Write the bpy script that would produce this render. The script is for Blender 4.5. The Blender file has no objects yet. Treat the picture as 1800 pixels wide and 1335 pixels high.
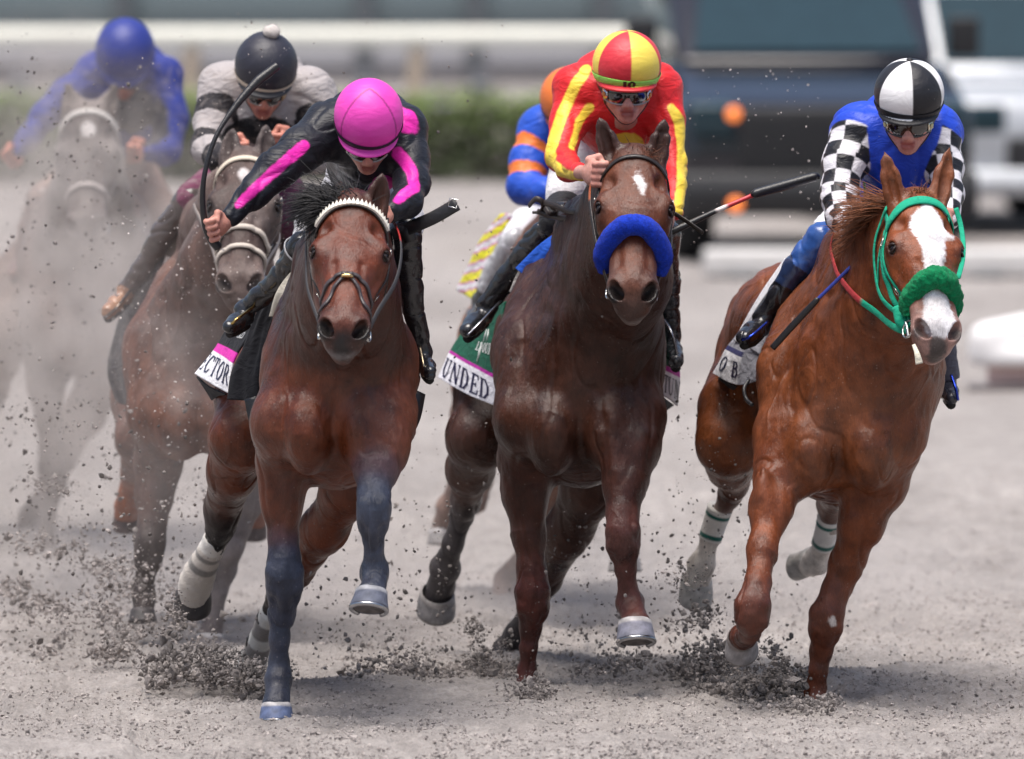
import bpy, bmesh, math, random
import numpy as np
from mathutils import Vector

# ------------------------------------------------------------------ camera, sky, sun, exposure
FPX, CAMZ, VH = 20000.0, 3.0, -300.0
scene = bpy.context.scene
col = scene.collection
cam_d = bpy.data.cameras.new("Camera")
cam = bpy.data.objects.new("Camera", cam_d)
col.objects.link(cam)
scene.camera = cam
PITCH = math.atan((667.5 - VH) / FPX)
cam.location = (0, 0, CAMZ)
cam.rotation_euler = (math.pi / 2 - PITCH, 0, 0)
cam_d.sensor_width = 36.0
cam_d.lens = 36.0 * FPX / 1800.0
cam_d.clip_start = 1.0
cam_d.clip_end = 3000.0
cam_d.dof.use_dof = True
cam_d.dof.focus_distance = 38.9
cam_d.dof.aperture_fstop = 3.3

world = bpy.data.worlds.new("World")
scene.world = world
world.use_nodes = True
wn = world.node_tree.nodes
sky = wn.new("ShaderNodeTexSky")
sky.sky_type = 'NISHITA'
sky.sun_disc = False
SUN_EL, SUN_ROT = math.radians(58), math.radians(150)
sky.sun_elevation = SUN_EL
sky.sun_rotation = SUN_ROT
sky.air_density = 1.0
sky.dust_density = 4.0
sky.ozone_density = 1.0
world.node_tree.links.new(sky.outputs[0], wn["Background"].inputs[0])
wn["Background"].inputs[1].default_value = 0.085
sun_d = bpy.data.lights.new("Sun", 'SUN')
sun_d.energy = 2.7
sun_d.angle = math.radians(42)
sun_d.color = (1.0, 0.955, 0.905)
sun = bpy.data.objects.new("Sun", sun_d)
col.objects.link(sun)
# sun stands up and behind the camera's left shoulder
sdir = Vector((-0.10, -0.22, 0.96))
sun.rotation_euler = sdir.to_track_quat('Z', 'Y').to_euler()
sky.sun_elevation = math.asin(sdir.normalized().z)
sky.sun_rotation = math.atan2(sdir.x, sdir.y)

scene.view_settings.view_transform = 'Standard'
scene.view_settings.look = 'None'
scene.view_settings.gamma = 1.0
scene.view_settings.exposure = 0.92
scene.cycles.volume_bounces = 1
scene.cycles.max_bounces = 6
scene.cycles.use_denoising = True
random.seed(5)
RNG = np.random.default_rng(11)
V3 = lambda *a: np.array(a, float)


def P(u, v, d):
    """world point seen at photo pixel (u,v), at ground distance d from the camera"""
    a = (667.5 - v) / FPX
    b = (u - 900.0) / FPX
    cp, sp = math.cos(PITCH), math.sin(PITCH)
    dy, dz = cp + a * sp, -sp + a * cp
    t = d / dy
    return V3(b * t, d, CAMZ + dz * t)


def nrm(a):
    a = np.asarray(a, float)
    return a / (np.linalg.norm(a) + 1e-12)


# ------------------------------------------------------------------ objects, tags
def link(o, parent=None):
    col.objects.link(o)
    if parent is not None:
        o.parent = parent
    return o


def thing(name, label, cat, group=None, loc=(0, 0, 0)):
    o = bpy.data.objects.new(name, None)
    o.empty_display_size = 0.2
    link(o)
    o.location = loc
    return tag(o, label, cat, group)


def tag(o, label, cat, group=None, kind=None):
    o["label"] = label
    o["category"] = cat
    if group: o["group"] = group
    if kind: o["kind"] = kind
    return o


def structure(o):
    o["kind"] = "structure"
    return o


def mesh_obj(name, V, F, mat, parent=None, colr=None, smooth=True):
    V = np.asarray(V, np.float32)
    if parent is not None:
        V = V - np.array(world_loc(parent), np.float32)
    me = bpy.data.meshes.new(name)
    if isinstance(F, np.ndarray):
        n, k = F.shape
        me.vertices.add(len(V))
        me.vertices.foreach_set("co", V.ravel())
        me.loops.add(n * k)
        me.loops.foreach_set("vertex_index", F.astype(np.int32).ravel())
        me.polygons.add(n)
        me.polygons.foreach_set("loop_start", np.arange(0, n * k, k, dtype=np.int32))
        me.update(calc_edges=True)
    else:
        me.from_pydata([tuple(map(float, p)) for p in V], [], [tuple(map(int, f)) for f in F])
    me.validate()
    me.polygons.foreach_set("use_smooth", np.full(len(me.polygons), smooth))
    if colr is not None:
        colr = np.asarray(colr, np.float32)
        if colr.ndim == 1:
            colr = np.tile(colr, (len(V), 1))
        if colr.shape[1] == 3:
            colr = np.concatenate([colr, np.ones((len(colr), 1), np.float32)], 1)
        at = me.color_attributes.new("Col", 'FLOAT_COLOR', 'POINT')
        at.data.foreach_set("color", colr.ravel())
    me.materials.append(mat)
    o = bpy.data.objects.new(name, me)
    return link(o, parent)


def world_loc(o):
    p = np.zeros(3)
    while o is not None:
        p = p + np.array(o.location)
        o = o.parent
    return p


class MB:
    """collects pieces that make ONE part"""
    def __init__(s): s.V, s.F, s.C, s.n = [], [], [], 0
    def add(s, V, F, c=(1, 1, 1)):
        V = np.asarray(V, float)
        c = np.asarray(c, float)
        if c.ndim == 1: c = np.tile(c[:3], (len(V), 1))
        s.V.append(V); s.C.append(c)
        s.F += [tuple(int(i) + s.n for i in f) for f in F]
        s.n += len(V)
        return s
    def build(s, name, mat, parent=None, smooth=True):
        return mesh_obj(name, np.concatenate(s.V), s.F, mat, parent, np.concatenate(s.C), smooth)


# ------------------------------------------------------------------ numpy noise
def hash3(i, j, k, seed):
    n = (i * 73856093) ^ (j * 19349663) ^ (k * 83492791) ^ (seed * 2654435761 & 0x7fffffff)
    n = (n ^ (n >> 13)) * 1274126177
    n = n & 0x7fffffff
    return ((n ^ (n >> 16)) & 0xffff) / 65535.0


def noise(p, scale, seed=0):
    q = np.asarray(p, float) * scale
    b = np.floor(q).astype(np.int64)
    f = q - b
    f = f * f * (3 - 2 * f)
    r = 0
    for dx in (0, 1):
        for dy in (0, 1):
            for dz in (0, 1):
                w = (f[:, 0] if dx else 1 - f[:, 0]) * (f[:, 1] if dy else 1 - f[:, 1]) * (f[:, 2] if dz else 1 - f[:, 2])
                r = r + w * hash3(b[:, 0] + dx, b[:, 1] + dy, b[:, 2] + dz, seed)
    return r * 2 - 1


def fbm(p, scale, seed=0, o=3):
    r, a = 0, 1.0
    for i in range(o):
        r = r + a * noise(p, scale * 2 ** i, seed + i)
        a *= .5
    return r


def sstep(a, b, x):
    t = np.clip((x - a) / (b - a), 0, 1)
    return t * t * (3 - 2 * t)


# ------------------------------------------------------------------ implicit bodies
def smin(a, b, k):
    h = np.maximum(k - np.abs(a - b), 0) / k
    return np.minimum(a, b) - h * h * k * .25


class Field:
    def __init__(s): s.p = []

    def cap(s, a, b, ra, rb, k=.03, n=None, sc=1.0, sub=False, tag=None):
        a, b = np.asarray(a, float), np.asarray(b, float)
        M = None
        if n is not None:
            n = nrm(n)
            M = np.eye(3) + (1 / sc - 1) * np.outer(n, n)
        r = max(ra, rb) * (max(1, sc) if n is not None else 1)
        s.p.append(dict(t=0, a=a, ba=b - a, ra=ra, rb=rb, k=k, M=M, sub=sub, tag=tag,
                        lo=np.minimum(a, b) - r, hi=np.maximum(a, b) + r))
        return s

    def chain(s, pts, k=.03, kin=None, n=None, sc=1.0, tag=None, sub=False):
        """pts: [(xyz, r)]"""
        for i in range(len(pts) - 1):
            t = tag[i] if isinstance(tag, (list, tuple)) else tag
            s.cap(pts[i][0], pts[i + 1][0], pts[i][1], pts[i + 1][1], k if i == 0 else (kin or k * .6), n, sc, sub, t)
        return s

    def ell(s, c, r, R=None, k=.03, sub=False, tag=None):
        """R: rows are the ellipsoid's axes"""
        c, r = np.asarray(c, float), np.asarray(r, float)
        R = np.eye(3) if R is None else np.asarray(R, float)
        ext = np.sqrt(((R * r[:, None]) ** 2).sum(0))
        s.p.append(dict(t=1, c=c, r=r, R=R, k=k, sub=sub, tag=tag, lo=c - ext, hi=c + ext))
        return s

    def cut(s, c, n, k=.004):
        """remove the half space on the side n points to"""
        s.p.append(dict(t=2, c=np.asarray(c, float), n=nrm(n), k=k, sub=True, tag=None, lo=None, hi=None))
        return s

    @staticmethod
    def ev(q, x, y, z):
        if q['t'] == 0:
            a = q['a']; x, y, z = x - a[0], y - a[1], z - a[2]
            ba = q['ba']
            M = q['M']
            if M is not None:
                x, y, z = (M[0, 0] * x + M[0, 1] * y + M[0, 2] * z, M[1, 0] * x + M[1, 1] * y + M[1, 2] * z,
                           M[2, 0] * x + M[2, 1] * y + M[2, 2] * z)
                ba = M @ ba
            L = float(ba @ ba) + 1e-12
            h = np.clip((x * ba[0] + y * ba[1] + z * ba[2]) / L, 0, 1)
            dx, dy, dz = x - h * ba[0], y - h * ba[1], z - h * ba[2]
            return np.sqrt(dx * dx + dy * dy + dz * dz) - (q['ra'] + (q['rb'] - q['ra']) * h)
        if q['t'] == 1:
            c, R, r = q['c'], q['R'], q['r']
            x, y, z = x - c[0], y - c[1], z - c[2]
            k0 = k1 = 0
            for i in range(3):
                w = (R[i, 0] * x + R[i, 1] * y + R[i, 2] * z) / r[i]
                k0 = k0 + w * w
                k1 = k1 + (w / r[i]) ** 2
            k0 = np.sqrt(k0)
            return k0 * (k0 - 1) / (np.sqrt(k1) + 1e-9)
        n, c = q['n'], q['c']
        return -((x - c[0]) * n[0] + (y - c[1]) * n[1] + (z - c[2]) * n[2])

    def at(s, X):
        X = np.asarray(X, float)
        x, y, z = X[:, 0], X[:, 1], X[:, 2]
        d = np.full(len(X), 5.0)
        for q in s.p:
            e = s.ev(q, x, y, z)
            d = -smin(-d, e, q['k']) if q['sub'] else smin(d, e, q['k'])
        return d

    def grad(s, X, e=.004):
        X = np.asarray(X, float)
        g = np.stack([s.at(X + V3(*(e * np.eye(3)[i]))) - s.at(X - V3(*(e * np.eye(3)[i]))) for i in range(3)], 1)
        return g / (np.linalg.norm(g, axis=1, keepdims=True) + 1e-9)

    def project(s, X, off=0., it=6):
        X = np.array(X, float)
        for _ in range(it):
            d = s.at(X) - off
            X = X - s.grad(X) * d[:, None] * .85
        return X

    def grid(s, h):
        add = [q for q in s.p if not q['sub']]
        lo = np.min([q['lo'] for q in add], 0) - 3 * h
        hi = np.max([q['hi'] for q in add], 0) + 3 * h
        n = np.ceil((hi - lo) / h).astype(int) + 1
        D = np.full(tuple(n), 5.0, np.float32)
        ax = [(lo[i] + h * np.arange(n[i])).astype(np.float32) for i in range(3)]
        for q in s.p:
            m = q['k'] + 2.5 * h
            if q['lo'] is None:
                sl = [slice(0, n[i]) for i in range(3)]
            else:
                sl = []
                for i in range(3):
                    i0 = max(0, int((q['lo'][i] - m - lo[i]) / h))
                    i1 = min(n[i], int((q['hi'][i] + m - lo[i]) / h) + 2)
                    sl.append(slice(i0, max(i1, i0 + 1)))
            e = s.ev(q, ax[0][sl[0]][:, None, None], ax[1][sl[1]][None, :, None], ax[2][sl[2]][None, None, :]).astype(np.float32)
            b = D[tuple(sl)]
            D[tuple(sl)] = -smin(-b, e, np.float32(q['k'])) if q['sub'] else smin(b, e, np.float32(q['k']))
        return D, lo

    def mesh(s, h, smooth=1):
        D, lo = s.grid(h)
        S = D < 0
        c = np.zeros(tuple(np.array(D.shape) - 1), np.uint8)
        for dx in (0, 1):
            for dy in (0, 1):
                for dz in (0, 1):
                    c += S[dx:D.shape[0] - 1 + dx, dy:D.shape[1] - 1 + dy, dz:D.shape[2] - 1 + dz]
        act = (c > 0) & (c < 8)
        I = np.argwhere(act)
        cor = {}
        for dx in (0, 1):
            for dy in (0, 1):
                for dz in (0, 1):
                    cor[dx, dy, dz] = D[I[:, 0] + dx, I[:, 1] + dy, I[:, 2] + dz]
        pos = np.zeros((len(I), 3)); cnt = np.zeros(len(I))
        for a in cor:
            for k in range(3):
                if a[k] == 0:
                    b = list(a); b[k] = 1; b = tuple(b)
                    d0, d1 = cor[a], cor[b]
                    m = (d0 < 0) != (d1 < 0)
                    t = d0[m] / (d0[m] - d1[m])
                    q = np.tile(np.array(a, float), (m.sum(), 1)); q[:, k] = t
                    pos[m] += q; cnt[m] += 1
        V = lo + h * (I + pos / cnt[:, None])
        idx = np.full(act.shape, -1, np.int32)
        idx[act] = np.arange(len(I), dtype=np.int32)
        F = []
        for k in range(3):
            a = [slice(None)] * 3; b = [slice(None)] * 3
            a[k] = slice(0, -1); b[k] = slice(1, None)
            E = np.argwhere(S[tuple(a)] != S[tuple(b)])
            k1, k2 = (k + 1) % 3, (k + 2) % 3
            ok = (E[:, k1] > 0) & (E[:, k2] > 0) & (E[:, k1] < D.shape[k1] - 1) & (E[:, k2] < D.shape[k2] - 1)
            E = E[ok]
            ins = S[E[:, 0], E[:, 1], E[:, 2]]
            q = []
            for o1, o2 in ((-1, -1), (0, -1), (0, 0), (-1, 0)):
                G = E.copy(); G[:, k1] += o1; G[:, k2] += o2
                q.append(idx[G[:, 0], G[:, 1], G[:, 2]])
            q = np.stack(q, 1)
            q[~ins] = q[~ins][:, ::-1]
            F.append(q)
        F = np.concatenate(F)
        F = F[(F >= 0).all(1)]
        for _ in range(smooth):
            V = laplace(V, F, .5)
        return V, F

    def tags(s, V, cols, tau=.012):
        """blend colours of tagged primitives by nearness"""
        W = np.zeros(len(V)); C = np.zeros((len(V), 3))
        x, y, z = V[:, 0], V[:, 1], V[:, 2]
        for q in s.p:
            if q['sub'] or q['tag'] not in cols: continue
            m = ((V > q['lo'] - .12) & (V < q['hi'] + .12)).all(1)
            if not m.any(): continue
            e = s.ev(q, x[m], y[m], z[m])
            w = np.exp(-np.maximum(e, -.02) / tau)
            W[m] += w; C[m] += w[:, None] * np.array(cols[q['tag']])
        return C / np.maximum(W, 1e-12)[:, None]


def laplace(V, F, f):
    A = np.zeros_like(V); n = np.zeros(len(V))
    k = F.shape[1]
    for i in range(k):
        a, b = F[:, i], F[:, (i + 1) % k]
        for j in range(3):
            A[:, j] += np.bincount(a, V[b, j], len(V)) + np.bincount(b, V[a, j], len(V))
        n += np.bincount(a, minlength=len(V)) + np.bincount(b, minlength=len(V))
    return V + (A / np.maximum(n, 1)[:, None] - V) * f


def vnormals(V, F):
    n = np.cross(V[F[:, 2]] - V[F[:, 0]], V[F[:, 3 if F.shape[1] > 3 else 1]] - V[F[:, 1 if F.shape[1] > 3 else 2]])
    N = np.zeros_like(V)
    for i in range(F.shape[1]):
        for j in range(3):
            N[:, j] += np.bincount(F[:, i], n[:, j], len(V))
    return N / (np.linalg.norm(N, axis=1, keepdims=True) + 1e-12)


def paint(C, V, F1, rgb, edge=.004, amp=0.0, sc=60, seed=3):
    """F1: Field whose inside gets colour rgb (a marking with its own outline)"""
    d = F1.at(V)
    if amp: d = d + amp * fbm(V, sc, seed)
    m = sstep(edge, -edge, d)[:, None]
    return C * (1 - m) + m * np.array(rgb)


# ------------------------------------------------------------------ curves, tubes, straps, patches
def crom(pts, n=8, closed=False):
    p = np.asarray(pts, float)
    if len(p) == 2: return p[0] + np.linspace(0, 1, n + 1)[:, None] * (p[1] - p[0])
    q = np.concatenate([[2 * p[0] - p[1]], p, [2 * p[-1] - p[-2]]]) if not closed else np.concatenate([[p[-1]], p, p[:2]])
    out = []
    for i in range(len(q) - 3):
        t = np.linspace(0, 1, n, endpoint=False)[:, None]
        a, b, c, d = q[i:i + 4]
        out.append(.5 * (2 * b + (c - a) * t + (2 * a - 5 * b + 4 * c - d) * t * t + (3 * b - a - 3 * c + d) * t ** 3))
    out = np.concatenate(out)
    return out if closed else np.concatenate([out, p[-1:]])


def frames(p):
    t = np.gradient(p, axis=0)
    t /= np.linalg.norm(t, axis=1, keepdims=True) + 1e-12
    up = V3(0, 0, 1) if abs(t[0][2]) < .9 else V3(1, 0, 0)
    N = []
    n = nrm(up - (up @ t[0]) * t[0])
    for i in range(len(p)):
        n = nrm(n - (n @ t[i]) * t[i])
        N.append(n)
    N = np.array(N)
    return t, N, np.cross(t, N)


def tube_geo(pts, r, n=8, seg=6, flat=1.0, raw=False):
    p = np.asarray(pts, float) if raw else crom(pts, seg)
    t, N, B = frames(p)
    r = np.interp(np.linspace(0, 1, len(p)), np.linspace(0, 1, len(np.atleast_1d(r))), np.atleast_1d(r)) if np.ndim(r) else np.full(len(p), r)
    a = np.linspace(0, 2 * np.pi, n, endpoint=False)
    V = (p[:, None] + r[:, None, None] * (np.cos(a)[None, :, None] * N[:, None] + flat * np.sin(a)[None, :, None] * B[:, None])).reshape(-1, 3)
    F = []
    for i in range(len(p) - 1):
        for j in range(n):
            F.append((i * n + j, i * n + (j + 1) % n, (i + 1) * n + (j + 1) % n, (i + 1) * n + j))
    F.append(tuple(range(n))[::-1]); F.append(tuple((len(p) - 1) * n + j for j in range(n)))
    return V, F


def strap_geo(pts, w, th=.003, field=None, off=.004, seg=6, nrmhint=None, raw=False):
    """flat strap lying on a field's surface (or free, facing nrmhint)"""
    p = np.asarray(pts, float) if raw else crom(pts, seg)
    if field is not None:
        p = field.project(p, off)
        N = field.grad(p)
    else:
        N = np.tile(nrm(nrmhint if nrmhint is not None else (0, -1, 0)), (len(p), 1))
    t = np.gradient(p, axis=0); t /= np.linalg.norm(t, axis=1, keepdims=True) + 1e-12
    B = np.cross(t, N); B /= np.linalg.norm(B, axis=1, keepdims=True) + 1e-12
    N = np.cross(B, t)
    w = np.interp(np.linspace(0, 1, len(p)), np.linspace(0, 1, len(np.atleast_1d(w))), np.atleast_1d(w))[:, None] * .5
    h = th * .5
    prof = [(-1, -.6), (-.85, 1), (.85, 1), (1, -.6), (.9, -1), (-.9, -1)]
    V = np.stack([p + a * w * B + b * h * N for a, b in prof], 1).reshape(-1, 3)
    n = len(prof); F = []
    for i in range(len(p) - 1):
        for j in range(n):
            F.append((i * n + j, i * n + (j + 1) % n, (i + 1) * n + (j + 1) % n, (i + 1) * n + j))
    F.append(tuple(range(n))[::-1]); F.append(tuple((len(p) - 1) * n + j for j in range(n)))
    return V, F


class Patch:
    """smooth sheet through a grid of control points (rows of xyz)"""
    def __init__(s, rows): s.g = np.array(rows, float)
    def _c(s, P4, t):
        a, b, c, d = P4
        return .5 * (2 * b + (c - a) * t + (2 * a - 5 * b + 4 * c - d) * t * t + (3 * b - a - 3 * c + d) * t ** 3)
    def _row(s, pts, t):
        n = len(pts); x = min(max(t, 0), 1) * (n - 1)
        i = min(int(x), n - 2); f = x - i
        g = lambda j: pts[j] if 0 <= j < n else (2 * pts[0] - pts[1] if j < 0 else 2 * pts[-1] - pts[-2])
        return s._c([g(i - 1), g(i), g(i + 1), g(i + 2)], f)
    def at(s, a, b):
        return s._row([s._row(r, a) for r in s.g], b)
    def nor(s, a, b):
        e = .01
        return nrm(np.cross(s.at(min(a + e, 1), b) - s.at(max(a - e, 0), b), s.at(a, min(b + e, 1)) - s.at(a, max(b - e, 0))))
    def geo(s, na, nb, th, colf, wob=0., flip=1):
        A, B = np.linspace(0, 1, na), np.linspace(0, 1, nb)
        T, U, C = [], [], []
        for b in B:
            for a in A:
                p = s.at(a, b); n = s.nor(a, b) * flip
                if wob:
                    p = p + n * wob * (math.sin(a * 9 + b * 4) * .5 + math.sin(a * 17 - b * 7 + 1) * .3)
                T.append(p + n * th * .5); U.append(p - n * th * .5); C.append(colf(a, b))
        V = np.array(T + U); n0 = na * nb; F = []
        for j in range(nb - 1):
            for i in range(na - 1):
                q = (j * na + i, j * na + i + 1, (j + 1) * na + i + 1, (j + 1) * na + i)
                F.append(q if flip > 0 else q[::-1])
                r = tuple(n0 + k for k in q)
                F.append(r[::-1] if flip > 0 else r)
        rim = [i for i in range(na)] + [j * na + na - 1 for j in range(1, nb)] + [(nb - 1) * na + i for i in range(na - 2, -1, -1)] + [j * na for j in range(nb - 2, 0, -1)]
        for i in range(len(rim)):
            a, b = rim[i], rim[(i + 1) % len(rim)]
            F.append((a, a + n0, b + n0, b) if flip > 0 else (a, b, b + n0, a + n0))
        return V, F, np.array(C + C)


GLYPH = {  # strokes (x0,y0,x1,y1,weight) in a unit-high box, serif letters
 'E': (.62, [(.14, 0, .14, 1, 2), (.0, .98, .56, .98, 1), (.0, .02, .58, .02, 1), (.14, .5, .42, .5, 1), (.56, .98, .57, .78, 1), (.58, .02, .6, .24, 1), (.42, .4, .42, .6, 1)]),
 'C': (.74, [(.16, .3, .16, .7, 2), (.18, .7, .36, .97, 1.6), (.36, .97, .58, .93, 1), (.58, .93, .66, .72, 1), (.18, .3, .36, .03, 1.6), (.36, .03, .56, .04, 1), (.56, .04, .68, .24, 1), (.66, .98, .66, .72, 1)]),
 'T': (.66, [(.33, 0, .33, 1, 2), (.0, .98, .66, .98, 1), (.01, .98, .0, .74, 1), (.65, .98, .66, .74, 1), (.2, .02, .46, .02, 1)]),
 'O': (.8, [(.13, .32, .13, .68, 2), (.67, .32, .67, .68, 2), (.14, .68, .32, .97, 1.5), (.32, .97, .5, .97, 1), (.5, .97, .66, .68, 1.5), (.14, .32, .32, .03, 1.5), (.32, .03, .5, .03, 1), (.5, .03, .66, .32, 1.5)]),
 'R': (.74, [(.14, 0, .14, 1, 2), (.0, .98, .42, .98, 1), (.0, .02, .28, .02, 1), (.42, .97, .56, .76, 1.7), (.56, .76, .42, .52, 1.7), (.42, .52, .14, .5, 1), (.36, .5, .66, .04, 1.8), (.62, .02, .74, .02, 1)]),
 'U': (.78, [(.14, .3, .14, 1, 2), (.62, .3, .62, 1, 1), (.0, .98, .28, .98, 1), (.5, .98, .76, .98, 1), (.15, .32, .3, .04, 1.8), (.3, .03, .46, .03, 1.1), (.46, .04, .62, .32, 1.1)]),
 'N': (.82, [(.12, 0, .12, 1, 1), (.14, .98, .66, .04, 2), (.66, 0, .66, 1, 1), (.0, .98, .16, .98, 1), (.0, .02, .24, .02, 1), (.54, .98, .78, .98, 1)]),
 'D': (.8, [(.14, 0, .14, 1, 2), (.0, .98, .4, .98, 1), (.0, .02, .4, .02, 1), (.4, .98, .62, .74, 1.6), (.65, .74, .65, .28, 2), (.62, .28, .4, .02, 1.6)]),
 'L': (.58, [(.14, 0, .14, 1, 2), (.0, .98, .28, .98, 1), (.0, .02, .54, .02, 1), (.54, .02, .56, .24, 1)]),
 'B': (.7, [(.14, 0, .14, 1, 2), (.0, .98, .4, .98, 1), (.0, .02, .42, .02, 1), (.14, .52, .4, .52, 1), (.4, .97, .52, .76, 1.7), (.52, .74, .4, .54, 1.7), (.42, .5, .58, .28, 1.8), (.58, .26, .42, .03, 1.8)]),
 'F': (.6, [(.14, 0, .14, 1, 2), (.0, .98, .56, .98, 1), (.0, .02, .28, .02, 1), (.14, .5, .42, .5, 1), (.56, .98, .57, .76, 1), (.42, .4, .42, .6, 1)]),
 '1': (.34, [(.17, 0, .17, 1, 2.4)]),
 '0': (.72, [(.12, .3, .12, .7, 2.2), (.6, .3, .6, .7, 2.2), (.13, .7, .3, .96, 2), (.3, .96, .44, .96, 2), (.44, .96, .6, .7, 2), (.13, .3, .3, .04, 2), (.3, .04, .44, .04, 2), (.44, .04, .6, .3, 2)]),
 '2': (.6, [(.06, .72, .2, .95, 1.5), (.2, .95, .42, .93, 1.5), (.42, .93, .5, .7, 1.5), (.5, .7, .08, .06, 1.5), (.06, .04, .54, .04, 1.5)]),
 '3': (.58, [(.06, .88, .3, .97, 1.5), (.3, .97, .48, .76, 1.5), (.48, .76, .26, .52, 1.5), (.26, .52, .5, .28, 1.5), (.5, .28, .3, .03, 1.5), (.3, .03, .05, .12, 1.5)]),
}


def text_geo(mb, txt, fmap, wt=.07, rgb=(.02, .02, .06), spacing=.14, aspect=1.0):
    """fmap(x,y,lift) -> xyz, x runs from 0 to 1 along the word, y 0..1 up the letter height"""
    tot = sum(GLYPH[c][0] + spacing if c != ' ' else .5 for c in txt) - spacing
    x0 = 0; k = 0
    for c in txt:
        if c == ' ':
            x0 += .5; continue
        w, st = GLYPH[c]
        for (a, b, e, f, g) in st:
            L = math.hypot(e - a, f - b); ux, uy = (e - a) / L, (f - b) / L
            hw = wt * g * .5
            a2, b2, e2, f2 = a - ux * hw * .3, b - uy * hw * .3, e + ux * hw * .3, f + uy * hw * .3
            px, py = -uy * hw, ux * hw
            k += 1
            lift = .0012 + .0003 * (k % 5)
            n = max(2, int(L * 4) + 1)
            Vs = []
            for i in range(n + 1):
                t = i / n
                for sg in (1, -1):
                    Vs.append(fmap((x0 + a2 + (e2 - a2) * t + sg * px) / tot, b2 + (f2 - b2) * t + sg * py, lift))
            mb.add(Vs, [(2 * i, 2 * i + 1, 2 * i + 3, 2 * i + 2) for i in range(n)], rgb)
        x0 += w + spacing
    return mb

# ------------------------------------------------------------------ materials
class NT:
    def __init__(s, name):
        s.m = bpy.data.materials.new(name); s.m.use_nodes = True
        s.t = s.m.node_tree; s.b = s.t.nodes["Principled BSDF"]
    def n(s, ty, **kw):
        o = s.t.nodes.new(ty)
        for k, v in kw.items(): setattr(o, k, v)
        return o
    def l(s, a, b): s.t.links.new(a, b)
    def set(s, **kw):
        for k, v in kw.items(): s.b.inputs[k.replace('_', ' ')].default_value = v
    def coord(s, scale=(1, 1, 1)):
        g = s.n("ShaderNodeNewGeometry"); mp = s.n("ShaderNodeMapping")
        s.l(g.outputs["Position"], mp.inputs[0]); mp.inputs["Scale"].default_value = scale
        return mp.outputs[0]
    def noise(s, vec, scale, detail=4, rough=.6):
        o = s.n("ShaderNodeTexNoise"); o.inputs["Scale"].default_value = scale
        o.inputs["Detail"].default_value = detail; o.inputs["Roughness"].default_value = rough
        s.l(vec, o.inputs["Vector"]); return o.outputs["Fac"]
    def ramp(s, fac, a, b, ca=(0, 0, 0, 1), cb=(1, 1, 1, 1)):
        o = s.n("ShaderNodeValToRGB"); e = o.color_ramp.elements
        e[0].position, e[1].position, e[0].color, e[1].color = a, b, ca, cb
        s.l(fac, o.inputs[0]); return o.outputs[0]
    def mix(s, fac, a, b, mode='MIX'):
        o = s.n("ShaderNodeMix", data_type='RGBA', blend_type=mode)
        for v, i in ((fac, 0), (a, 6), (b, 7)):
            if isinstance(v, (int, float)): o.inputs[i].default_value = v
            elif isinstance(v, tuple): o.inputs[i].default_value = v if len(v) == 4 else (*v, 1)
            else: s.l(v, o.inputs[i])
        return o.outputs[2]
    def attr(s): 
        o = s.n("ShaderNodeVertexColor"); o.layer_name = "Col"; return o.outputs[0]
    def base(s, c): s.l(c, s.b.inputs["Base Color"])
    def bump(s, h, strength=.3, dist=.01, prev=None):
        o = s.n("ShaderNodeBump"); o.inputs["Strength"].default_value = strength; o.inputs["Distance"].default_value = dist
        s.l(h, o.inputs["Height"])
        if prev is not None: s.l(prev, o.inputs["Normal"])
        return o.outputs[0]
    def normal(s, nrm_): s.l(nrm_, s.b.inputs["Normal"])


def mat_coat(name, dust=.15, spots=0.0, gloss=.42):
    t = NT(name)
    c = t.attr()
    pos = t.coord()
    hair = t.noise(t.coord((1, .35, .18)), 420, 3, .7)
    mid = t.noise(pos, 14, 5, .6)
    big = t.noise(pos, 4.5, 4, .55)
    c = t.mix(1.0, c, t.ramp(hair, .25, .75, (.66, .66, .66, 1), (1.25, 1.25, 1.25, 1)), 'MULTIPLY')
    c = t.mix(1.0, c, t.ramp(mid, .3, .7, (.55, .52, .52, 1), (1.32, 1.3, 1.3, 1)), 'MULTIPLY')
    d = t.ramp(big, .48, .75, (0, 0, 0, 1), (dust, dust, dust, 1))
    lum = t.n('ShaderNodeRGBToBW'); t.l(t.attr(), lum.inputs[0])
    d = t.mix(1.0, d, t.ramp(lum.outputs[0], .008, .035), 'MULTIPLY')
    c = t.mix(d, c, (.34, .29, .27))
    wet = t.ramp(t.noise(t.coord((1, 1, .55)), 7, 4, .6), .46, .62)
    c = t.mix(t.mix(1.0, wet, (.38,) * 3, 'MULTIPLY'), c, t.mix(1.0, c, (.42, .38, .36), 'MULTIPLY'))
    if spots:  # caked specks of thrown dirt
        v = t.n("ShaderNodeTexVoronoi"); v.inputs["Scale"].default_value = 62; t.l(pos, v.inputs["Vector"])
        sp = t.ramp(v.outputs["Distance"], .12, .2, (1, 1, 1, 1), (0, 0, 0, 1))
        gate = t.ramp(t.noise(pos, 31, 2), .52, .6)
        m = t.mix(1.0, sp, gate, 'MULTIPLY'); m = t.mix(1.0, m, (spots,) * 3, 'MULTIPLY')
        c = t.mix(m, c, (.55, .48, .43))
    t.base(c)
    r = t.ramp(mid, .2, .8, (gloss - .06,) * 3 + (1,), (gloss + .14,) * 3 + (1,))
    r = t.mix(t.mix(1.0, wet, (.7,) * 3, 'MULTIPLY'), r, (gloss - .14,) * 3)
    t.l(r, t.b.inputs["Roughness"])
    t.set(Specular_IOR_Level=.34, Sheen_Weight=.0, Sheen_Roughness=.4)
    n = t.bump(t.noise(t.coord((1, 1, .5)), 30, 5, .65), .42, .014)
    n = t.bump(hair, .45, .004, n)
    t.normal(n)
    return t.m


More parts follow.
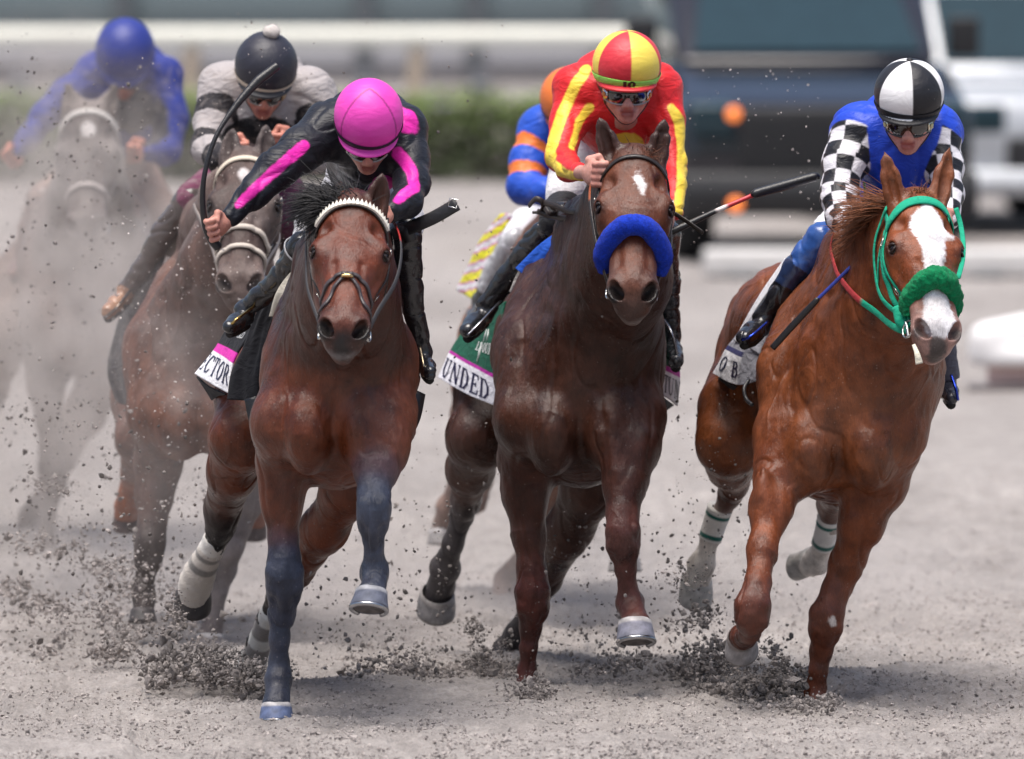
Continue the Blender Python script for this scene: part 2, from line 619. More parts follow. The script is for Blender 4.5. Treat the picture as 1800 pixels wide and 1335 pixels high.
def mat_cloth(name, rough=.62, sheen=.25, wr=.5, sc=22, spec=.35, dirt=.0, mud=.0):
    t = NT(name); c = t.attr(); pos = t.coord()
    w = t.noise(pos, 700, 2)
    c = t.mix(1.0, c, t.ramp(w, .3, .7, (.9,) * 3 + (1,), (1.06,) * 3 + (1,)), 'MULTIPLY')
    if mud:
        v = t.n('ShaderNodeTexVoronoi'); v.inputs['Scale'].default_value = 55; t.l(pos, v.inputs['Vector'])
        mk = t.mix(1.0, t.ramp(v.outputs['Distance'], .06, .13, (1, 1, 1, 1), (0, 0, 0, 1)), t.ramp(t.noise(pos, 17, 2), .52, .62), 'MULTIPLY')
        c = t.mix(t.mix(1.0, mk, (mud,) * 3, 'MULTIPLY'), c, (.30, .26, .24))
    if dirt:
        c = t.mix(t.ramp(t.noise(pos, 24, 5, .7), .5, .72, (0, 0, 0, 1), (dirt,) * 3 + (1,)), c, (.3, .26, .24))
    t.base(c)
    t.set(Roughness=rough, Specular_IOR_Level=spec, Sheen_Weight=sheen)
    wv = t.n("ShaderNodeTexNoise"); wv.inputs["Scale"].default_value = sc; wv.inputs["Detail"].default_value = 3; wv.inputs["Distortion"].default_value = 1.2
    t.l(t.coord((1, 1, 1.9)), wv.inputs["Vector"])
    n = t.bump(wv.outputs["Fac"], wr, .02)
    t.normal(t.bump(w, .1, .002, n))
    return t.m


def mat_plain(name, rough=.5, spec=.5, metal=0., bump=.15, sc=60, var=.2, coat=0.):
    t = NT(name); c = t.attr(); pos = t.coord(); f = t.noise(pos, sc, 5, .65)
    c = t.mix(1.0, c, t.ramp(f, .25, .75, (1 - var,) * 3 + (1,), (1 + var * .6,) * 3 + (1,)), 'MULTIPLY')
    t.base(c); t.set(Roughness=rough, Specular_IOR_Level=spec, Metallic=metal, Coat_Weight=coat)
    t.normal(t.bump(f, bump, .006))
    return t.m


def mat_fuzz(name):
    t = NT(name); c = t.attr(); pos = t.coord(); f = t.noise(pos, 170, 5, .75)
    c = t.mix(1.0, c, t.ramp(f, .3, .7, (.55,) * 3 + (1,), (1.2,) * 3 + (1,)), 'MULTIPLY')
    t.base(c); t.set(Roughness=.9, Specular_IOR_Level=.1, Sheen_Weight=.08)
    t.normal(t.bump(f, .8, .01))
    return t.m


def mat_skin(name):
    t = NT(name); c = t.attr(); pos = t.coord(); f = t.noise(pos, 90, 5, .6)
    c = t.mix(1.0, c, t.ramp(f, .3, .7, (.82, .76, .76, 1), (1.1, 1.06, 1.06, 1)), 'MULTIPLY')
    t.base(c); t.set(Roughness=.5, Specular_IOR_Level=.4, Subsurface_Weight=.1, Subsurface_Radius=(.01, .004, .002), Subsurface_Scale=.5)
    t.normal(t.bump(f, .15, .004))
    return t.m


def mat_soil(name, ground=True):
    t = NT(name); pos = t.coord(); 
    big = t.noise(t.coord((1, .25, 1)), 1.1, 5, .6)
    mid = t.noise(t.coord((1, .5, 1)), 9, 6, .7)
    fine = t.noise(pos, 70, 6, .75)
    c = t.mix(t.ramp(big, .3, .7), (.305, .278, .263), (.44, .405, .386))
    c = t.mix(1.0, c, t.ramp(mid, .25, .75, (.68,) * 3 + (1,), (1.18,) * 3 + (1,)), 'MULTIPLY')
    c = t.mix(1.0, c, t.ramp(fine, .25, .75, (.62,) * 3 + (1,), (1.22,) * 3 + (1,)), 'MULTIPLY')
    t.base(c); t.set(Roughness=.95, Specular_IOR_Level=.12)
    n = t.bump(mid, .5, .05)
    t.normal(t.bump(fine, .7, .02, n))
    return t.m


def mat_clod(name, tone=1.0):
    t = NT(name); c = t.attr(); pos = t.coord(); fine = t.noise(pos, 120, 4, .75)
    c = t.mix(1.0, c, t.ramp(fine, .25, .75, (.55,) * 3 + (1,), (1.25,) * 3 + (1,)), 'MULTIPLY')
    t.base(c); t.set(Roughness=.95, Specular_IOR_Level=.1)
    t.normal(t.bump(fine, .8, .008))
    return t.m


def mat_glass(name, c=(.01, .01, .012), rough=.06, spec=.8):
    t = NT(name); t.set(Base_Color=(*c, 1), Roughness=rough, Specular_IOR_Level=spec, Coat_Weight=.6)
    return t.m


M_COAT = mat_coat("horse_coat", .06, .14, .36)
M_COATD = mat_coat("horse_coat_dusty", .5, .9, .55)
M_SILK = mat_cloth("racing_silk", .46, .03, .38, 15, .3, 0, .55)
M_SILKD = mat_cloth("racing_silk_dusty", .7, .06, .6, 16, .2, .6, .8)
M_TWILL = mat_cloth("breeches_cloth", .6, .05, .4, 22, .35)
M_PAD = mat_cloth("saddle_cloth_fabric", .8, .03, .4, 14, .2)
M_LEATH = mat_plain("leather", .38, .5, 0, .3, 90, .25)
M_BOOT = mat_plain("boot_leather", .24, .55, 0, .35, 22, .3, .15)
M_RUB = mat_plain("rubber", .6, .35, 0, .4, 200, .2)
M_METAL = mat_plain("steel", .25, .6, 1.0, .05, 60, .1)
M_HOOF = mat_plain("horn", .55, .35, 0, .35, 70, .25)
M_BAND = mat_cloth("bandage", .85, .3, .3, 60, .15, .25)
M_WOOL = mat_fuzz("wool")
M_SKIN = mat_skin("skin")
M_HELM = mat_cloth("cap_cover", .48, .03, .22, 9, .4, 0, .5)
M_LENS = mat_glass("goggle_lens", (.012, .011, .012), .08)
M_EYE = mat_glass("eye", (.008, .004, .003), .10, .35)
M_EYE.node_tree.nodes["Principled BSDF"].inputs["Coat Weight"].default_value = 0.0
M_HAIR = mat_plain("hair", .5, .4, 0, .2, 300, .35)
M_SOIL = mat_soil("track_soil")
M_CLOD = mat_clod("clod_soil")
M_PAINT = mat_plain("paint", .4, .5, 0, .08, 8, .1)

# ------------------------------------------------------------------ the ground
def soil_height(p):
    q = p * V3(1, .55, 0)
    r = fbm(p * V3(1.1, 4.2, 0) + .25 * noise(p * V3(1, 1, 0), 2.0, 31)[:, None], 1.0, 33, 3)      # harrow ridges across the track
    g = .020 * fbm(q, 2.3, 4, 3) + .014 * r + .012 * np.abs(fbm(q, 15, 9, 3)) + .008 * noise(p * V3(1, .8, 0), 58, 21)
    pr = noise(p * V3(1, .6, 0), 2.6, 47)                                                             # old hoof prints
    return g - .035 * sstep(.45, .7, pr)


def build_ground():
    # one sheet to the horizon: fine grid where the horses run, coarse beyond
    ys = np.concatenate([[5, 20, 30, 34, 36], np.arange(36.3, 43.5, .028), np.arange(43.5, 52, .07), np.arange(52, 60, .25), np.arange(60, 100, 1.5), [100, 110, 125, 150, 250, 600, 2500]])
    xs = np.concatenate([[-1500, -300, -80, -30, -12, -6, -3.5], np.arange(-2.3, 2.31, .0085), [3.5, 6, 12, 30, 80, 300, 1500]])
    X, Y = np.meshgrid(xs, ys)
    p = np.stack([X.ravel(), Y.ravel(), 0 * X.ravel()], 1)
    near = ((np.abs(p[:, 0]) < 2.5) & (p[:, 1] > 36.2) & (p[:, 1] < 60))
    q = p[near] * V3(1, .55, 1)
    h = soil_height(p[near])
    fade = sstep(60, 50, p[near][:, 1])
    p[near, 2] = (h - .01) * (.25 + .75 * fade)
    n, m = len(ys), len(xs)
    i = np.arange(n * m).reshape(n, m)
    F = np.stack([i[:-1, :-1], i[:-1, 1:], i[1:, 1:], i[1:, :-1]], -1).reshape(-1, 4)
    return structure(mesh_obj("dirt_track", p, F, M_SOIL))


ICO = None
def ico():
    global ICO
    if ICO is None:
        bm = bmesh.new(); bmesh.ops.create_icosphere(bm, subdivisions=1, radius=1)
        bm.verts.ensure_lookup_table()
        ICO = (np.array([v.co[:] for v in bm.verts]), np.array([[v.index for v in f.verts] for f in bm.faces])); bm.free()
    return ICO


def clods(name, pos, size, label, cat, tone=None, flat=.8):
    """many ragged lumps of soil as one object"""
    V0, F0 = ico()
    n = len(pos)
    r = RNG.uniform(.45, 1.25, (n, len(V0)))
    A = RNG.uniform(.5, 1.3, (n, 1, 3))
    V = V0[None] * r[..., None] * A
    th = RNG.uniform(0, 6.28, n); ph = RNG.uniform(0, 6.28, n)
    c, s = np.cos(th), np.sin(th)
    R1 = np.zeros((n, 3, 3)); R1[:, 0, 0] = c; R1[:, 0, 1] = -s; R1[:, 1, 0] = s; R1[:, 1, 1] = c; R1[:, 2, 2] = 1
    c, s = np.cos(ph), np.sin(ph)
    R2 = np.zeros((n, 3, 3)); R2[:, 1, 1] = c; R2[:, 1, 2] = -s; R2[:, 2, 1] = s; R2[:, 2, 2] = c; R2[:, 0, 0] = 1
    V = np.einsum('nij,nvj->nvi', R1 @ R2, V) * np.asarray(size)[:, None, None]
    V = V + np.asarray(pos)[:, None, :]
    F = (F0[None] + (np.arange(n) * len(V0))[:, None, None]).reshape(-1, 3)
    base = np.array([.335, .300, .285])
    t = RNG.uniform(.5, 1.15, n) if tone is None else np.asarray(tone)
    C = np.repeat(base[None] * t[:, None], len(V0), 0)
    o = mesh_obj(name, V.reshape(-1, 3), F, M_CLOD, None, C, smooth=False)
    return tag(o, label, cat, kind="stuff")


def build_dirt():
    # crumbs lying on the track
    n = 64000
    d = 36.35 + 16.5 * RNG.random(n) ** 1.7
    x = RNG.uniform(-2.05, 2.05, n) * d / 39
    sz = (.0026 + .0066 * RNG.random(n) ** 3.2) * np.clip(1.15 - (d - 40) * .05, .45, 1)
    big = RNG.random(n) < .015; sz[big] *= 1.8
    q = np.stack([x, d, 0 * x], 1)
    keep = fbm(q * V3(1, .5, 1), 3, 8) > -.45
    x, d, sz, q = x[keep], d[keep], sz[keep], q[keep]
    h = soil_height(q) - .01
    clods("loose_soil", np.stack([x, d, h + sz * .3], 1), sz, "loose grey crumbs of soil lying on the dirt track under the horses", "soil",
          RNG.uniform(.75, 1.5, len(x)))
    # sprays kicked up by the hooves: (u, v, dist, spread u, up v, n)
    pos, sz, tone = [], [], []
    def plume(u, v, d, su, hv, n, s=.010, lean=0., dk=1.0, sd=.22):
        t = RNG.random(n) ** 2.2
        # lumpy clumps: scatter round a few sub-centres
        k = 14
        cu = RNG.normal(0, su, k); ct = RNG.random(k) ** 1.7
        w = RNG.integers(0, k, n)
        uu = u + cu[w] * (.45 + .5 * ct[w]) + RNG.normal(0, su * .22, n) + lean * ct[w] * hv
        vv = v - ct[w] * hv * (.5 + .5 * np.exp(-(cu[w] / su) ** 2)) + RNG.normal(0, 10, n)
        dd = d + RNG.normal(0, sd, n)
        for a, b, c, e in zip(uu, vv, dd, ct[w]):
            p = P(a, b, c)
            p[2] = max(p[2], -.005 + .012 * RNG.random())
            pos.append(p); sz.append(s * min(2.2, .20 + .42 * RNG.exponential(1.0)) * (1.15 - .5 * e)); tone.append(RNG.uniform(.5, 1.3) * (dk + .06))
    plume(440, 1208, 39.6, 45, 60, 1900, .0095, -.2, .72)
    plume(350, 1200, 39.7, 62, 75, 1500, .0095, .1, .75)
    plume(310, 1185, 39.9, 45, 130, 600, .0115, 0, .72)
    plume(220, 1150, 40.8, 80, 130, 1100, .0085, -.2, 1.0)
    plume(90, 1085, 42.0, 105, 260, 1500, .0085, -.1, 1.05, .5)
    plume(60, 1150, 41.0, 80, 100, 500, .0085, 0, 1.1, .5)
    plume(290, 1110, 41.6, 90, 150, 600, .0085, 0, 1.0, .4)
    plume(740, 1212, 40.3, 80, 85, 1800, .0085, -.2, .82)
    plume(860, 1195, 40.5, 50, 95, 1500, .0092, -.2, .8)
    plume(930, 1234, 39.5, 55, 34, 1200, .0085, .3, .8)
    plume(1250, 1198, 40.2, 80, 130, 1900, .0092, -.1, .85)
    plume(1385, 1215, 39.5, 30, 88, 1100, .011, -.2, .62)
    plume(1320, 1226, 39.5, 66, 55, 1500, .0100, -.2, .65)
    plume(1410, 1248, 38.9, 60, 24, 900, .0078, .2, .8)
    plume(1225, 1105, 40.3, 50, 130, 380, .0075, -.2, .85, .5)
    plume(640, 1190, 40.4, 70, 100, 500, .0070, .1, .9, .4)
    plume(1050, 1190, 40.4, 70, 90, 500, .0070, .1, .9, .4)
    plume(200, 1000, 41.5, 130, 330, 900, .0062, -.1, 1.1, .6)
    clods("kicked_up_dirt", pos, sz, "dark clumps of dirt bursting up around the galloping hooves", "dirt", tone)
    # single lumps in the air
    pos, sz, tone = [], [], []
    def fly(u0, u1, v0, v1, d0, d1, n, s0, s1, dk=1.0):
        for _ in range(n):
            p = P(RNG.uniform(u0, u1), RNG.uniform(v0, v1), RNG.uniform(d0, d1))
            if p[2] < .02: continue
            pos.append(p); sz.append(s0 + (s1 - s0) * RNG.random() ** 3); tone.append(RNG.uniform(.4, 1.1) * dk)
    fly(0, 360, 700, 1150, 39.5, 43, 1100, .0018, .012, .95)
    fly(0, 260, 100, 800, 40.5, 45, 900, .0014, .009, .9)
    fly(480, 1230, 300, 1000, 39.4, 41.5, 420, .0012, .0065, .85)
    fly(0, 900, 20, 400, 40.5, 44, 420, .0010, .0050, .8)
    fly(520, 1500, 1000, 1190, 39.2, 42, 900, .0014, .0075, .95)
    fly(180, 460, 900, 1150, 39.3, 41, 160, .0025, .011, .9)
    fly(530, 800, 880, 1190, 39.3, 41.2, 330, .0022, .011, .9)
    fly(700, 900, 420, 900, 39.3, 41, 60, .0025, .009, .8)
    fly(960, 1200, 900, 1190, 39.5, 41, 260, .0022, .010, .9)
    fly(1180, 1330, 690, 1190, 39.5, 41, 300, .0022, .009, .9)
    fly(1000, 1480, 1080, 1200, 39.3, 41, 150, .0022, .009, .85)
    fly(440, 860, 30, 330, 40.0, 42, 60, .002, .007, .9)
    fly(1190, 1440, 120, 420, 40, 42, 130, .0015, .005, 2.3)
    fly(1500, 1800, 1100, 1250, 39, 40, 60, .002, .006, .9)
    fly(200, 460, 380, 800, 40.6, 41.2, 300, .0015, .0058, 2.4)
    fly(150, 520, 60, 500, 40.4, 41.4, 160, .0012, .0045, 2.4)
    clods("flying_clods", pos, sz, "small clods and grains of dirt hanging in the air between the horses", "dirt", tone)


# ------------------------------------------------------------------ behind the track
def box_geo(c, s, yaw=0., bev=.0):
    bm = bmesh.new()
    bmesh.ops.create_cube(bm, size=1)
    for v in bm.verts: v.co = Vector((v.co.x * s[0], v.co.y * s[1], v.co.z * s[2]))
    if bev: bmesh.ops.bevel(bm, geom=bm.edges[:] + bm.verts[:], offset=bev, segments=3, profile=.5, affect='EDGES')
    cy, sy = math.cos(yaw), math.sin(yaw)
    V = [(v.co.x * cy - v.co.y * sy + c[0], v.co.x * sy + v.co.y * cy + c[1], v.co.z + c[2]) for v in bm.verts]
    bm.verts.index_update()
    F = [[v.index for v in f.verts] for f in bm.faces]; bm.free()
    return np.array(V), F


def build_hedge():
    y0, y1 = 96.5, 97.6
    h0 = thing("hedge", "long low clipped green hedge along the far side of the dirt track", "hedge", loc=(-1, 97, 0))
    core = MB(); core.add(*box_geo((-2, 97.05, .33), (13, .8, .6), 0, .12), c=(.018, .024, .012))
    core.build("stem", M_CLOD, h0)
    n = 26000
    x = RNG.uniform(-8.6, 5, n); y = RNG.uniform(96.45, 97.55, n); z = RNG.uniform(.01, .74, n)
    side = RNG.random(n)
    y = np.where(side < .62, 96.5 + RNG.exponential(.06, n) - .05, y)
    z = np.where(side >= .62, .70 + RNG.normal(0, .035, n), z)
    lump = fbm(np.stack([x, y * 0, z], 1), 2.2, 5)
    y = y - .1 * lump; z = z * (1 + .06 * lump)
    c0 = np.stack([x, y, z], 1)
    a = RNG.normal(size=(n, 3)); a /= np.linalg.norm(a, axis=1, keepdims=True)
    b = np.cross(a, RNG.normal(size=(n, 3))); b /= np.linalg.norm(b, axis=1, keepdims=True)
    L = RNG.uniform(.018, .04, n)[:, None]
    V = np.stack([c0 - a * L, c0 + b * L * .55, c0 + a * L, c0 - b * L * .55], 1).reshape(-1, 3)
    F = np.arange(4 * n).reshape(n, 4)
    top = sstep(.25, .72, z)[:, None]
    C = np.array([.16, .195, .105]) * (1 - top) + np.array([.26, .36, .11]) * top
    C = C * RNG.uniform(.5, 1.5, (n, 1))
    dead = RNG.random(n) < .26
    C[dead] = np.array([.40, .36, .33]) * RNG.uniform(.6, 1.3, (dead.sum(), 1))
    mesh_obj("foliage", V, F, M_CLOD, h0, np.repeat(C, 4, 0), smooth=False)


def build_rails():
    d = 101.0
    t = thing("rail_fence", "white rail fence on tan posts running behind the hedge", "fence", loc=(-1, d, 0))
    z1, z0 = P(0, 48, d)[2], P(0, 84, d)[2]
    xr = P(1222, 60, d)[0]
    m = MB()
    r = (z1 - z0) / 2
    m.add(*tube_geo([(-9, d, z0 + r), (0, d, z0 + r), (xr, d, z0 + r)], r, 14, 10), c=(.68, .67, .59))
    m.build("rail", M_PAINT, t)
    for u in (-75, 322, 718, 1110):
        x = P(u, 100, d)[0]
        pm = MB(); pm.add(*tube_geo([(x, d + .05, -.02), (x + .05, d + .05, z0 * .6), (x + .08, d + .02, z0 + .02)], [.085, .08, .075], 10, 5), c=(.5, .4, .3))
        pm.build("post", M_PAINT, t)
    # service road, far wall
    yy = [98.3, 112, 128]
    V = []
    for y in yy: V += [(-20, y, .012), (14, y, .012)]
    structure(mesh_obj("service_road", V, [(0, 1, 3, 2), (2, 3, 5, 4)], mat_const("asphalt", (.30, .295, .31), .8), None))
    w = thing("panel_wall", "long low grey-teal panel wall with dark posts beyond the white rail", "wall", loc=(-2, 134, 0))
    m = MB(); m.add(*box_geo((-2, 134, .95), (30, .2, 1.9)), c=(.13, .165, .175))
    m.build("panel", M_PAINT, w)
    m = MB(); m.add(*box_geo((-2, 133.85, .3), (30, .1, .62)), c=(.29, .285, .30))
    m.build("plinth", M_PAINT, w)
    for u in (-160, 215, 640, 835, 1060):
        x = P(u, 0, 133.8)[0]
        m = MB(); m.add(*box_geo((x, 133.8, 1.0), (.2, .12, 2.0), 0, .02), c=(.1, .11, .12))
        m.build("post", M_PAINT, w)
    lab = {36: "dark bollard on the service road, leftmost, behind the horse in dust", 640: "dark bollard on the service road above the pink cap",
           845: "dark bollard on the service road between the pink cap and the red and yellow cap"}
    for u in lab:
        p = P(u, 165, 110)
        m = MB(); m.add(*tube_geo([(p[0], 110, -.02), (p[0], 110, .5), (p[0], 110, .62), (p[0], 110, .66)], [.085, .085, .07, .01], 14, 3), c=(.09, .09, .1))
        m.add(*tube_geo([(p[0], 110, .52), (p[0], 110, .56)], [.09, .09], 14, 2), c=(.3, .3, .3))
        tag(m.build("bollard", M_PAINT), lab[u], "bollard", "dark bollards on the service road")


def mat_const(name, c, rough=.5, spec=.4, metal=0., coat=0.):
    t = NT(name); f = t.noise(t.coord(), 6, 4)
    t.base(t.mix(1.0, (*c, 1), t.ramp(f, .3, .7, (.88,) * 3 + (1,), (1.08,) * 3 + (1,)), 'MULTIPLY'))
    t.set(Roughness=rough, Specular_IOR_Level=spec, Metallic=metal, Coat_Weight=coat)
    return t.m


def build_vehicles():
    paint_d = mat_const("navy_paint", (.010, .0105, .016), .12, .45, 0, .6)
    paint_w = mat_const("white_paint", (.46, .48, .51), .2, .5, 0, .6)
    glass = mat_const("car_glass", (.014, .034, .045), .14, .3, 0, .1)
    black = mat_const("black_plastic", (.022, .022, .024), .55)
    tyre_m = mat_const("tyre_rubber", (.02, .02, .022), .85)
    steel = mat_const("wheel_steel", (.5, .5, .52), .3, .5, 1.)
    amber = NT("amber_lamp"); amber.set(Base_Color=(.9, .22, .04, 1), Emission_Color=(1, .26, .06, 1), Emission_Strength=.7, Roughness=.3)
    amber = amber.m

    def prism(name, prof, x0, x1, mat, parent, o, bev=.05):
        """side profile (y,z) swept along x; o maps local to world"""
        bm = bmesh.new()
        a = [bm.verts.new((x0, y, z)) for y, z in prof]; b = [bm.verts.new((x1, y, z)) for y, z in prof]
        n = len(prof)
        bm.faces.new(a[::-1]); bm.faces.new(b)
        for i in range(n): bm.faces.new((a[i], a[(i + 1) % n], b[(i + 1) % n], b[i]))
        bmesh.ops.recalc_face_normals(bm, faces=bm.faces[:])
        if bev: bmesh.ops.bevel(bm, geom=bm.edges[:], offset=bev, segments=3, profile=.6, affect='EDGES')
        bm.verts.index_update()
        V = [o(*v.co) for v in bm.verts]; F = [[v.index for v in f.verts] for f in bm.faces]; bm.free()
        ob = mesh_obj(name, V, F, mat, parent, None, smooth=False)
        for p in ob.data.polygons: p.use_smooth = True
        return ob

    def wheel(parent, o, x, y, r, w):
        V, F = tube_geo([o(x - w / 2, y, r), o(x - w / 2 + .03, y, r), o(x + w / 2 - .03, y, r), o(x + w / 2, y, r)], [r * .9, r, r, r * .9], 28, raw=True)
        t = mesh_obj("wheel", V, F, tyre_m, parent)
        s = w / 2 + .005
        for sg in (-1, 1):
            V, F = tube_geo([o(x + sg * (s - .05), y, r), o(x + sg * s, y, r), o(x + sg * (s + .01), y, r)], [r * .62, r * .6, r * .2], 20, raw=True)
        mesh_obj("rim", V, F, steel, t)

    def vehicle(name, label, cat, x, d, yaw, kind):
        cy, sy = math.cos(yaw), math.sin(yaw)
        o = lambda a, b, c: (x + a * cy - b * sy, d + a * sy + b * cy, c)
        t = thing(name, label, cat, loc=(x, d, 0))
        body = paint_d if kind == 'truck' else paint_w
        hw = 1.02 if kind == 'truck' else .98
        if kind == 'truck':
            prism("body", [(0, .42), (-.03, .75), (.0, 1.0), (.12, 1.12), (1.28, 1.37), (5.4, 1.37), (5.45, .5), (4.6, .45), (1.6, .45)], -hw, hw, body, t, o, .14)
            prism("cab", [(1.15, 1.36), (1.95, 1.88), (2.3, 1.95), (3.6, 1.93), (3.95, 1.36)], -hw + .1, hw - .1, body, t, o, .07)
            # windscreen and side glass stand a little proud of the cab
            V = [o(-.80, 1.265, 1.43), o(.80, 1.265, 1.43), o(.70, 1.86, 1.84), o(-.70, 1.86, 1.84)]
            V += [tuple(np.array(p) + np.array(o(0, -.02, .025)) - np.array(o(0, 0, 0))) for p in V]
            mesh_obj("windscreen", V, [(4, 5, 6, 7), (3, 2, 1, 0), (0, 1, 5, 4), (1, 2, 6, 5), (2, 3, 7, 6), (3, 0, 4, 7)], glass, t, None, False)
            gr = prism("grille", [(-.075, .62), (-.09, 1.08), (-.02, 1.1), (-.02, .62)], -.62, .62, black, t, o, .02)
            for k in range(4):
                prism("grille_bar", [(-.11, .68 + .1 * k), (-.11, .71 + .1 * k), (-.07, .71 + .1 * k), (-.07, .68 + .1 * k)], -.6, .6, black, gr, o, .006)
            prism("bumper", [(-.16, .34), (-.2, .5), (-.16, .64), (.1, .64), (.1, .34)], -hw - .01, hw + .01, black, t, o, .04)
            for sg in (-1, 1):
                l = prism("headlight", [(-.05, .88), (-.06, 1.1), (.1, 1.14), (.1, .86)], sg * .8 - .16, sg * .8 + .16, glass, t, o, .03)
                for zz, yy in ((1.04, -.09), (.42, -.225)):
                    V, F = tube_geo([o(sg * .66, yy + .06, zz), o(sg * .66, yy + .02, zz), o(sg * .66, yy, zz)], [.047, .045, .022], 16, raw=True)
                    mesh_obj("marker_lamp", V, F, amber, t)
                prism("mirror", [(1.5, 1.4), (1.48, 1.68), (1.6, 1.68), (1.6, 1.4)], sg * 1.14 - .11, sg * 1.14 + .11, black, t, o, .03)
                for wy in (.95, 4.4): wheel(t, o, sg * .86, wy, .42, .28)
        else:
            prism("body", [(0, .4), (-.05, .8), (.02, 1.02), (.9, 1.16), (5.3, 1.2), (5.35, .42)], -hw, hw, body, t, o, .1)
            prism("cab", [(.85, 1.14), (1.6, 1.86), (2.0, 2.15), (5.2, 2.2), (5.3, 1.2)], -hw + .03, hw - .03, body, t, o, .1)
            V = [o(-.80, .99, 1.24), o(.80, .99, 1.24), o(.74, 1.52, 1.75), o(-.74, 1.52, 1.75)]
            V += [tuple(np.array(p) + np.array(o(0, -.03, .03)) - np.array(o(0, 0, 0))) for p in V]
            mesh_obj("windscreen", V, [(4, 5, 6, 7), (3, 2, 1, 0), (0, 1, 5, 4), (1, 2, 6, 5), (2, 3, 7, 6), (3, 0, 4, 7)], glass, t, None, False)
            prism("grille", [(-.08, .5), (-.08, .72), (0, .74), (0, .5)], -.6, .6, black, t, o, .02)
            prism("bumper", [(-.12, .3), (-.16, .4), (-.1, .5), (.1, .5), (.1, .3)], -hw - .01, hw + .01, body, t, o, .03)
            for sg in (-1, 1):
                prism("headlight", [(-.05, .76), (-.04, .96), (.14, 1.0), (.14, .74)], sg * .76 - .15, sg * .76 + .15, glass, t, o, .03)
                prism("window", [(1.7, 1.3), (1.95, 1.8), (3.0, 1.8), (3.0, 1.3)], sg * .955 - .02, sg * .955 + .02, glass, t, o, .008)
                prism("mirror", [(1.15, 1.2), (1.13, 1.48), (1.25, 1.48), (1.25, 1.2)], sg * 1.1 - .1, sg * 1.1 + .1, black, t, o, .03)
                for wy in (.95, 4.3): wheel(t, o, sg * .84, wy, .36, .24)
        return t
    d = 78.5
    vehicle("pickup_truck", "dark navy pickup truck with amber marker lamps following behind the riders", "truck", P(1455, 300, d)[0], d, math.radians(5), 'truck')
    d2 = 84.0
    vehicle("white_van", "white van parked behind the dark pickup truck at the right edge", "van", P(1905, 300, d2)[0], d2, math.radians(14), 'van')
    # white kerb board on the track in front of the truck
    dk = 76.0
    a, b = P(1236, 460, dk), P(1840, 460, dk)
    m = MB(); m.add(*box_geo(((a[0] + b[0]) / 2, dk, .105), (b[0] - a[0], .25, .19), 0, .03), c=(.6, .58, .56))
    m.build("face", M_PAINT, tag_thing := thing("kerb_board", "low white kerb board lying on the track below the dark truck", "barrier", loc=((a[0] + b[0]) / 2, dk, 0)))
    m = MB()
    for k in range(5):
        m.add(*box_geo((a[0] + .25 + k * .55, dk + .02, .012), (.18, .4, .03)), c=(.06, .06, .06))
    m.build("foot", M_PAINT, tag_thing)
    # white rounded end of the inner rail with pink board
    de = 60000 / (686 + 300)
    t = thing("rail_end", "white rounded rail end over a faded pink board at the right edge", "barrier", loc=(P(1780, 680, de)[0], de, 0))
    f = Field()
    a = P(1735, 598, de); b = P(1960, 568, de + .1)
    f.cap(a, b, .10, .15, .03)
    f.ell(P(1800, 628, de), (.30, .13, .10), k=.06)
    f.cut(P(1800, 643, de), (0, 0, -1))
    V, F = f.mesh(.014, 2)
    mesh_obj("cap", V, F, M_PAINT, t, (.74, .72, .71))
    m = MB(); c = P(1880, 650, de)
    m.add(*box_geo((c[0] - .02, de + .02, .105), (.84, .1, .15), 0, .015), c=(.56, .40, .37))
    m.build("board", M_PAINT, t)
    m = MB(); m.add(*box_geo((c[0] - .05, de, .013), (.98, .22, .034), 0, .008), c=(.12, .1, .1)); m.build("foot", M_PAINT, t)


build_ground()
build_dirt()
build_hedge()
build_rails()
build_vehicles()

